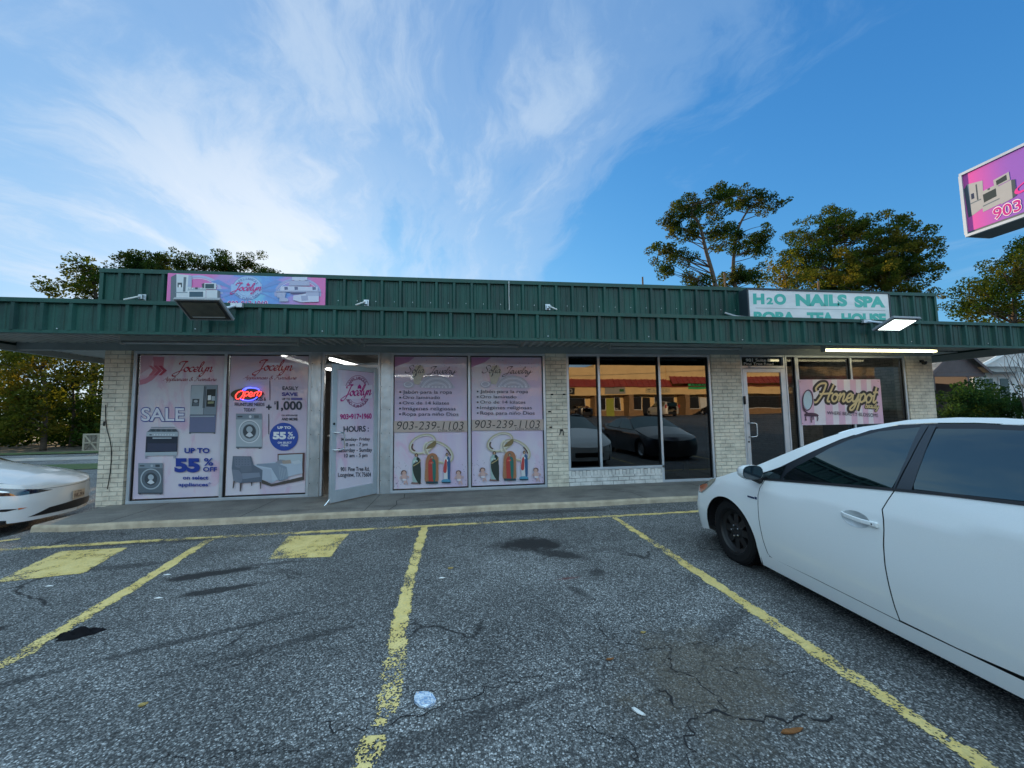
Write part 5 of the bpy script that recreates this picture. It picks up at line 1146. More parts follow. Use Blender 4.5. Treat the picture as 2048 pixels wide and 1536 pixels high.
def top_loft(b, xs, S, Zc, nt_=14, sharp=2.3, tlo=0., thi=1.):
    """upper skin from the left shoulder over the centre line to the right shoulder"""
    vs, fs, ns = [], [], []; T = [-1+2*i/(2*nt_) for i in range(2*nt_+1)]
    for X in xs:
        s_ = interp(X, S); c = max(interp(X, Zc), s_); w = b.F(X, s_)
        for t in T: vs.append(Vector((X, -t*w, s_+(c-s_)*(1-abs(t)**sharp))))
    n = len(T); nx = len(xs)
    for i in range(nx-1):
        for k in range(n-1): fs.append((i*n+k, (i+1)*n+k, (i+1)*n+k+1, i*n+k+1))
    return vs, fs, n
def loft_obj(name, vs, fs, m, parent):
    mb = MB(); mb.add(vs, fs); 
    o = mb.build(name, m, smooth=True); o.parent = parent; o.location = (0, 0, 0); return o
def wheel(parent, X, y, z, r, sd, style='black', w_=.2, rimr=.215):
    ax = Vector((0, sd, 0)); c = Vector((X, y, z))
    mb = MB(); mb.lathe(c, ax, [(-w_, rimr), (-w_, r*.9), (-w_+.03, r*.985), (-.03, r*.985), (-.012, r*.955), (.0, r*.88), (.0, rimr+.02), (-.012, rimr)], 44)
    for i in range(60):
        q = 2*math.pi*i/60; d = Vector((math.cos(q), 0, math.sin(q))); tt = Vector((-math.sin(q), 0, math.cos(q)))
        mb.obox(c+d*(r*.99)-ax*.035, tt*.009, ax*.022, d*(r*.012)); mb.obox(c+d*(r*.99)-ax*(w_-.04), tt*.009, ax*.022, d*(r*.012))
    wh = prt('wheel', mb, M['rubber'], parent, smooth=False)
    rm = mat('black_steel_rim', (.005, .005, .006), .5, 0) if style == 'black' else mat('alloy_rim', (.35, .36, .38), .3, .8)
    mb = MB(); mb.lathe(c, ax, [(-.012, rimr), (-.03, rimr-.01), (-.05, rimr-.04), (-.10, rimr-.05)], 40)
    mb.lathe(c, ax, [(-.045, .0), (-.04, .05), (-.05, .075)], 24); ns_ = 8
    for i in range(ns_):
        q = 2*math.pi*i/ns_; d = Vector((math.cos(q), 0, math.sin(q))); tt = Vector((-math.sin(q), 0, math.cos(q)))
        mb.obox(c+d*(.055+rimr)/2-ax*.062, d*(rimr-.06)/2, tt*.034, ax*.012)
    mb.lathe(c, ax, [(-.10, 0), (-.10, rimr-.03)], 24)
    ri = prt('rim', mb, rm, wh)
    mb = MB()
    for i in range(5):
        q = 2*math.pi*i/5; d = Vector((math.cos(q), 0, math.sin(q))); mb.lathe(c+d*.055-ax*.04, ax, [(0, .010), (.014, .010), (.018, 0)], 6)
    prt('lug_nuts', mb, M['chrome'], wh); return wh
def arch_poly(cx_, cz_, r, z0, a0=180, a1=0, n=18, sx=1.0):
    return [(cx_+sx*r*math.cos(R(a0+(a1-a0)*i/n)), cz_+r*math.sin(R(a0+(a1-a0)*i/n))) for i in range(n+1)]

def hatchback():
    P = dict(W=.905, nx=-.15, nz=.45, nlo=.12, nhi=.27, np=2.6, xf=.98, nr=.42, xr=-3.72,
             belt=[(-3.9, 1.16), (-2.3, 1.10), (-1.5, 1.045), (-.6, .965), (0, .93), (1, .8)], crease=[(-3.9, .97), (-2.2, .93), (-1.4, .88), (-.6, .84), (0, .82), (1, .70)])
    b = Body(P); root = empty('parked_hatchback', 'white hatchback with black steel wheels and tinted windows parked nearest at the right', 'car', (3.685, -4.0, LOT), R(88.0))
    S = [(-3.72, 1.22), (-3.4, 1.33), (-3.0, 1.42), (-2.5, 1.49), (-2.08, 1.522), (-1.86, 1.527), (-1.60, 1.515), (-1.30, 1.470), (-1.06, 1.392), (-.76, 1.250), (-.49, 1.110), (-.28, 1.003), (-.09, .942), (.07, .885), (.24, .83), (.44, .745), (.6, .69), (.8, .62), (.98, .56)]
    Zc = [(-3.72, 1.28), (-3.0, 1.48), (-2.4, 1.54), (-1.65, 1.552), (-1.30, 1.53), (-1.06, 1.455), (-.76, 1.325), (-.49, 1.19), (-.28, 1.08), (0, 1.0), (.24, .93), (.44, .87), (.6, .80), (.8, .70), (.98, .56)]
    WH = M['paint_white']
    TT = [(-3.45, 1.22), (-3.1, 1.36), (-2.6, 1.455), (-2.108, 1.487), (-1.896, 1.492), (-1.678, 1.486), (-1.487, 1.471), (-1.301, 1.427), (-1.107, 1.343), (-.892, 1.220), (-.646, 1.070), (-.442, .975), (-.25, .918)]
    BL = [(-.25, .908), (-.691, .957), (-1.32, 1.024), (-1.619, 1.054), (-1.908, 1.080), (-2.3, 1.105), (-3.45, 1.17)]
    seam1 = [(-.522, .945), (-.480, .861), (-.465, .79), (-.464, .699), (-.466, .562), (-.483, .385), (-.507, .275), (-.53, .255)]
    seam2 = [(-1.619, 1.054), (-1.593, .989), (-1.570, .924), (-1.584, .861), (-1.585, .798), (-1.578, .7), (-1.577, .573), (-1.584, .451), (-1.594, .317), (-1.604, .245)]
    dxs = lambda L_, d: [(x+d, z) for x, z in L_]
    arch = arch_poly(.02, .285, .385, .1, 178, 0, 22, 1.05)      # rear edge ... front edge
    rarch = arch_poly(-2.70, .30, .375, .1, 180, 0, 22, 1.03)
    Sf = [(x, z) for x, z in S]
    body = []
    for sd in (1, -1):
        shoulder = [(x, interp(x, S)) for x in (-3.6, -3.2, -2.8, -2.4, -2.02, -1.8, -1.53, -1.22, -.98, -.7, -.45, -.25, -.07, .07, .24, .44)]
        # front wing + bumper
        wing = [(.56, .30)]+[(.56, .50), (.56, .7027), (.44, .745), (.24, .83), (.07, .885), (-.07, .94), (-.25, 1.0)]+[(-.25, .912), (-.522, .943)]+seam1[1:]+[(-.40, .20)]+[(-.385, .13)]+arch[1:-1]+[(.425, .22), (.56, .19)]
        wing = dxs(wing, 0)
        body.append(b.patch([(x+(.004 if x < -.44 and z > .25 else 0), z) for x, z in wing], sd, 0))
        # pillar, roof rail
        rail = [(-.25, .918)]+list(reversed(TT[:-1]))+[]+[(x, z) for x, z in shoulder if x <= -.25]
        rail = [(-.25, .922)]+[(x, z+.003) for x, z in reversed(TT[:-1])]+[(x, z) for x, z in shoulder if x < -.2]
        body.append(b.patch(rail, sd, 0))
        # rear quarter
        q_ = [(-2.42, 1.108), (-3.45, 1.172), (-3.46, 1.22), (-3.6, 1.25), (-3.68, 1.0), (-3.68, .35), (-3.4, .22), (-3.10, .22)]+rarch[1:-1]+[(-2.30, .27), (-2.36, .62)]
        body.append(b.patch(q_, sd, 0))
        body.append(b.patch([(-.40, .128), (-.405, .255), (-.53, .248), (-1.0, .243), (-1.604, .232), (-2.2, .24), (-2.30, .26), (-2.31, .14), (-1.5, .125)], sd, .0))
    car_mesh('body', body, WH, root)
    mb = MB(); nth, nv = 44, 16; x0_, xe = .558, .98
    for j in range(nv+1):
        for i in range(nth+1):
            th = math.pi*(i/nth-.5); X = x0_+(xe-x0_)*math.cos(th); s_ = interp(X, S); z = .18+(s_-.18)*j/nv
            y = b.F(min(X, xe-1e-5), z)*(1 if th > 0 else -1) if i != nth//2 else 0; mb.v.append((X, y, z))
    for j in range(nv):
        for i in range(nth): mb.f.append((j*(nth+1)+i, j*(nth+1)+i+1, (j+1)*(nth+1)+i+1, (j+1)*(nth+1)+i)); mb.mi.append(0)
    prt('bumper', mb, WH, root, smooth=True)
    mb = MB(); mb.box(xe-.12, xe+.004, -.42, .42, .28, .42); prt('grille', mb, M['black'], root, bevel=.02)
    vs, fs, n = top_loft(b, [min(x0_+(xe-x0_)*math.cos(R(90*i/14)), xe-1e-5) for i in range(15)]+rng(.50, -.28, .06), S, Zc); loft_obj('hood', vs, fs, WH, root)
    vs, fs, n = top_loft(b, rng(-1.06, -3.72, .1), S, Zc, sharp=3.2); loft_obj('roof', vs, fs, WH, root)
    vs, fs, n = top_loft(b, rng(-.283, -1.057, .06), S, Zc, sharp=2.4); loft_obj('windshield', vs, fs, M['glass_car'], root)
    # near A pillar skin beside the windshield
    # dark shell beneath the panel gaps and behind the wheels
    inner = []
    for sd in (1, -1):
        inner.append(b.patch([(-.42, .2), (-.42, 1.0), (-.9, 1.23), (-1.3, 1.42), (-3.2, 1.3), (-3.3, 1.1), (-2.3, .9), (-2.3, .2)], sd, -.016, step=.1))
    car_mesh('gap_shell', inner, M['black'], root, False)
    mb = MB(); mb.box(-3.6, .80, -.70, .70, .16, .60); mb.box(-3.2, -.6, -.72, .72, .16, .9); prt('underbody', mb, M['black'], root)
    for sd in (1, -1):
        FD = dxs(seam1, -.004)+[(x, z) for x, z in [(-.56, .247), (-1.0, .248), (-1.598, .237)]]+list(reversed(dxs(seam2, .004)))+[(-1.32, 1.022), (-.691, .955)]
        d_ = car_mesh('front_door', [b.patch(FD, sd, 0, step=.04)], WH, root)
        RD = [(x-.004, z) for x, z in seam2]+[(-1.9, .244), (-2.28, .27), (-2.35, .62), (-2.62, .72), (-2.60, 1.0), (-2.52, 1.112), (-2.3, 1.10), (-1.908, 1.078)]
        d2 = car_mesh('rear_door', [b.patch(RD, sd, 0)], WH, root)
        # black window surround
        gb = [(-.255, .912)]+BL[1:]+[(x, z) for x, z in TT[:-1]]
        car_mesh('window_surround', [b.patch(gb, sd, -.003)], mat('satin_black_trim', (.010, .013, .018), .35, 0, .5, .1), root)
        bl = []
        for (x0, z0), (x1, z1) in zip(BL, BL[1:-1]): bl.append(((x0, z0), (x1, z1)))
        up_ = [(x, z+.013) for x, z in BL[:-1]]; car_mesh('belt_molding', [b.patch([(x, z-.004) for x, z in BL[:-1]]+list(reversed(up_)), sd, .006)], M['black'], root)
        G1 = [(-1.630, 1.458), (-1.376, 1.418), (-1.188, 1.347), (-1.056, 1.271), (-.923, 1.170), (-.80, 1.085), (-.742, 1.03), (-.716, .975), (-.894, .995), (-1.319, 1.037), (-1.602, 1.066), (-1.620, 1.143), (-1.636, 1.258), (-1.640, 1.411)]
        Q1 = [(-.29, .927), (-.433, .980), (-.637, 1.062), (-.705, 1.092), (-.686, .972)]
        G2 = [(-2.55, 1.42), (-2.119, 1.456), (-1.933, 1.459), (-1.723, 1.451), (-1.723, 1.346), (-1.716, 1.237), (-1.714, 1.121), (-1.729, 1.083), (-1.907, 1.094), (-2.207, 1.116), (-2.6, 1.135)]
        car_mesh('window', [b.patch(G1, sd, .003)], M['glass_car'], root); car_mesh('window', [b.patch(Q1, sd, .003)], M['glass_car'], root); car_mesh('window', [b.patch(G2, sd, .003)], M['glass_car'], root)
        car_mesh('window', [b.patch([(-2.66, 1.145), (-2.62, 1.41), (-3.05, 1.33), (-3.3, 1.20)], sd, .003)], M['glass_car'], root)
        bp = [(-1.572, 1.462), (-1.60, 1.1), (-1.612, 1.058), (-1.700, 1.066), (-1.672, 1.3), (-1.655, 1.462)]
        car_mesh('door_pillar', [b.patch([(-1.630, 1.470), (-1.630, 1.25), (-1.612, 1.066), (-1.620, 1.064), (-1.652, 1.25), (-1.671, 1.470)], sd, .005), b.patch([(-1.677, 1.470), (-1.659, 1.25), (-1.630, 1.064), (-1.718, 1.076), (-1.722, 1.25), (-1.716, 1.468)], sd, .005)], mat('pillar_film', (.022, .032, .042), .28, 0, .6, .05), root)
        # handle: dished oval and a bar
        cs = [(-1.395+.102*math.cos(q), .818+.056*math.sin(q)) for q in np.arange(0, 2*math.pi, .35)]
        vs, fs, ns = b.patch(cs, sd, .0012, step=.012)
        dd = []
        for v, nn in zip(vs, ns):
            rr_ = math.hypot((v.x+1.395)/.102, (v.z-.818)/.056); k = max(0, 1-rr_*rr_); dd.append((v, k))
        ns2 = [(n_+Vector(((v.x+1.395)*7.5, 0, (v.z-.818)*12.))*(-1.)*(.0 if k <= 0 else 1)).normalized() for (v, k), n_ in zip(dd, ns)]
        car_mesh('handle_cup', [([v for v, k in dd], fs, ns2)], mat('cup_paint', (.50, .53, .55), .3, coat=.6), d_)
        hb = MB(); P_ = [(-1.298, .835), (-1.33, .832), (-1.40, .826), (-1.46, .822), (-1.53, .820), (-1.552, .820)]; h0 = [.004, .020, .026, .024, .012, .008]
        pp = [Vector((x, sd*(b.F(x, z)+h_), z)) for (x, z), h_ in zip(P_, h0)]
        for u, v in zip(pp, pp[1:]):
            m_ = (u+v)/2; ax = (v-u)/2; hb.obox(m_, ax*1.03, Vector((0, .006, 0)), Vector((0, 0, .0145)))
        hh = prt('handle', hb, WH, d_, bevel=.005)
        hb = MB(); hb.obox(Vector((-1.528, sd*(b.F(-1.528, .82)+.010), .818)), Vector((.028, 0, 0)), Vector((0, .009, 0)), Vector((0, 0, .018))); prt('lock_cover', hb, WH, d_, bevel=.008)
        hb = MB(); hb.lathe((-1.520, sd*(b.F(-1.52, .82)+.0195), .818), (0, sd, 0), [(0, .007), (.001, 0)], 12); prt('keyhole', hb, M['black'], d_)
        # mirror
        mc = Vector((-.475, sd*(b.F(-.45, .96)+.125), 1.008)); mb = MB()
        seg, vs, fs = 18, [], []
        for i, (t, k) in enumerate(((.085, .02), (.078, .55), (.05, .86), (.0, 1.0), (-.045, .97))):
            for j in range(seg):
                q = 2*math.pi*j/seg; cy, cz = math.copysign(abs(math.cos(q))**.75, math.cos(q)), math.copysign(abs(math.sin(q))**.75, math.sin(q)); vs.append(mc+Vector((t, cy*.105*k, cz*.068*k)))
        for i in range(4):
            for j in range(seg): fs.append((i*seg+j, i*seg+(j+1) % seg, (i+1)*seg+(j+1) % seg, (i+1)*seg+j))
        mb.add(vs, fs); mr = prt('mirror', mb, WH, root, smooth=True)
        mb = MB(); vs = [mc+Vector((-.0465, math.copysign(abs(math.cos(q))**.75, math.cos(q))*.099, math.copysign(abs(math.sin(q))**.75, math.sin(q))*.062)) for q in [2*math.pi*j/seg for j in range(seg)]]
        vs2 = [mc+(v-mc)*1.0 for v in vs]; mb.add(vs, [tuple(range(seg))]); prt('mirror_glass', mb, mat('mirror_glass_dark', (.008, .02, .03), .06, 0, 1., 0), mr)
        mb = MB(); mb.tube([mc+Vector((.01, -sd*.04, -.05)), mc+Vector((0, -sd*.10, -.085)), Vector((-.47, sd*(b.F(-.47, .93)-.01), .925))], [.034, .030, .028], 10); prt('mirror_arm', mb, M['black'], mr)
        # head lamp
        hl = [(.436, .735), (.435, .69), (.52, .63), (.66, .60), (.74, .615), (.70, .655), (.60, .692), (.44, .748), (.30, .818), (.19, .858), (.18, .845), (.28, .78)]
        hl = [(.60, .60), (.64, .645), (.60, .69), (.44, .745), (.30, .808), (.20, .838), (.215, .80), (.30, .735), (.40, .672), (.50, .615)]
        car_mesh('headlight', [b.patch(hl, sd, .004)], mat('lamp_glass', (.20, .20, .17), .08, .2, 1., .2, 30, coat=1.), root)
        car_mesh('turn_signal', [b.patch([(.60, .618), (.60, .675), (.50, .715), (.38, .745), (.36, .72), (.44, .665), (.52, .622)], sd, .006)], mat('amber_lens', (.50, .13, .05), .15, 0, .8, .3, 60, coat=1.), root)
        for X in (.02, -2.70):
            mb = MB(); q_ = [R(-5+190*i/20) for i in range(21)]; mb.add([(X+.385*math.cos(q), sd*y, .30+.385*math.sin(q)) for y in (.56, .86) for q in q_], [(i, i+1, 22+i, 21+i) for i in range(20)]); mb.add([(X+.385*math.cos(q), sd*.56, .30+.385*math.sin(q)) for q in q_], [tuple(range(21))]); prt('wheel_liner', mb, M['black'], root)
        # small dark badge on the wing
        bt = MB(); x0 = -.335
        for k in range(7):
            x = x0-.013*k; bt.obox(Vector((x, sd*(b.F(x, .752)+.003), .752)), Vector((.0045, 0, 0)), Vector((0, .002, 0)), Vector((0, 0, .0075)))
        bt.obox(Vector((x0-.104, sd*(b.F(x0-.104, .755)+.003), .757)), Vector((.012, 0, 0)), Vector((0, .002, 0)), Vector((0, 0, .011))); prt('badge', bt, mat('blue_badge', (.01, .03, .10), .3), root)
        for X in (.01, -2.70): wheel(root, X, sd*(.845 if X > 0 else .82), .318, .328, sd)
    car_mesh('seam_line', [b.patch([(-.404, .255), (-.404, .262), (-.53, .256), (-1.0, .2505), (-1.0, .2445), (-.53, .249)], 1, -.001, step=.1)], M['black'], root, False)
    return root
hb_root = hatchback()

def sedan(root, paint, P, S, Zc, TT, BL, wheels, glass, arch_r=.37, hood_end=-.45, glass_end=-1.15, roof_end=-3.0, wb=2.85):
    b = Body(P); parts = []
    xe, xr = P['xf'], P['xr']+.05; xf = P['xf']-P['nr']-.01
    for sd in (1, -1):
        fa = arch_poly(0, .33, arch_r, 0, 180, 0, 16); ra = arch_poly(-wb, .33, arch_r, 0, 180, 0, 16)
        shl = [(x, interp(x, S)) for x in rng(xf, BL[0][0], .12)]
        low = [(xr, .3)]+[(-wb-arch_r-.02, .2)]+ra+[(-wb+arch_r+.02, .17), (-arch_r-.02, .17)]+fa+[(arch_r+.02, .2), (xf, .19)]
        side = shl+BL+[(x, interp(x, S)) for x in rng(BL[-1][0]-.02, xr, .12)]+low
        parts.append(b.patch(side, sd, 0, step=.07))
        parts.append(b.patch([(BL[0][0], BL[0][1]+.003)]+[(x, z+.003) for x, z in TT]+[(BL[-1][0], BL[-1][1]+.003)]+[(x, interp(x, S)) for x in reversed(rng(BL[0][0], BL[-1][0], .12))], sd, 0, step=.07))
    car_mesh('body', parts, paint, root)
    mb = MB(); nth, nv = 44, 16; x0_ = xf
    for j in range(nv+1):
        for i in range(nth+1):
            th = math.pi*(i/nth-.5); X = x0_+(xe-x0_)*math.cos(th); s_ = interp(X, S); z = .14+(s_-.14)*j/nv
            X2 = X; y = b.F(min(X, xe-1e-5), z)*(1 if th > 0 else -1) if i not in (nth//2,) else 0
            mb.v.append((X2, y, z))
    for j in range(nv):
        for i in range(nth): mb.f.append((j*(nth+1)+i, j*(nth+1)+i+1, (j+1)*(nth+1)+i+1, (j+1)*(nth+1)+i)); mb.mi.append(0)
    prt('bumper', mb, paint, root, smooth=True)
    hx = [x0_+(xe-x0_)*math.cos(R(90*i/14)) for i in range(15)]
    vs, fs, n = top_loft(b, [min(x, xe-1e-5) for x in hx], S, Zc, sharp=2.6); loft_obj('hood_front', vs, fs, paint, root)
    for nm, a, c, m, sh in (('hood', xf+.001, hood_end, paint, 2.6), ('windshield', hood_end-.003, glass_end, M['glass_car'], 2.6), ('roof', glass_end-.003, roof_end, paint, 3.2), ('rear_window', roof_end-.003, roof_end-.6, M['glass_car'], 2.6), ('trunk_lid', roof_end-.603, xr-.05, paint, 2.6)):
        if a <= c: continue
        vs, fs, n = top_loft(b, rng(a, max(c, xr-.05), .06), S, Zc, sharp=sh); loft_obj(nm, vs, fs, m, root)
    for sd in (1, -1):
        car_mesh('window_surround', [b.patch(BL+list(reversed(TT)), sd, -.003, step=.09)], M['black'], root)
        mid = (BL[0][0]+BL[-1][0])/2
        for lo, hi in ((mid+.05, 9), (-9, mid-.03)):
            pl_ = [(x, z+.03) for x, z in BL if lo < x < hi]; tp = [(x, z-.04) for x, z in TT if lo < x < hi]
            if lo > -9: pl_ = pl_+[(lo, interp(-lo, [(-x, z) for x, z in BL])+.03)]; tp = tp+[(lo, interp(-lo, [(-x, z) for x, z in TT])-.04)]
            else: pl_ = [(hi, interp(-hi, [(-x, z) for x, z in BL])+.03)]+pl_; tp = [(hi, interp(-hi, [(-x, z) for x, z in TT])-.04)]+tp
            try: car_mesh('window', [b.patch(pl_+list(reversed(tp)), sd, .003, step=.09)], M['glass_car'], root)
            except Exception as ex: print('window', ex)
        for X in (0, -wb): wheel(root, X, sd*(P['W']-.06), .33, .33, sd, wheels)
    mb = MB(); mb.box(P['xr']+.2, P['xf']-.3, -.65, .65, .17, .55); prt('underbody', mb, M['black'], root)
    return b
SP = dict(W=.93, nx=-.1, nz=.45, nlo=.16, nhi=.30, np=2.4, xf=.88, nr=.40, xr=-3.85, belt=[(-3.9, 1.0), (-1.5, .97), (0, .88), (1, .70)], crease=[(-3.9, .90), (0, .80), (.5, .70), (1, .60)])
SS = [(-3.85, .95), (-3.4, 1.03), (-2.9, 1.15), (-2.4, 1.30), (-1.9, 1.385), (-1.5, 1.39), (-1.1, 1.32), (-.7, 1.12), (-.42, .955), (-.2, .90), (.2, .83), (.5, .745), (.7, .69), (.88, .63)]
SZ = [(-3.85, 1.02), (-3.4, 1.12), (-2.9, 1.27), (-2.4, 1.41), (-1.7, 1.455), (-1.1, 1.40), (-.7, 1.22), (-.42, 1.04), (-.2, .985), (.2, .92), (.5, .825), (.7, .745), (.88, .635)]
STT = [(-.45, .93), (-.8, 1.15), (-1.15, 1.31), (-1.5, 1.355), (-1.9, 1.35), (-2.35, 1.27), (-2.75, 1.13), (-2.95, 1.03)]
SBL = [(-.43, .92), (-1.0, .935), (-1.8, .96), (-2.5, .98), (-2.97, 1.01)]
# white sedan at the left end of the building
sed = empty('parked_sedan', 'glossy white sedan nosing in beside the left end of the shop row', 'car', (-7.76, .16, G(-8.4, 0)+.08), R(14))
bsed = sedan(sed, M['paint_white2'], SP, SS, SZ, STT, SBL, 'alloy', None)
def nose_pt(b, y, z, out=0.):
    """point of the nose surface at sideways position y and height z"""
    lo, hi = 0.2, b.P['xf']
    for _ in range(30):
        m_ = (lo+hi)/2
        if b.F(m_, z) > abs(y): lo = m_
        else: hi = m_
    return lo+out
def nose_patch(b, pts, off, name, m, root, th=0):
    B_ = []
    for (a, c), (d, e_) in zip(pts, pts[1:]+pts[:1]):
        n = max(1, int(math.hypot(d-a, e_-c)/.03)); B_ += [(a+(d-a)*i/n, c+(e_-c)*i/n) for i in range(n)]
    m_ = len(B_); V = [Vector(p) for p in B_]
    def ins(x, z):
        r = False; j = m_-1
        for i in range(m_):
            if (B_[i][1] > z) != (B_[j][1] > z) and x < (B_[j][0]-B_[i][0])*(z-B_[i][1])/(B_[j][1]-B_[i][1])+B_[i][0]: r = not r
            j = i
        return r
    for y in np.arange(min(p[0] for p in B_), max(p[0] for p in B_), .035):
        for z in np.arange(min(p[1] for p in B_), max(p[1] for p in B_), .025):
            if ins(y, z) and min((y-p[0])**2+(z-p[1])**2 for p in B_) > .0002: V.append(Vector((y, z)))
    vv, ee, ff, *_ = delaunay_2d_cdt(V, [(i, (i+1) % m_) for i in range(m_)], [list(range(m_))], 1, 1e-6)
    mb = MB(); mb.add([(nose_pt(b, p.x, p.y, off), p.x, p.y) for p in vv], [tuple(f) for f in ff]); return prt(name, mb, m, root, smooth=True)
# pieces of the nose
for sd in (1, -1):
    car_mesh('headlight', [bsed.patch([(.80, .585), (.70, .635), (.56, .67), (.42, .70), (.26, .73), (.10, .745), (.06, .70), (.20, .635), (.40, .585), (.60, .565), (.72, .57)], sd, .004, step=.03)], mat('dark_lamp', (.006, .008, .02), .05, 0, 1., 0, coat=1.), sed)
    car_mesh('lamp_chrome', [bsed.patch([(.50, .635), (.40, .665), (.36, .655), (.42, .63)], sd, .007, step=.03), bsed.patch([(.20, .705), (.14, .715), (.15, .70), (.20, .69)], sd, .007, step=.03)], M['chrome'], sed)
    car_mesh('fog_slot', [bsed.patch([(.60, .36), (.48, .375), (.30, .385), (.31, .345), (.48, .335)], sd, .004, step=.03)], M['black'], sed)
    car_mesh('side_marker', [bsed.patch([(.66, .362), (.59, .372), (.59, .342)], sd, .007, step=.03)], mat('orange_lens', (.62, .16, .05), .2, coat=1.), sed)
nose_patch(bsed, [(-.74, .20), (-.52, .30), (-.1, .325), (.1, .325), (.52, .30), (.74, .20), (0, .19)], .006, 'intake', M['black'], sed)
0 and nose_patch(bsed, [(-.62, .135), (-.60, .165), (0, .165), (.60, .165), (.62, .135), (0, .125)], .02, 'lip', M['paint_white2'], sed)
hs2 = MB(); hs2.tube([(nose_pt(bsed, y_, .605-.0*abs(y_), .001), y_, .605+.05*abs(y_)**2) for y_ in np.linspace(-.72, .72, 25)], .0035, 5); prt('hood_seam', hs2, M['black'], sed)
e_ = MB(); xp = nose_pt(bsed, 0, .40, .02); e_.box(xp-.008, xp, -.155, .155, .345, .495); pt_ = prt('number_plate', e_, mat('plate_cream', (.62, .50, .38), .5), sed, bevel=.003)
def plate_text(st, y0, y1, z0, z1, bold, col):
    vs, fs, bb = text_mesh(st, bold); mb = MB(); mb.add([(xp+.002, y0+(x-bb[0])/(bb[1]-bb[0])*(y1-y0), z0+(z-bb[2])/(bb[3]-bb[2])*(z1-z0)) for x, z in vs], fs); prt('plate_lettering', mb, flat(col), pt_)
plate_text('VVK-3914', -.135, .135, .365, .445, .02, (.10, .03, .02)); plate_text('TEXAS', -.05, .06, .462, .482, .02, (.05, .03, .08)); plate_text('★', -.12, -.10, .460, .484, 0., (.05, .03, .08))
bpy.context.view_layer.update()
def clone(o, parent=None):
    c = o.copy(); C.objects.link(c); c.parent = parent
    for ch in list(o.children): clone(ch, c)
    return c
# dark sedan hidden behind the hatchback, and cars across the lot that the mirror windows show
c2 = empty('parked_sedan', 'dark blue sedan parked in the next bay beyond the white hatchback', 'car', (6.9, -4.6, LOT), R(90))
sedan(c2, M['paint_dark'], SP, SS, SZ, STT, SBL, 'alloy', None)
VP = dict(SP); VP.update(belt=[(-3.9, 1.12), (0, 1.05), (1, .95)], crease=[(-3.9, .98), (1, .9)], W=.98, xf=.9)
VS = [(-3.85, 1.35), (-3.6, 1.62), (-3.2, 1.70), (-1.3, 1.72), (-.95, 1.55), (-.45, 1.12), (0, 1.02), (.5, .95), (.9, .80)]
VZ = [(-3.85, 1.40), (-3.6, 1.68), (-3.2, 1.77), (-1.3, 1.80), (-.95, 1.66), (-.45, 1.22), (0, 1.12), (.5, 1.04), (.9, .80)]
VTT = [(-.5, 1.10), (-.95, 1.50), (-1.3, 1.64), (-2.2, 1.65), (-3.2, 1.62), (-3.5, 1.45)]; VBL = [(-.48, 1.09), (-1.5, 1.10), (-2.5, 1.11), (-3.55, 1.13)]
c3 = empty('parked_van', 'pale minivan parked facing the orange lit shops across the street', 'car', (24.2, -37.4, G(24, -37)), R(-90)); sedan(c3, M['paint_silver'], VP, VS, VZ, VTT, VBL, 'alloy', None, roof_end=-3.75)
mb = MB(); mb.box(-3.855, -3.80, -.62, .62, 1.12, 1.52); prt('rear_window', mb, M['glass_car'], c3); mb = MB(); mb.box(-3.87, -3.82, -.86, -.72, .95, 1.3); mb.box(-3.87, -3.82, .72, .86, .95, 1.3); prt('tail_lights', mb, mat('red_lens', (.45, .02, .02), .2), c3)
for x, lab in ((14.0, 'dark sedan parked at the left end of the shops across the street'), (31.5, 'dark sedan parked below the green bakery sign across the street')):
    c = clone(c2); c.location = (x, -37.6, G(x, -37)); c.rotation_euler = (0, 0, R(-90)); c['label'] = lab; c['group'] = 'dark cars across the street'

# ------------------------------------------------------------------ shops across the street (seen mirrored in the windows)
ml = empty('strip_mall', 'long cream shop row with red metal awning roof across the street', 'building', (20, -41, .9)); MY = -40.0; GZ = .9
M['stucco'] = mat('cream_stucco', (.78, .55, .27), .85, 0, .3, .10, .6); M['redroof'] = mat('red_metal_roof', (.30, .045, .03), .5, 0, .4, .15, 1)
mb = MB(); mb.box(-40, 17.5, MY-14, MY-.6, 5.5, 7.3); mb.box(17.5, 27.6, MY-14, MY-.6, 5.5, 7.75); mb.box(27.6, 60, MY-14, MY-.5, 5.6, 8.1); mb.box(-40, 60, MY-14, MY, 3.68, 4.75); mb.box(-40, 60, MY-14, MY-2.0, GZ-.5, 5.6); sub('wall', mb, M['stucco'], ml)
mb = MB()
for x in np.arange(-40, 60, .8):
    z1 = 5.75 if x < 27.6 else 6.25; z0 = 4.72 if x < 27.6 else 5.1
    mb.add([(x, MY+.35, z0), (x+.8, MY+.35, z0), (x+.8, MY-.62, z1), (x, MY-.62, z1)], [(0, 1, 2, 3)]); mb.obox(((x), (MY-.13), (z0+z1)/2+.03), (.035, 0, 0), (0, .49, -(z1-z0)/2), (0, .02, .035))
mb.box(-40, 60, MY-.6, MY+.36, 4.70, 4.755); sub('awning_roof', mb, M['redroof'], ml)
M['redbrick'] = brick_mat('tan_brick_wall', (.30, .17, .08), (.36, .22, .11), (.30, .25, .18))
sub('brick_base', MB().box(-40, 60, MY-2.0, MY-1.85, GZ-.4, GZ+.75), M['redbrick'], ml)
mb = MB()
for x in (-30, -20, -10, 0, 8.5, 17.6, 22.3, 30.2, 38.5, 47, 55): mb.box(x-.32, x+.32, MY-1.84, MY-.15, GZ-.4, 3.70)
sub('brick_pillar', mb, M['redbrick'], ml)
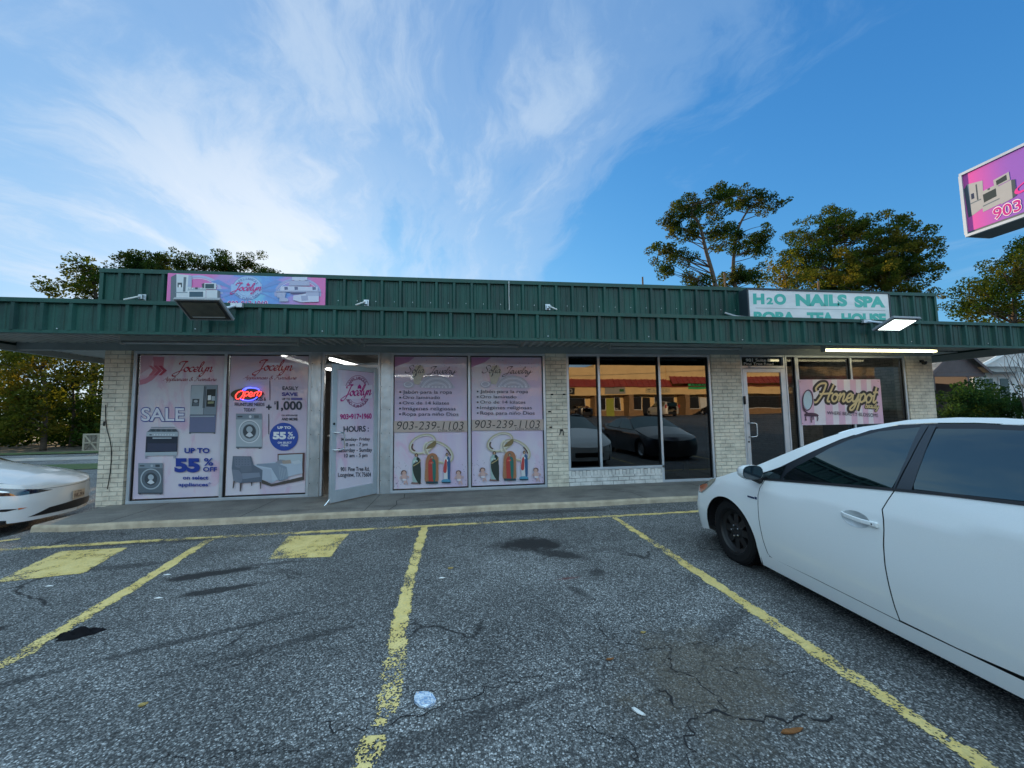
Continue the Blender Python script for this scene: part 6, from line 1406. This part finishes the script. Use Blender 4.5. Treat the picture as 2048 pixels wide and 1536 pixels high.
for x0, x1 in ((-28.5, -21), (-18.5, -11), (-8.5, -1.5), (1.5, 7.2), (9.6, 12.3), (13.4, 16.6), (18.2, 19.5), (20.7, 21.6), (23.2, 24.6), (26.4, 29.4), (31.4, 33), (34.6, 37.4), (39.5, 46), (48, 54)):
    w_ = sub('window', MB().box(x0, x1, MY-1.9, MY-1.82, GZ+.76, 3.45), M['white_trim'], ml); sub('pane', MB().box(x0+.08, x1-.08, MY-1.83, MY-1.80, GZ+.84, 3.37), mat('dark_shop_glass', (.02, .015, .012), .08, 0, .8), w_)
for x0, x1, m_ in ((19.55, 20.65, mat('lime_door_paint', (.30, .34, .05), .6)), (24.7, 25.7, M['black']), (12.35, 13.35, M['black']), (33.1, 34.2, M['white_trim'])):
    sub('door', MB().box(x0, x1, MY-1.86, MY-1.78, GZ, 3.3), m_, ml)
sub('walkway', MB().box(-40, 60, MY-1.85, MY+.2, GZ-.5, GZ+.02), M['concrete'], ml)
def mall_sign(label, x0, x1, z0, z1, col, txts=()):
    e = empty('shop_sign', label, 'sign', ((x0+x1)/2, MY, z0), group=None); a = Art((x1, MY+.06, z1), (-1, 0, 0), (0, 0, -1), (0, 1, 0), x1-x0, z1-z0, ((0, 0), (100, 0), (100, 40), (0, 40))); a.panel(flat(col), e, 'panel', .05)
    for t_ in txts: a.text(t_[0], t_[1], t_[2], bold=.03)
    return e, a
mall_sign('green sign with dark lettering on the shops across the street', 30.3, 33.6, 4.4, 5.45, (.05, .45, .16), [('PANADERIA', (8, 12, 92, 28), (.01, .05, .02))])[1].finish(bpy.data.objects['shop_sign'])
e, a = mall_sign('cream sign with a dark cross and scribbled lettering across the street', 24.3, 27.7, 3.85, 4.6, (.60, .47, .25)); a.line([(88, 8), (88, 34)], 2, INK); a.line([(82, 14), (95, 14)], 2, INK)
for i in range(5): a.line([(12+i*13, 30), (16+i*13, 12), (20+i*13, 30)], 1.5, INK)
a.ring(50, 20, 47, 17, 1.5, (.2, .15, .08)); a.finish(e)
e, a = mall_sign('grey blank sign with a small green patch across the street', 18.6, 21.4, 3.80, 4.9, (.32, .30, .26)); a.rect(5, 18, 25, 30, (.03, .12, .03)); a.finish(e)
e, a = mall_sign('black sign with pale curls across the street', 12.0, 14.6, 3.8, 4.6, (.015, .015, .015)); [a.ring(20+i*22, 18, 8, 10, 3, (.6, .6, .55)) for i in range(4)]; a.finish(e)
mb = MB(); mb.tube(crom([(-40, -33, 8.0), (0, -33, 7.2), (40, -33, 8.6)], 8), .03, 5); tag(mb.build('power_line', M['dark']), 'thin dark power line crossing above the street behind the camera', 'cable')

# ------------------------------------------------------------------ trees
def leaves(mesh_name, clumps, n_per, size, m, parent, seed, flatz=.75, spray=.0):
    rs = np.random.RandomState(seed); cs = []
    for (x, y, z, r) in clumps:
        n = max(6, int(n_per*r*r)); d = rs.normal(size=(n, 3)); d /= np.linalg.norm(d, axis=1)[:, None]
        rad = r*(.35+.65*rs.rand(n)**.6)[:, None]; p = d*rad*np.array([1, 1, flatz]); cs.append(p+np.array([x, y, z]))
    P = np.concatenate(cs); n = len(P)
    a = rs.normal(size=(n, 3)); a /= np.linalg.norm(a, axis=1)[:, None]; b = rs.normal(size=(n, 3)); b -= (b*a).sum(1)[:, None]*a; b /= np.linalg.norm(b, axis=1)[:, None]
    s = size*(.55+.9*rs.rand(n))[:, None]; a = a*s; b = b*s*.62
    V = np.stack([P-a, P+b*.9-a*.1, P+a, P-b], 1).reshape(-1, 3)
    me = bpy.data.meshes.new(mesh_name); me.vertices.add(4*n); me.vertices.foreach_set('co', V.astype(np.float32).ravel()); me.loops.add(4*n); me.loops.foreach_set('vertex_index', np.arange(4*n, dtype=np.int32))
    me.polygons.add(n); me.polygons.foreach_set('loop_start', np.arange(n, dtype=np.int32)*4); me.polygons.foreach_set('loop_total', np.full(n, 4, dtype=np.int32)); me.materials.append(m); me.update(calc_edges=True)
    o = bpy.data.objects.new(mesh_name, me); C.objects.link(o); o.parent = parent; return o
def tree(name, label, cat, Y, E, T, m, seed, leaf=.16, n_per=110, cr_=.9, trunk_r=.28, dens=1.0, depth=None, group=None, thin=False, zbase=-.4):
    rr = random.Random(seed); bx_, bz_ = T[0]; root = empty(name, label, cat, (bx_, Y, zbase), group=group)
    o0 = Vector((bx_, Y, zbase)); cl = []; mb = MB()
    tp = [Vector((bx_, Y, zbase))]+[Vector((x, Y+rr.uniform(-.2, .2), z)) for x, z in T if z > zbase+.3]
    tp = crom([p-o0 for p in tp], 5); n = len(tp); mb.tube(tp, [trunk_r*(1-.72*i/(n-1)) for i in range(n)], 9)
    for ex, ez, rx, rz in E:
        ry = depth if depth else (rx+rz)*.5; k = max(3, int(dens*2.2*(rx*rz+ry*ry*.4)/(cr_*cr_)))
        for i in range(k):
            while True:
                u = Vector((rr.uniform(-1, 1), rr.uniform(-1, 1), rr.uniform(-1, 1)))
                if .1 < u.length < 1: break
            u = u*(.62+.38*u.length)*rr.choice((.9, 1, 1, 1.12, 1.25))
            p = Vector((ex+u.x*rx, Y+u.y*ry, ez+u.z*rz)); r = cr_*rr.uniform(.5, 1.15); cl.append((p.x-o0.x, p.y-o0.y, p.z-o0.z, r))
            if rr.random() < .4:
                q = p-o0; best = min(tp, key=lambda t: abs(t.z-(q.z-.35*math.hypot(q.x-t.x, q.y-t.y)))); mid = (best+q)/2+Vector((0, 0, rr.uniform(-.25, .35)))
                L_ = (q-best).length; mb.tube(crom([best, mid, q], 3), [trunk_r*.20*min(1, L_/3+.3)*(1-.8*j/6) for j in range(7)], 5, cap=False)
    o = mb.build('trunk', M['bark']); o.parent = root; o.location = (0, 0, 0)
    for p in o.data.polygons: p.use_smooth = True
    leaves('crown', cl, n_per, leaf, m, root, seed)
    return root
TREES = [
('pine_tree', 'tall twin-topped pine with bare leaning trunk, left one of the pair behind the roof', 30, [(24.2, 21.8, 2.5, 1.9), (22.9, 18.6, 2.7, 1.3), (26.4, 23.6, 2.8, 1.7), (29.0, 25.2, 2.3, 1.3), (22.2, 16.4, 1.4, 0.6), (28.6, 20.8, 1.2, 1.7), (25.7, 15.6, 1.4, 0.8)], [(27.8, 12.4), (27.6, 15.7), (26.9, 19.1), (26.3, 21.9), (24.9, 24.1)], 'leaf_pine', dict(leaf=.105, n_per=300, cr_=.74, trunk_r=.32, dens=1.25, depth=1.8)),
('pine_tree', 'tall dark pine with spreading right top, right one of the pair behind the roof', 32, [(33.0, 26.3, 2.8, 1.5), (36.3, 25.9, 2.1, 1.0), (35.3, 22.1, 2.2, 1.1), (33.9, 20.2, 2.4, 0.8), (31.2, 21.6, 1.6, 1.8), (33.7, 17.3, 2.6, 1.4), (31.1, 16.3, 1.7, 1.2)], [(32.1, 13.0), (31.6, 16.5), (32.0, 20.1), (32.8, 23.2), (34.2, 25.4)], 'leaf_pine', dict(leaf=.105, n_per=300, cr_=.74, trunk_r=.30, dens=1.25, depth=1.8)),
('yellow_tree', 'small airy yellow green tree between the pines and the broad trees', 36, [(42.2, 20.3, 2.6, 2.0), (40.6, 18.2, 2.6, 1.8), (44.3, 18.4, 2.8, 1.8), (42, 15.6, 3.5, 1.6)], [(42.0, 13.0), (42.1, 18.3)], 'leaf_yellow', dict(leaf=.14, n_per=80, cr_=.8, trunk_r=.22, dens=1.0)),
('broad_tree', 'large dark green broad tree above the nail spa sign', 40, [(53.6, 26.9, 4.8, 3.4), (50.6, 24.3, 4.8, 3.6), (57.3, 27.3, 3.9, 3.1), (52.4, 20.0, 5.4, 3.4), (58.4, 21.7, 4.1, 4.2), (50, 17, 5, 2.5)], [(53.3, 11.3), (53.6, 20.1), (54.6, 26.1)], 'leaf_oak', dict(leaf=.125, n_per=210, cr_=.95, trunk_r=.45, dens=1.1)),
('broad_tree', 'large tree turning yellow at the right end of the parapet', 34, [(56.0, 23.4, 4.2, 3.3), (58.9, 22.2, 2.9, 3.0), (53.4, 20.6, 4.2, 3.1), (57.0, 18.8, 4.4, 2.7), (50.9, 17.9, 4.3, 2.4), (60.2, 19.5, 2.2, 2.4), (55, 15.5, 6, 2)], [(54.6, 10.1), (55.0, 18.0), (56.2, 22.1)], 'leaf_maple', dict(leaf=.125, n_per=210, cr_=.9, trunk_r=.4, dens=1.0)),
('oak_tree', 'dark open oak overhanging the right end of the canopy under the pole sign', 18, [(45.5, 12.1, 2.5, 1.5), (42.8, 11.1, 2.3, 1.3), (47.7, 13.0, 3.0, 2.0), (40.7, 9.8, 1.5, .9), (50.1, 14.9, 2.6, 2.1), (44.7, 9.7, 3.0, 1.2), (48.6, 15.3, 1.6, 0.9), (48, 10, 3, 1.6)], [(45.7, 6.1), (46.2, 9.5), (46.5, 12.1)], 'leaf_oak', dict(leaf=.09, n_per=240, cr_=.8, trunk_r=.3, dens=1.3)),
('pine_tree', 'bushy pine with yellowish side, leftmost crown above the canopy', 38, [(-38.6, 17.4, 2.2, 1.6), (-40.4, 16.0, 2.2, 1.4), (-41.8, 15.2, 1.4, .9), (-37.6, 15.3, 2.4, 2.0), (-42.6, 14.5, 0.9, 0.5), (-39, 12.6, 3, 1.4)], [(-38.1, 8.8), (-38.4, 14.1), (-38.8, 16.3)], 'leaf_oak', dict(leaf=.13, n_per=120, cr_=.8, trunk_r=.35, dens=1.3)),
('pine_tree', 'dark pine crown behind the left end of the parapet', 42, [(-36.4, 20.2, 3.0, 1.4), (-37.9, 19.0, 2.0, 2.0), (-34.7, 18.5, 2.7, 2.0), (-36, 16, 4, 2)], [(-35.8, 9.5), (-36.1, 15.4), (-36.3, 19.0)], 'leaf_pine', dict(leaf=.11, n_per=210, cr_=.85, trunk_r=.35, dens=1.6)),
('pine_tree', 'dark pine crown directly above the pink shop banner', 44, [(-33.1, 20.9, 2.4, 1.5), (-32.1, 19.0, 2.3, 1.6), (-32, 16, 3.4, 2)], [(-32.6, 9.8), (-32.8, 16.1), (-33.0, 19.9)], 'leaf_pine', dict(leaf=.11, n_per=210, cr_=.85, trunk_r=.35, dens=1.6)),
('pine_tree', 'dark pine crown above the right end of the pink shop banner', 46, [(-28.7, 21.8, 2.7, 1.5), (-30.6, 20.1, 2.0, 1.7), (-25.2, 19.6, 2.6, 1.5), (-28, 17, 4, 2)], [(-28.2, 10.2), (-28.5, 16.8), (-28.6, 20.8)], 'leaf_pine', dict(leaf=.11, n_per=210, cr_=.85, trunk_r=.35, dens=1.6)),
('broad_tree', 'backlit yellow green tree with pale trunk behind the white sedan', 20, [(-26.6, 4.2, 1.6, 1.5), (-27.3, 2.8, 1.3, 1.5), (-25.7, 2.9, 1.4, 1.4), (-26.7, 1.2, 1.8, 0.9), (-27.7, 5.0, 1.3, 1.1), (-25.6, 6.2, 2, 1.2), (-24.6, 4.6, 1.2, 1.0)], [(-25.6, -0.5), (-25.7, 1.2), (-25.9, 3.4), (-26.1, 4.6)], 'leaf_yellow', dict(leaf=.09, n_per=230, cr_=.6, trunk_r=.16, dens=1.2, depth=1.6)),
('broad_tree', 'dense green tree behind the wooden gate at the left', 23, [(-26.8, 4.8, 1.5, 1.1), (-27.8, 3.1, 1.2, 1.6), (-25.2, 2.2, 0.9, 1.3), (-26.2, .6, 2.2, .9), (-25.3, 5.3, 1.2, 1.1), (-27, 6.8, 2.4, 1.4)], [(-26.7, -0.8), (-26.8, 1.1), (-26.8, 3.6)], 'leaf_oak', dict(leaf=.09, n_per=230, cr_=.65, trunk_r=.16, dens=1.2, depth=1.5)),
('broad_tree', 'green tree at the far left edge under the canopy', 22, [(-31.3, 4.4, 1.9, 1.8), (-31.8, 2.2, 1.7, 2.0), (-30.2, 1.2, 1.9, 1.3), (-30, 5.8, 2.2, 1.3)], [(-31.0, -0.6), (-31.2, 2.2), (-31.4, 4.2)], 'leaf_oak', dict(leaf=.09, n_per=230, cr_=.65, trunk_r=.16, dens=1.2, depth=1.6)),
('evergreen_bush', 'dark green bush under the brown porch roof at the right', 9.2, [(26.2, 1.9, .9, .7), (27.0, 2.1, .9, .6), (25.9, 1.0, 1.1, .8), (27.4, .9, 1.1, .8), (26.5, .3, 1.6, .6)], [(26.1, 0.3), (26.2, 1.3)], 'leaf_bush', dict(leaf=.06, n_per=520, cr_=.42, trunk_r=.06, dens=2.2, depth=.8)),
('evergreen_bush', 'dark green shrub filling the back of the brown porch', 13.5, [(31.8, 2.2, 1.6, 1.6), (33.6, 2.0, 1.6, 1.5), (35.2, 1.8, 1.5, 1.3), (32.5, .6, 3, 1)], [(33, 0.2), (33, 1.4)], 'leaf_bush', dict(leaf=.08, n_per=300, cr_=.55, trunk_r=.06, dens=1.6, depth=.8)),
('evergreen_bush', 'low dark bush in front of the white house', 8.6, [(28.9, 1.3, 1.1, 0.5), (30.1, 1.0, 1.0, 0.6), (28.0, 1.4, 0.7, 0.6), (29.2, .4, 2.0, .6), (31.3, .6, 1.0, .6)], [(28.9, 0.2), (29.0, 1.1)], 'leaf_bush', dict(leaf=.06, n_per=520, cr_=.42, trunk_r=.06, dens=2.2, depth=.8)),
('broad_tree', 'dark tree crown behind the roof of the white house', 24, [(53.9, 8.4, 4.5, 2.2), (49.5, 8.2, 3.0, 2.4), (58.3, 8.7, 4.2, 2.3)], [(52.8, -0.9), (53.7, 6.2)], 'leaf_oak', dict(leaf=.16, n_per=60, cr_=1.0, trunk_r=.3, dens=.9, depth=2)),
]
for i, (nm, lb, Y, E_, T_, lm, kw) in enumerate(TREES):
    tree(nm, lb, 'bush' if 'bush' in nm else 'tree', Y, E_, T_, M[lm], 100+i*7, **kw)
for i, (x, y, h) in enumerate(((-34, -8, 15), (-38, -20, 17), (-33, -31, 14), (-42, 2, 16), (-30, -44, 15))):
    tree('broad_tree', ('broad dark tree left of the lot, nearest the camera side', 'tallest dark tree left of the lot', 'dark tree left of the lot towards the street', 'dark tree left of the lot towards the drive', 'dark tree at the left end of the shops across the street')[i], 'tree', y, [(x, h*.62, 5.5, 4.6), (x-3, h*.45, 4, 3), (x+3, h*.42, 4, 3), (x, h*.25, 6, 2.5)], [(x, 0), (x, h*.5)], M['leaf_oak'], 300+i, leaf=.30, n_per=26, cr_=1.6, trunk_r=.5, dens=1.5)
# dense undergrowth far left
rr = random.Random(9); cl = []
for i in range(620):
    x = rr.uniform(-62, -14); y = rr.uniform(24, 34); cl.append((x, y, rr.uniform(-.3, 3.2)+max(0, rr.gauss(0, 1.5)), rr.uniform(.6, 1.2)))
for i in range(160): cl.append((rr.uniform(-24, -9), rr.uniform(20, 27), rr.uniform(0, 7), rr.uniform(.8, 1.4)))  # added clumps hidden by the shops to block sun on the sedan
o = leaves('woods', cl, 90, .14, M['leaf_oak'], None, 77); tag(o, 'mass of green undergrowth and woods behind the drive at the far left, with added sun-blocking clumps', 'woods', kind='stuff')
# bare shrub by the porch
e = empty('bare_shrub', 'leafless branching shrub in front of the white house', 'shrub', (28.6, 8.0, -.3)); mb = MB(); rr = random.Random(3)
def limb(p, d, r, L_, n):
    q = [p]; 
    for k in range(4): d = (d+Vector((rr.uniform(-.22, .22), rr.uniform(-.15, .15), rr.uniform(-.05, .15)))).normalized(); q.append(q[-1]+d*L_/4)
    mb.tube(crom(q, 3), [r*(1-.6*i/12) for i in range(13)], 5, cap=False)
    if n:
        for k in range(3): limb(q[2+k % 3], (d+Vector((rr.uniform(-.8, .8), rr.uniform(-.4, .4), rr.uniform(-.2, .6)))).normalized(), r*.5, L_*.72, n-1)
for k in range(7): limb(Vector((rr.uniform(-.2, .2), rr.uniform(-.2, .2), 0)), Vector((rr.uniform(-.7, .9), rr.uniform(-.3, .3), 1)).normalized(), .045, 2.6, 2)
o = mb.build('branches', M['bark_thin']); o.parent = e; o.location = (0, 0, 0)

# ------------------------------------------------------------------ left background
e = empty('wooden_gate', 'weathered wooden gate with cross braces at the far left behind the drive', 'gate', (-20.9, 18, -.4)); mb = MB()
for k in range(8): mb.box(-21.72+k*.2, -21.54+k*.2, 18.0, 18.03, -.38, .60)
sub('boards', mb, M['wood_grey'], e); mb = MB(); mb.box(-21.75, -20.1, 17.95, 17.999, -.40, -.30); mb.box(-21.75, -20.1, 17.95, 17.999, .56, .66); mb.box(-21.75, -21.65, 17.952, 17.998, -.3, .56); mb.box(-21.0, -20.9, 17.952, 17.998, -.3, .56); mb.box(-21.65, -20.1, 17.953, 17.997, .09, .16)
for (a, b), (c, d_) in (((-21.65, .56), (-21.0, -.3)), ((-21.65, -.3), (-21.0, .56))): mb.obox(((a+c)/2, 17.965, (b+d_)/2), ((c-a)/2, 0, (d_-b)/2), (0, .012, 0), (.03, 0, .03))
sub('braces', mb, mat('pale_wood', (.30, .27, .21), .85), e)

# ------------------------------------------------------------------ houses at the right
hs_ = empty('porch_house', 'brown gabled porch with shingle roof and thin posts beyond the right end of the shops', 'house', (27.5, 12, -.3))
M['shingle'] = brick_mat('grey_shingles', (.15, .15, .14), (.10, .10, .10), (.05, .05, .05), .35, .16, .012, side='Y'); M['brownpaint'] = mat('brown_grey_paint', (.085, .07, .075), .7, 0, .3, .1)
xe0, xp, xe1, ze, zp, y0, y1 = 25.45, 27.35, 29.25, 3.45, 4.9, 10.0, 15.0
mb = MB(); mb.add([(xe0, y0-.25, ze), (xe0, y1, ze), (xp, y1, zp), (xp, y0-.25, zp), (xe1, y1, ze), (xe1, y0-.25, ze)], [(0, 3, 2, 1), (3, 5, 4, 2)]); mb.v += [(v[0], v[1], v[2]-.08) for v in mb.v]; mb.f += [tuple(reversed([i+6 for i in f])) for f in mb.f[:2]]; mb.mi += [0, 0]; sub('roof', mb, M['shingle'], hs_)
mb = MB(); mb.add([(xe0+.1, y0, ze-.05), (xe1-.1, y0, ze-.05), (xp, y0, zp-.12)], [(0, 1, 2)]); sub('gable', mb, M['brownpaint'], hs_)
mb = MB()
for a, b in (((xe0-.05, ze-.05), (xp, zp)), ((xe1+.05, ze-.05), (xp, zp))): mb.obox(((a[0]+b[0])/2, y0-.27, (a[1]+b[1])/2-.06), ((b[0]-a[0])/2, 0, (b[1]-a[1])/2), (0, .02, 0), (0, 0, .09))
mb.box(xe0, xe1, y0-.02, y0+.12, ze-.28, ze-.06); mb.box(xe0, xe0+.12, y0+.1, y1, ze-.28, ze-.06); mb.box(xe1-.12, xe1, y0+.1, y1, ze-.28, ze-.06); sub('fascia', mb, M['brownpaint'], hs_)
for x in (25.75, 28.05): sub('post', MB().box(x, x+.13, y0+.0, y0+.13, -.5, ze-.28), M['brownpaint'], hs_)
for x in (25.75, 28.9): sub('post', MB().box(x, x+.13, y1-.2, y1-.07, -.5, ze-.28), M['brownpaint'], hs_)
mb = MB(); mb.box(28.9, 29.0, y0+.6, y1, -.5, ze-.28); sub('wall', mb, M['brownpaint'], hs_); mb = MB(); mb.box(25.8, 29.0, y1, y1+.1, -.5, ze); sub('wall', mb, M['dark'], hs_); sub('rail', MB().box(25.9, 27.4, y0+2, y0+2.08, 2.65, 2.85), M['brownpaint'], hs_)
wh = empty('white_house', 'white clapboard gabled house behind the bare shrub at the far right', 'house', (40, 14, -.3))
m_, t, b_ = newmat('white_siding'); g = geo_pos(t); s_ = N(t, 'ShaderNodeSeparateXYZ'); Lk(t, g, s_.inputs[0]); fr = math_n(t, 'FRACT', math_n(t, 'MULTIPLY', s_.outputs[2], 6.5)); Lk(t, mixc(t, ramp(t, noise(t, g, 2, 5), [(.3, 0.), (.7, 1.)]), (.55, .58, .60), (.66, .68, .69)), b_.inputs['Base Color']); b_.inputs['Roughness'].default_value = .6; bump(t, b_, fr, 1., .03)
px0, pxp, px1 = 34.4, 43.0, 51.6
mb = MB(); mb.add([(px0+.5, 14, -.5), (px1-.5, 14, -.5), (px1-.5, 14, 4.35), (pxp, 14, 7.6), (px0+.5, 14, 4.35)], [(0, 1, 2, 3, 4)]); mb.add([(px0+.5, 24, -.5), (px0+.5, 14, -.5), (px0+.5, 14, 4.35), (px0+.5, 24, 4.35)], [(0, 1, 2, 3)]); sub('wall', mb, m_, wh)
mb = MB(); mb.add([(px0, 13.5, 4.15), (pxp, 13.5, 7.75), (pxp, 24.2, 7.75), (px0, 24.2, 4.15)], [(0, 1, 2, 3)]); mb.add([(px1, 13.5, 4.15), (pxp, 13.5, 7.75), (pxp, 24.2, 7.75), (px1, 24.2, 4.15)], [(0, 3, 2, 1)]); sub('roof', mb, M['shingle'], wh)
mb = MB(); mb.obox(((px0+pxp)/2, 13.48, 5.88), ((pxp-px0)/2, 0, 1.8), (0, .03, 0), (0, 0, .11)); mb.obox(((px1+pxp)/2, 13.48, 5.88), ((pxp-px1)/2, 0, 1.8), (0, .03, 0), (0, 0, .11)); sub('barge_board', mb, M['white_trim'], wh)
for x, z0, z1 in ((35.6, 1.9, 3.4), (36.9, 1.9, 3.4), (40.5, 1.6, 3.4)):
    f_ = sub('window', MB().box(x-.08, x+.78, 13.93, 13.99, z0-.08, z1+.08), M['white_trim'], wh); g_ = MB(); g_.box(x, x+.7, 13.90, 13.929, z0, z1); sub('pane', g_, mat('dark_house_glass', (.03, .04, .05), .1), f_)
mb = MB(); mb.add([(35.1, 13.0, 3.75), (38.7, 13.0, 3.75), (38.7, 14.0, 4.25), (35.1, 14.0, 4.25)], [(0, 1, 2, 3)]); sub('window_hood', mb, M['shingle'], wh)

# ------------------------------------------------------------------ litter on the asphalt
def litter(name, lab, cat, pts, z, m, h=.004, grp=None):
    mb = MB(); n = len(pts); mb.add([(x, y, G(x, y)+z) for x, y in pts]+[(x, y, G(x, y)+z+h+.004*math.sin(i*2.1)) for i, (x, y) in enumerate(pts)], [tuple(range(n, 2*n))]+[(i, (i+1) % n, n+(i+1) % n, n+i) for i in range(n)]); return tag(mb.build(name, m), lab, cat, grp)
m_, t, b_ = newmat('crushed_can_print'); g = geo_pos(t); Lk(t, ramp(t, noise(t, g, 45, 4, .7, 1.), [(.40, (.66, .72, .78)), (.50, (.60, .70, .80)), (.56, (.10, .25, .50)), (.64, (.70, .72, .74)), (.74, (.50, .25, .08))]), b_.inputs['Base Color']); b_.inputs['Roughness'].default_value = .35; b_.inputs['Metallic'].default_value = .3; bump(t, b_, noise(t, g, 30, 4), .8, .01)
tag(litter('flattened_can', 'flattened white and blue can lying near the middle yellow stripe', 'can', [(-.205+dx, -5.46+dy) for dx, dy in ((-.055, .03), (-.045, .055), (-.015, .065), (.02, .055), (.05, .02), (.07, -.015), (.065, -.04), (.045, -.05), (.015, -.06), (-.02, -.045), (-.05, -.01))], .003, m_, .012))
mb = MB(); n_ = 16; rr = random.Random(8)
for j in range(n_+1):
    for i in range(n_+1):
        u, v = 2*i/n_-1, 2*j/n_-1; r_q = max(abs(u), abs(v)); ang = math.atan2(v, u); k_r = r_q*(1+.16*math.sin(3*ang+1)+.10*math.sin(7*ang)); x, y = -2.80+.125*k_r*math.cos(ang)-.02*v, -4.395+.052*k_r*math.sin(ang)+.25*(.125*k_r*math.cos(ang))
        mb.v.append((x, y, G(x, y)+.002+(.030*(1-r_q**2)*(1+.8*math.sin(u*7+v*4))+.008*rr.random())*(r_q < .99)))
for j in range(n_):
    for i in range(n_): mb.f.append((j*(n_+1)+i, j*(n_+1)+i+1, (j+1)*(n_+1)+i+1, (j+1)*(n_+1)+i)); mb.mi.append(0)
tag(mb.build('black_rag', mat('black_cloth', (.008, .008, .01), .95, 0, .1), smooth=True), 'crumpled black rag lying beside the left yellow stripe', 'rag')
LB = mat('dry_leaf', (.16, .07, .025), .8, 0, .2, .3, 60); LY = mat('yellow_leaf', (.30, .22, .08), .8, 0, .2, .3, 60)
def leaf(x, y, L_, w_, a_, m__, lab):
    c, s_ = math.cos(a_), math.sin(a_); pts = [(x+c*u*L_-s_*v*w_, y+s_*u*L_+c*v*w_) for u, v in ((-1, 0), (-.6, .7), (0, 1), (.6, .6), (1, 0), (.6, -.6), (0, -1), (-.6, -.7))]; litter('fallen_leaf', lab, 'leaf', pts, .004, m__, .005, 'fallen leaves')
for x, y, L_, w_, a_, m__, lab in ((1.62, -5.95, .065, .016, .05, LB, 'brown curled leaf on the asphalt near the bottom edge of the photo'), (.95, -5.28, .028, .008, .1, LB, 'small reddish leaf on the cracked asphalt patch'), (1.30, -5.03, .02, .009, 0, LY, 'tiny yellow leaf on the cracked asphalt patch'), (-.1, -3.62, .03, .02, .3, LY, 'small tan leaf on the asphalt right of the middle yellow stripe'), (.93, -5.72, .04, .014, -.9, mat('pale_leaf', (.55, .56, .55), .7), 'small white leaf shaped scrap near the bottom of the photo'), (-1.75, -5.25, .022, .014, .4, LY, 'yellow leaf scrap left of the middle stripe')): leaf(x, y, L_, w_, a_, m__, lab)
for i, (x, y) in enumerate(((-2.95, -3.3), (-2.65, -3.85), (-3.9, -3.4), (-4.9, -3.5), (-.18, -3.85))):
    litter('paper_scrap', ('white paper scrap just right of the left yellow stripe', 'white paper scrap in the middle of the second bay', 'white paper scrap in the leftmost bay', 'thin white straw below the left yellow block', 'white bottle cap right of the middle stripe')[i], 'scrap', [(x-.03, y), (x, y+.012), (x+.035, y+.01), (x+.01, y-.006)], .003, M['white_trim'], .005)
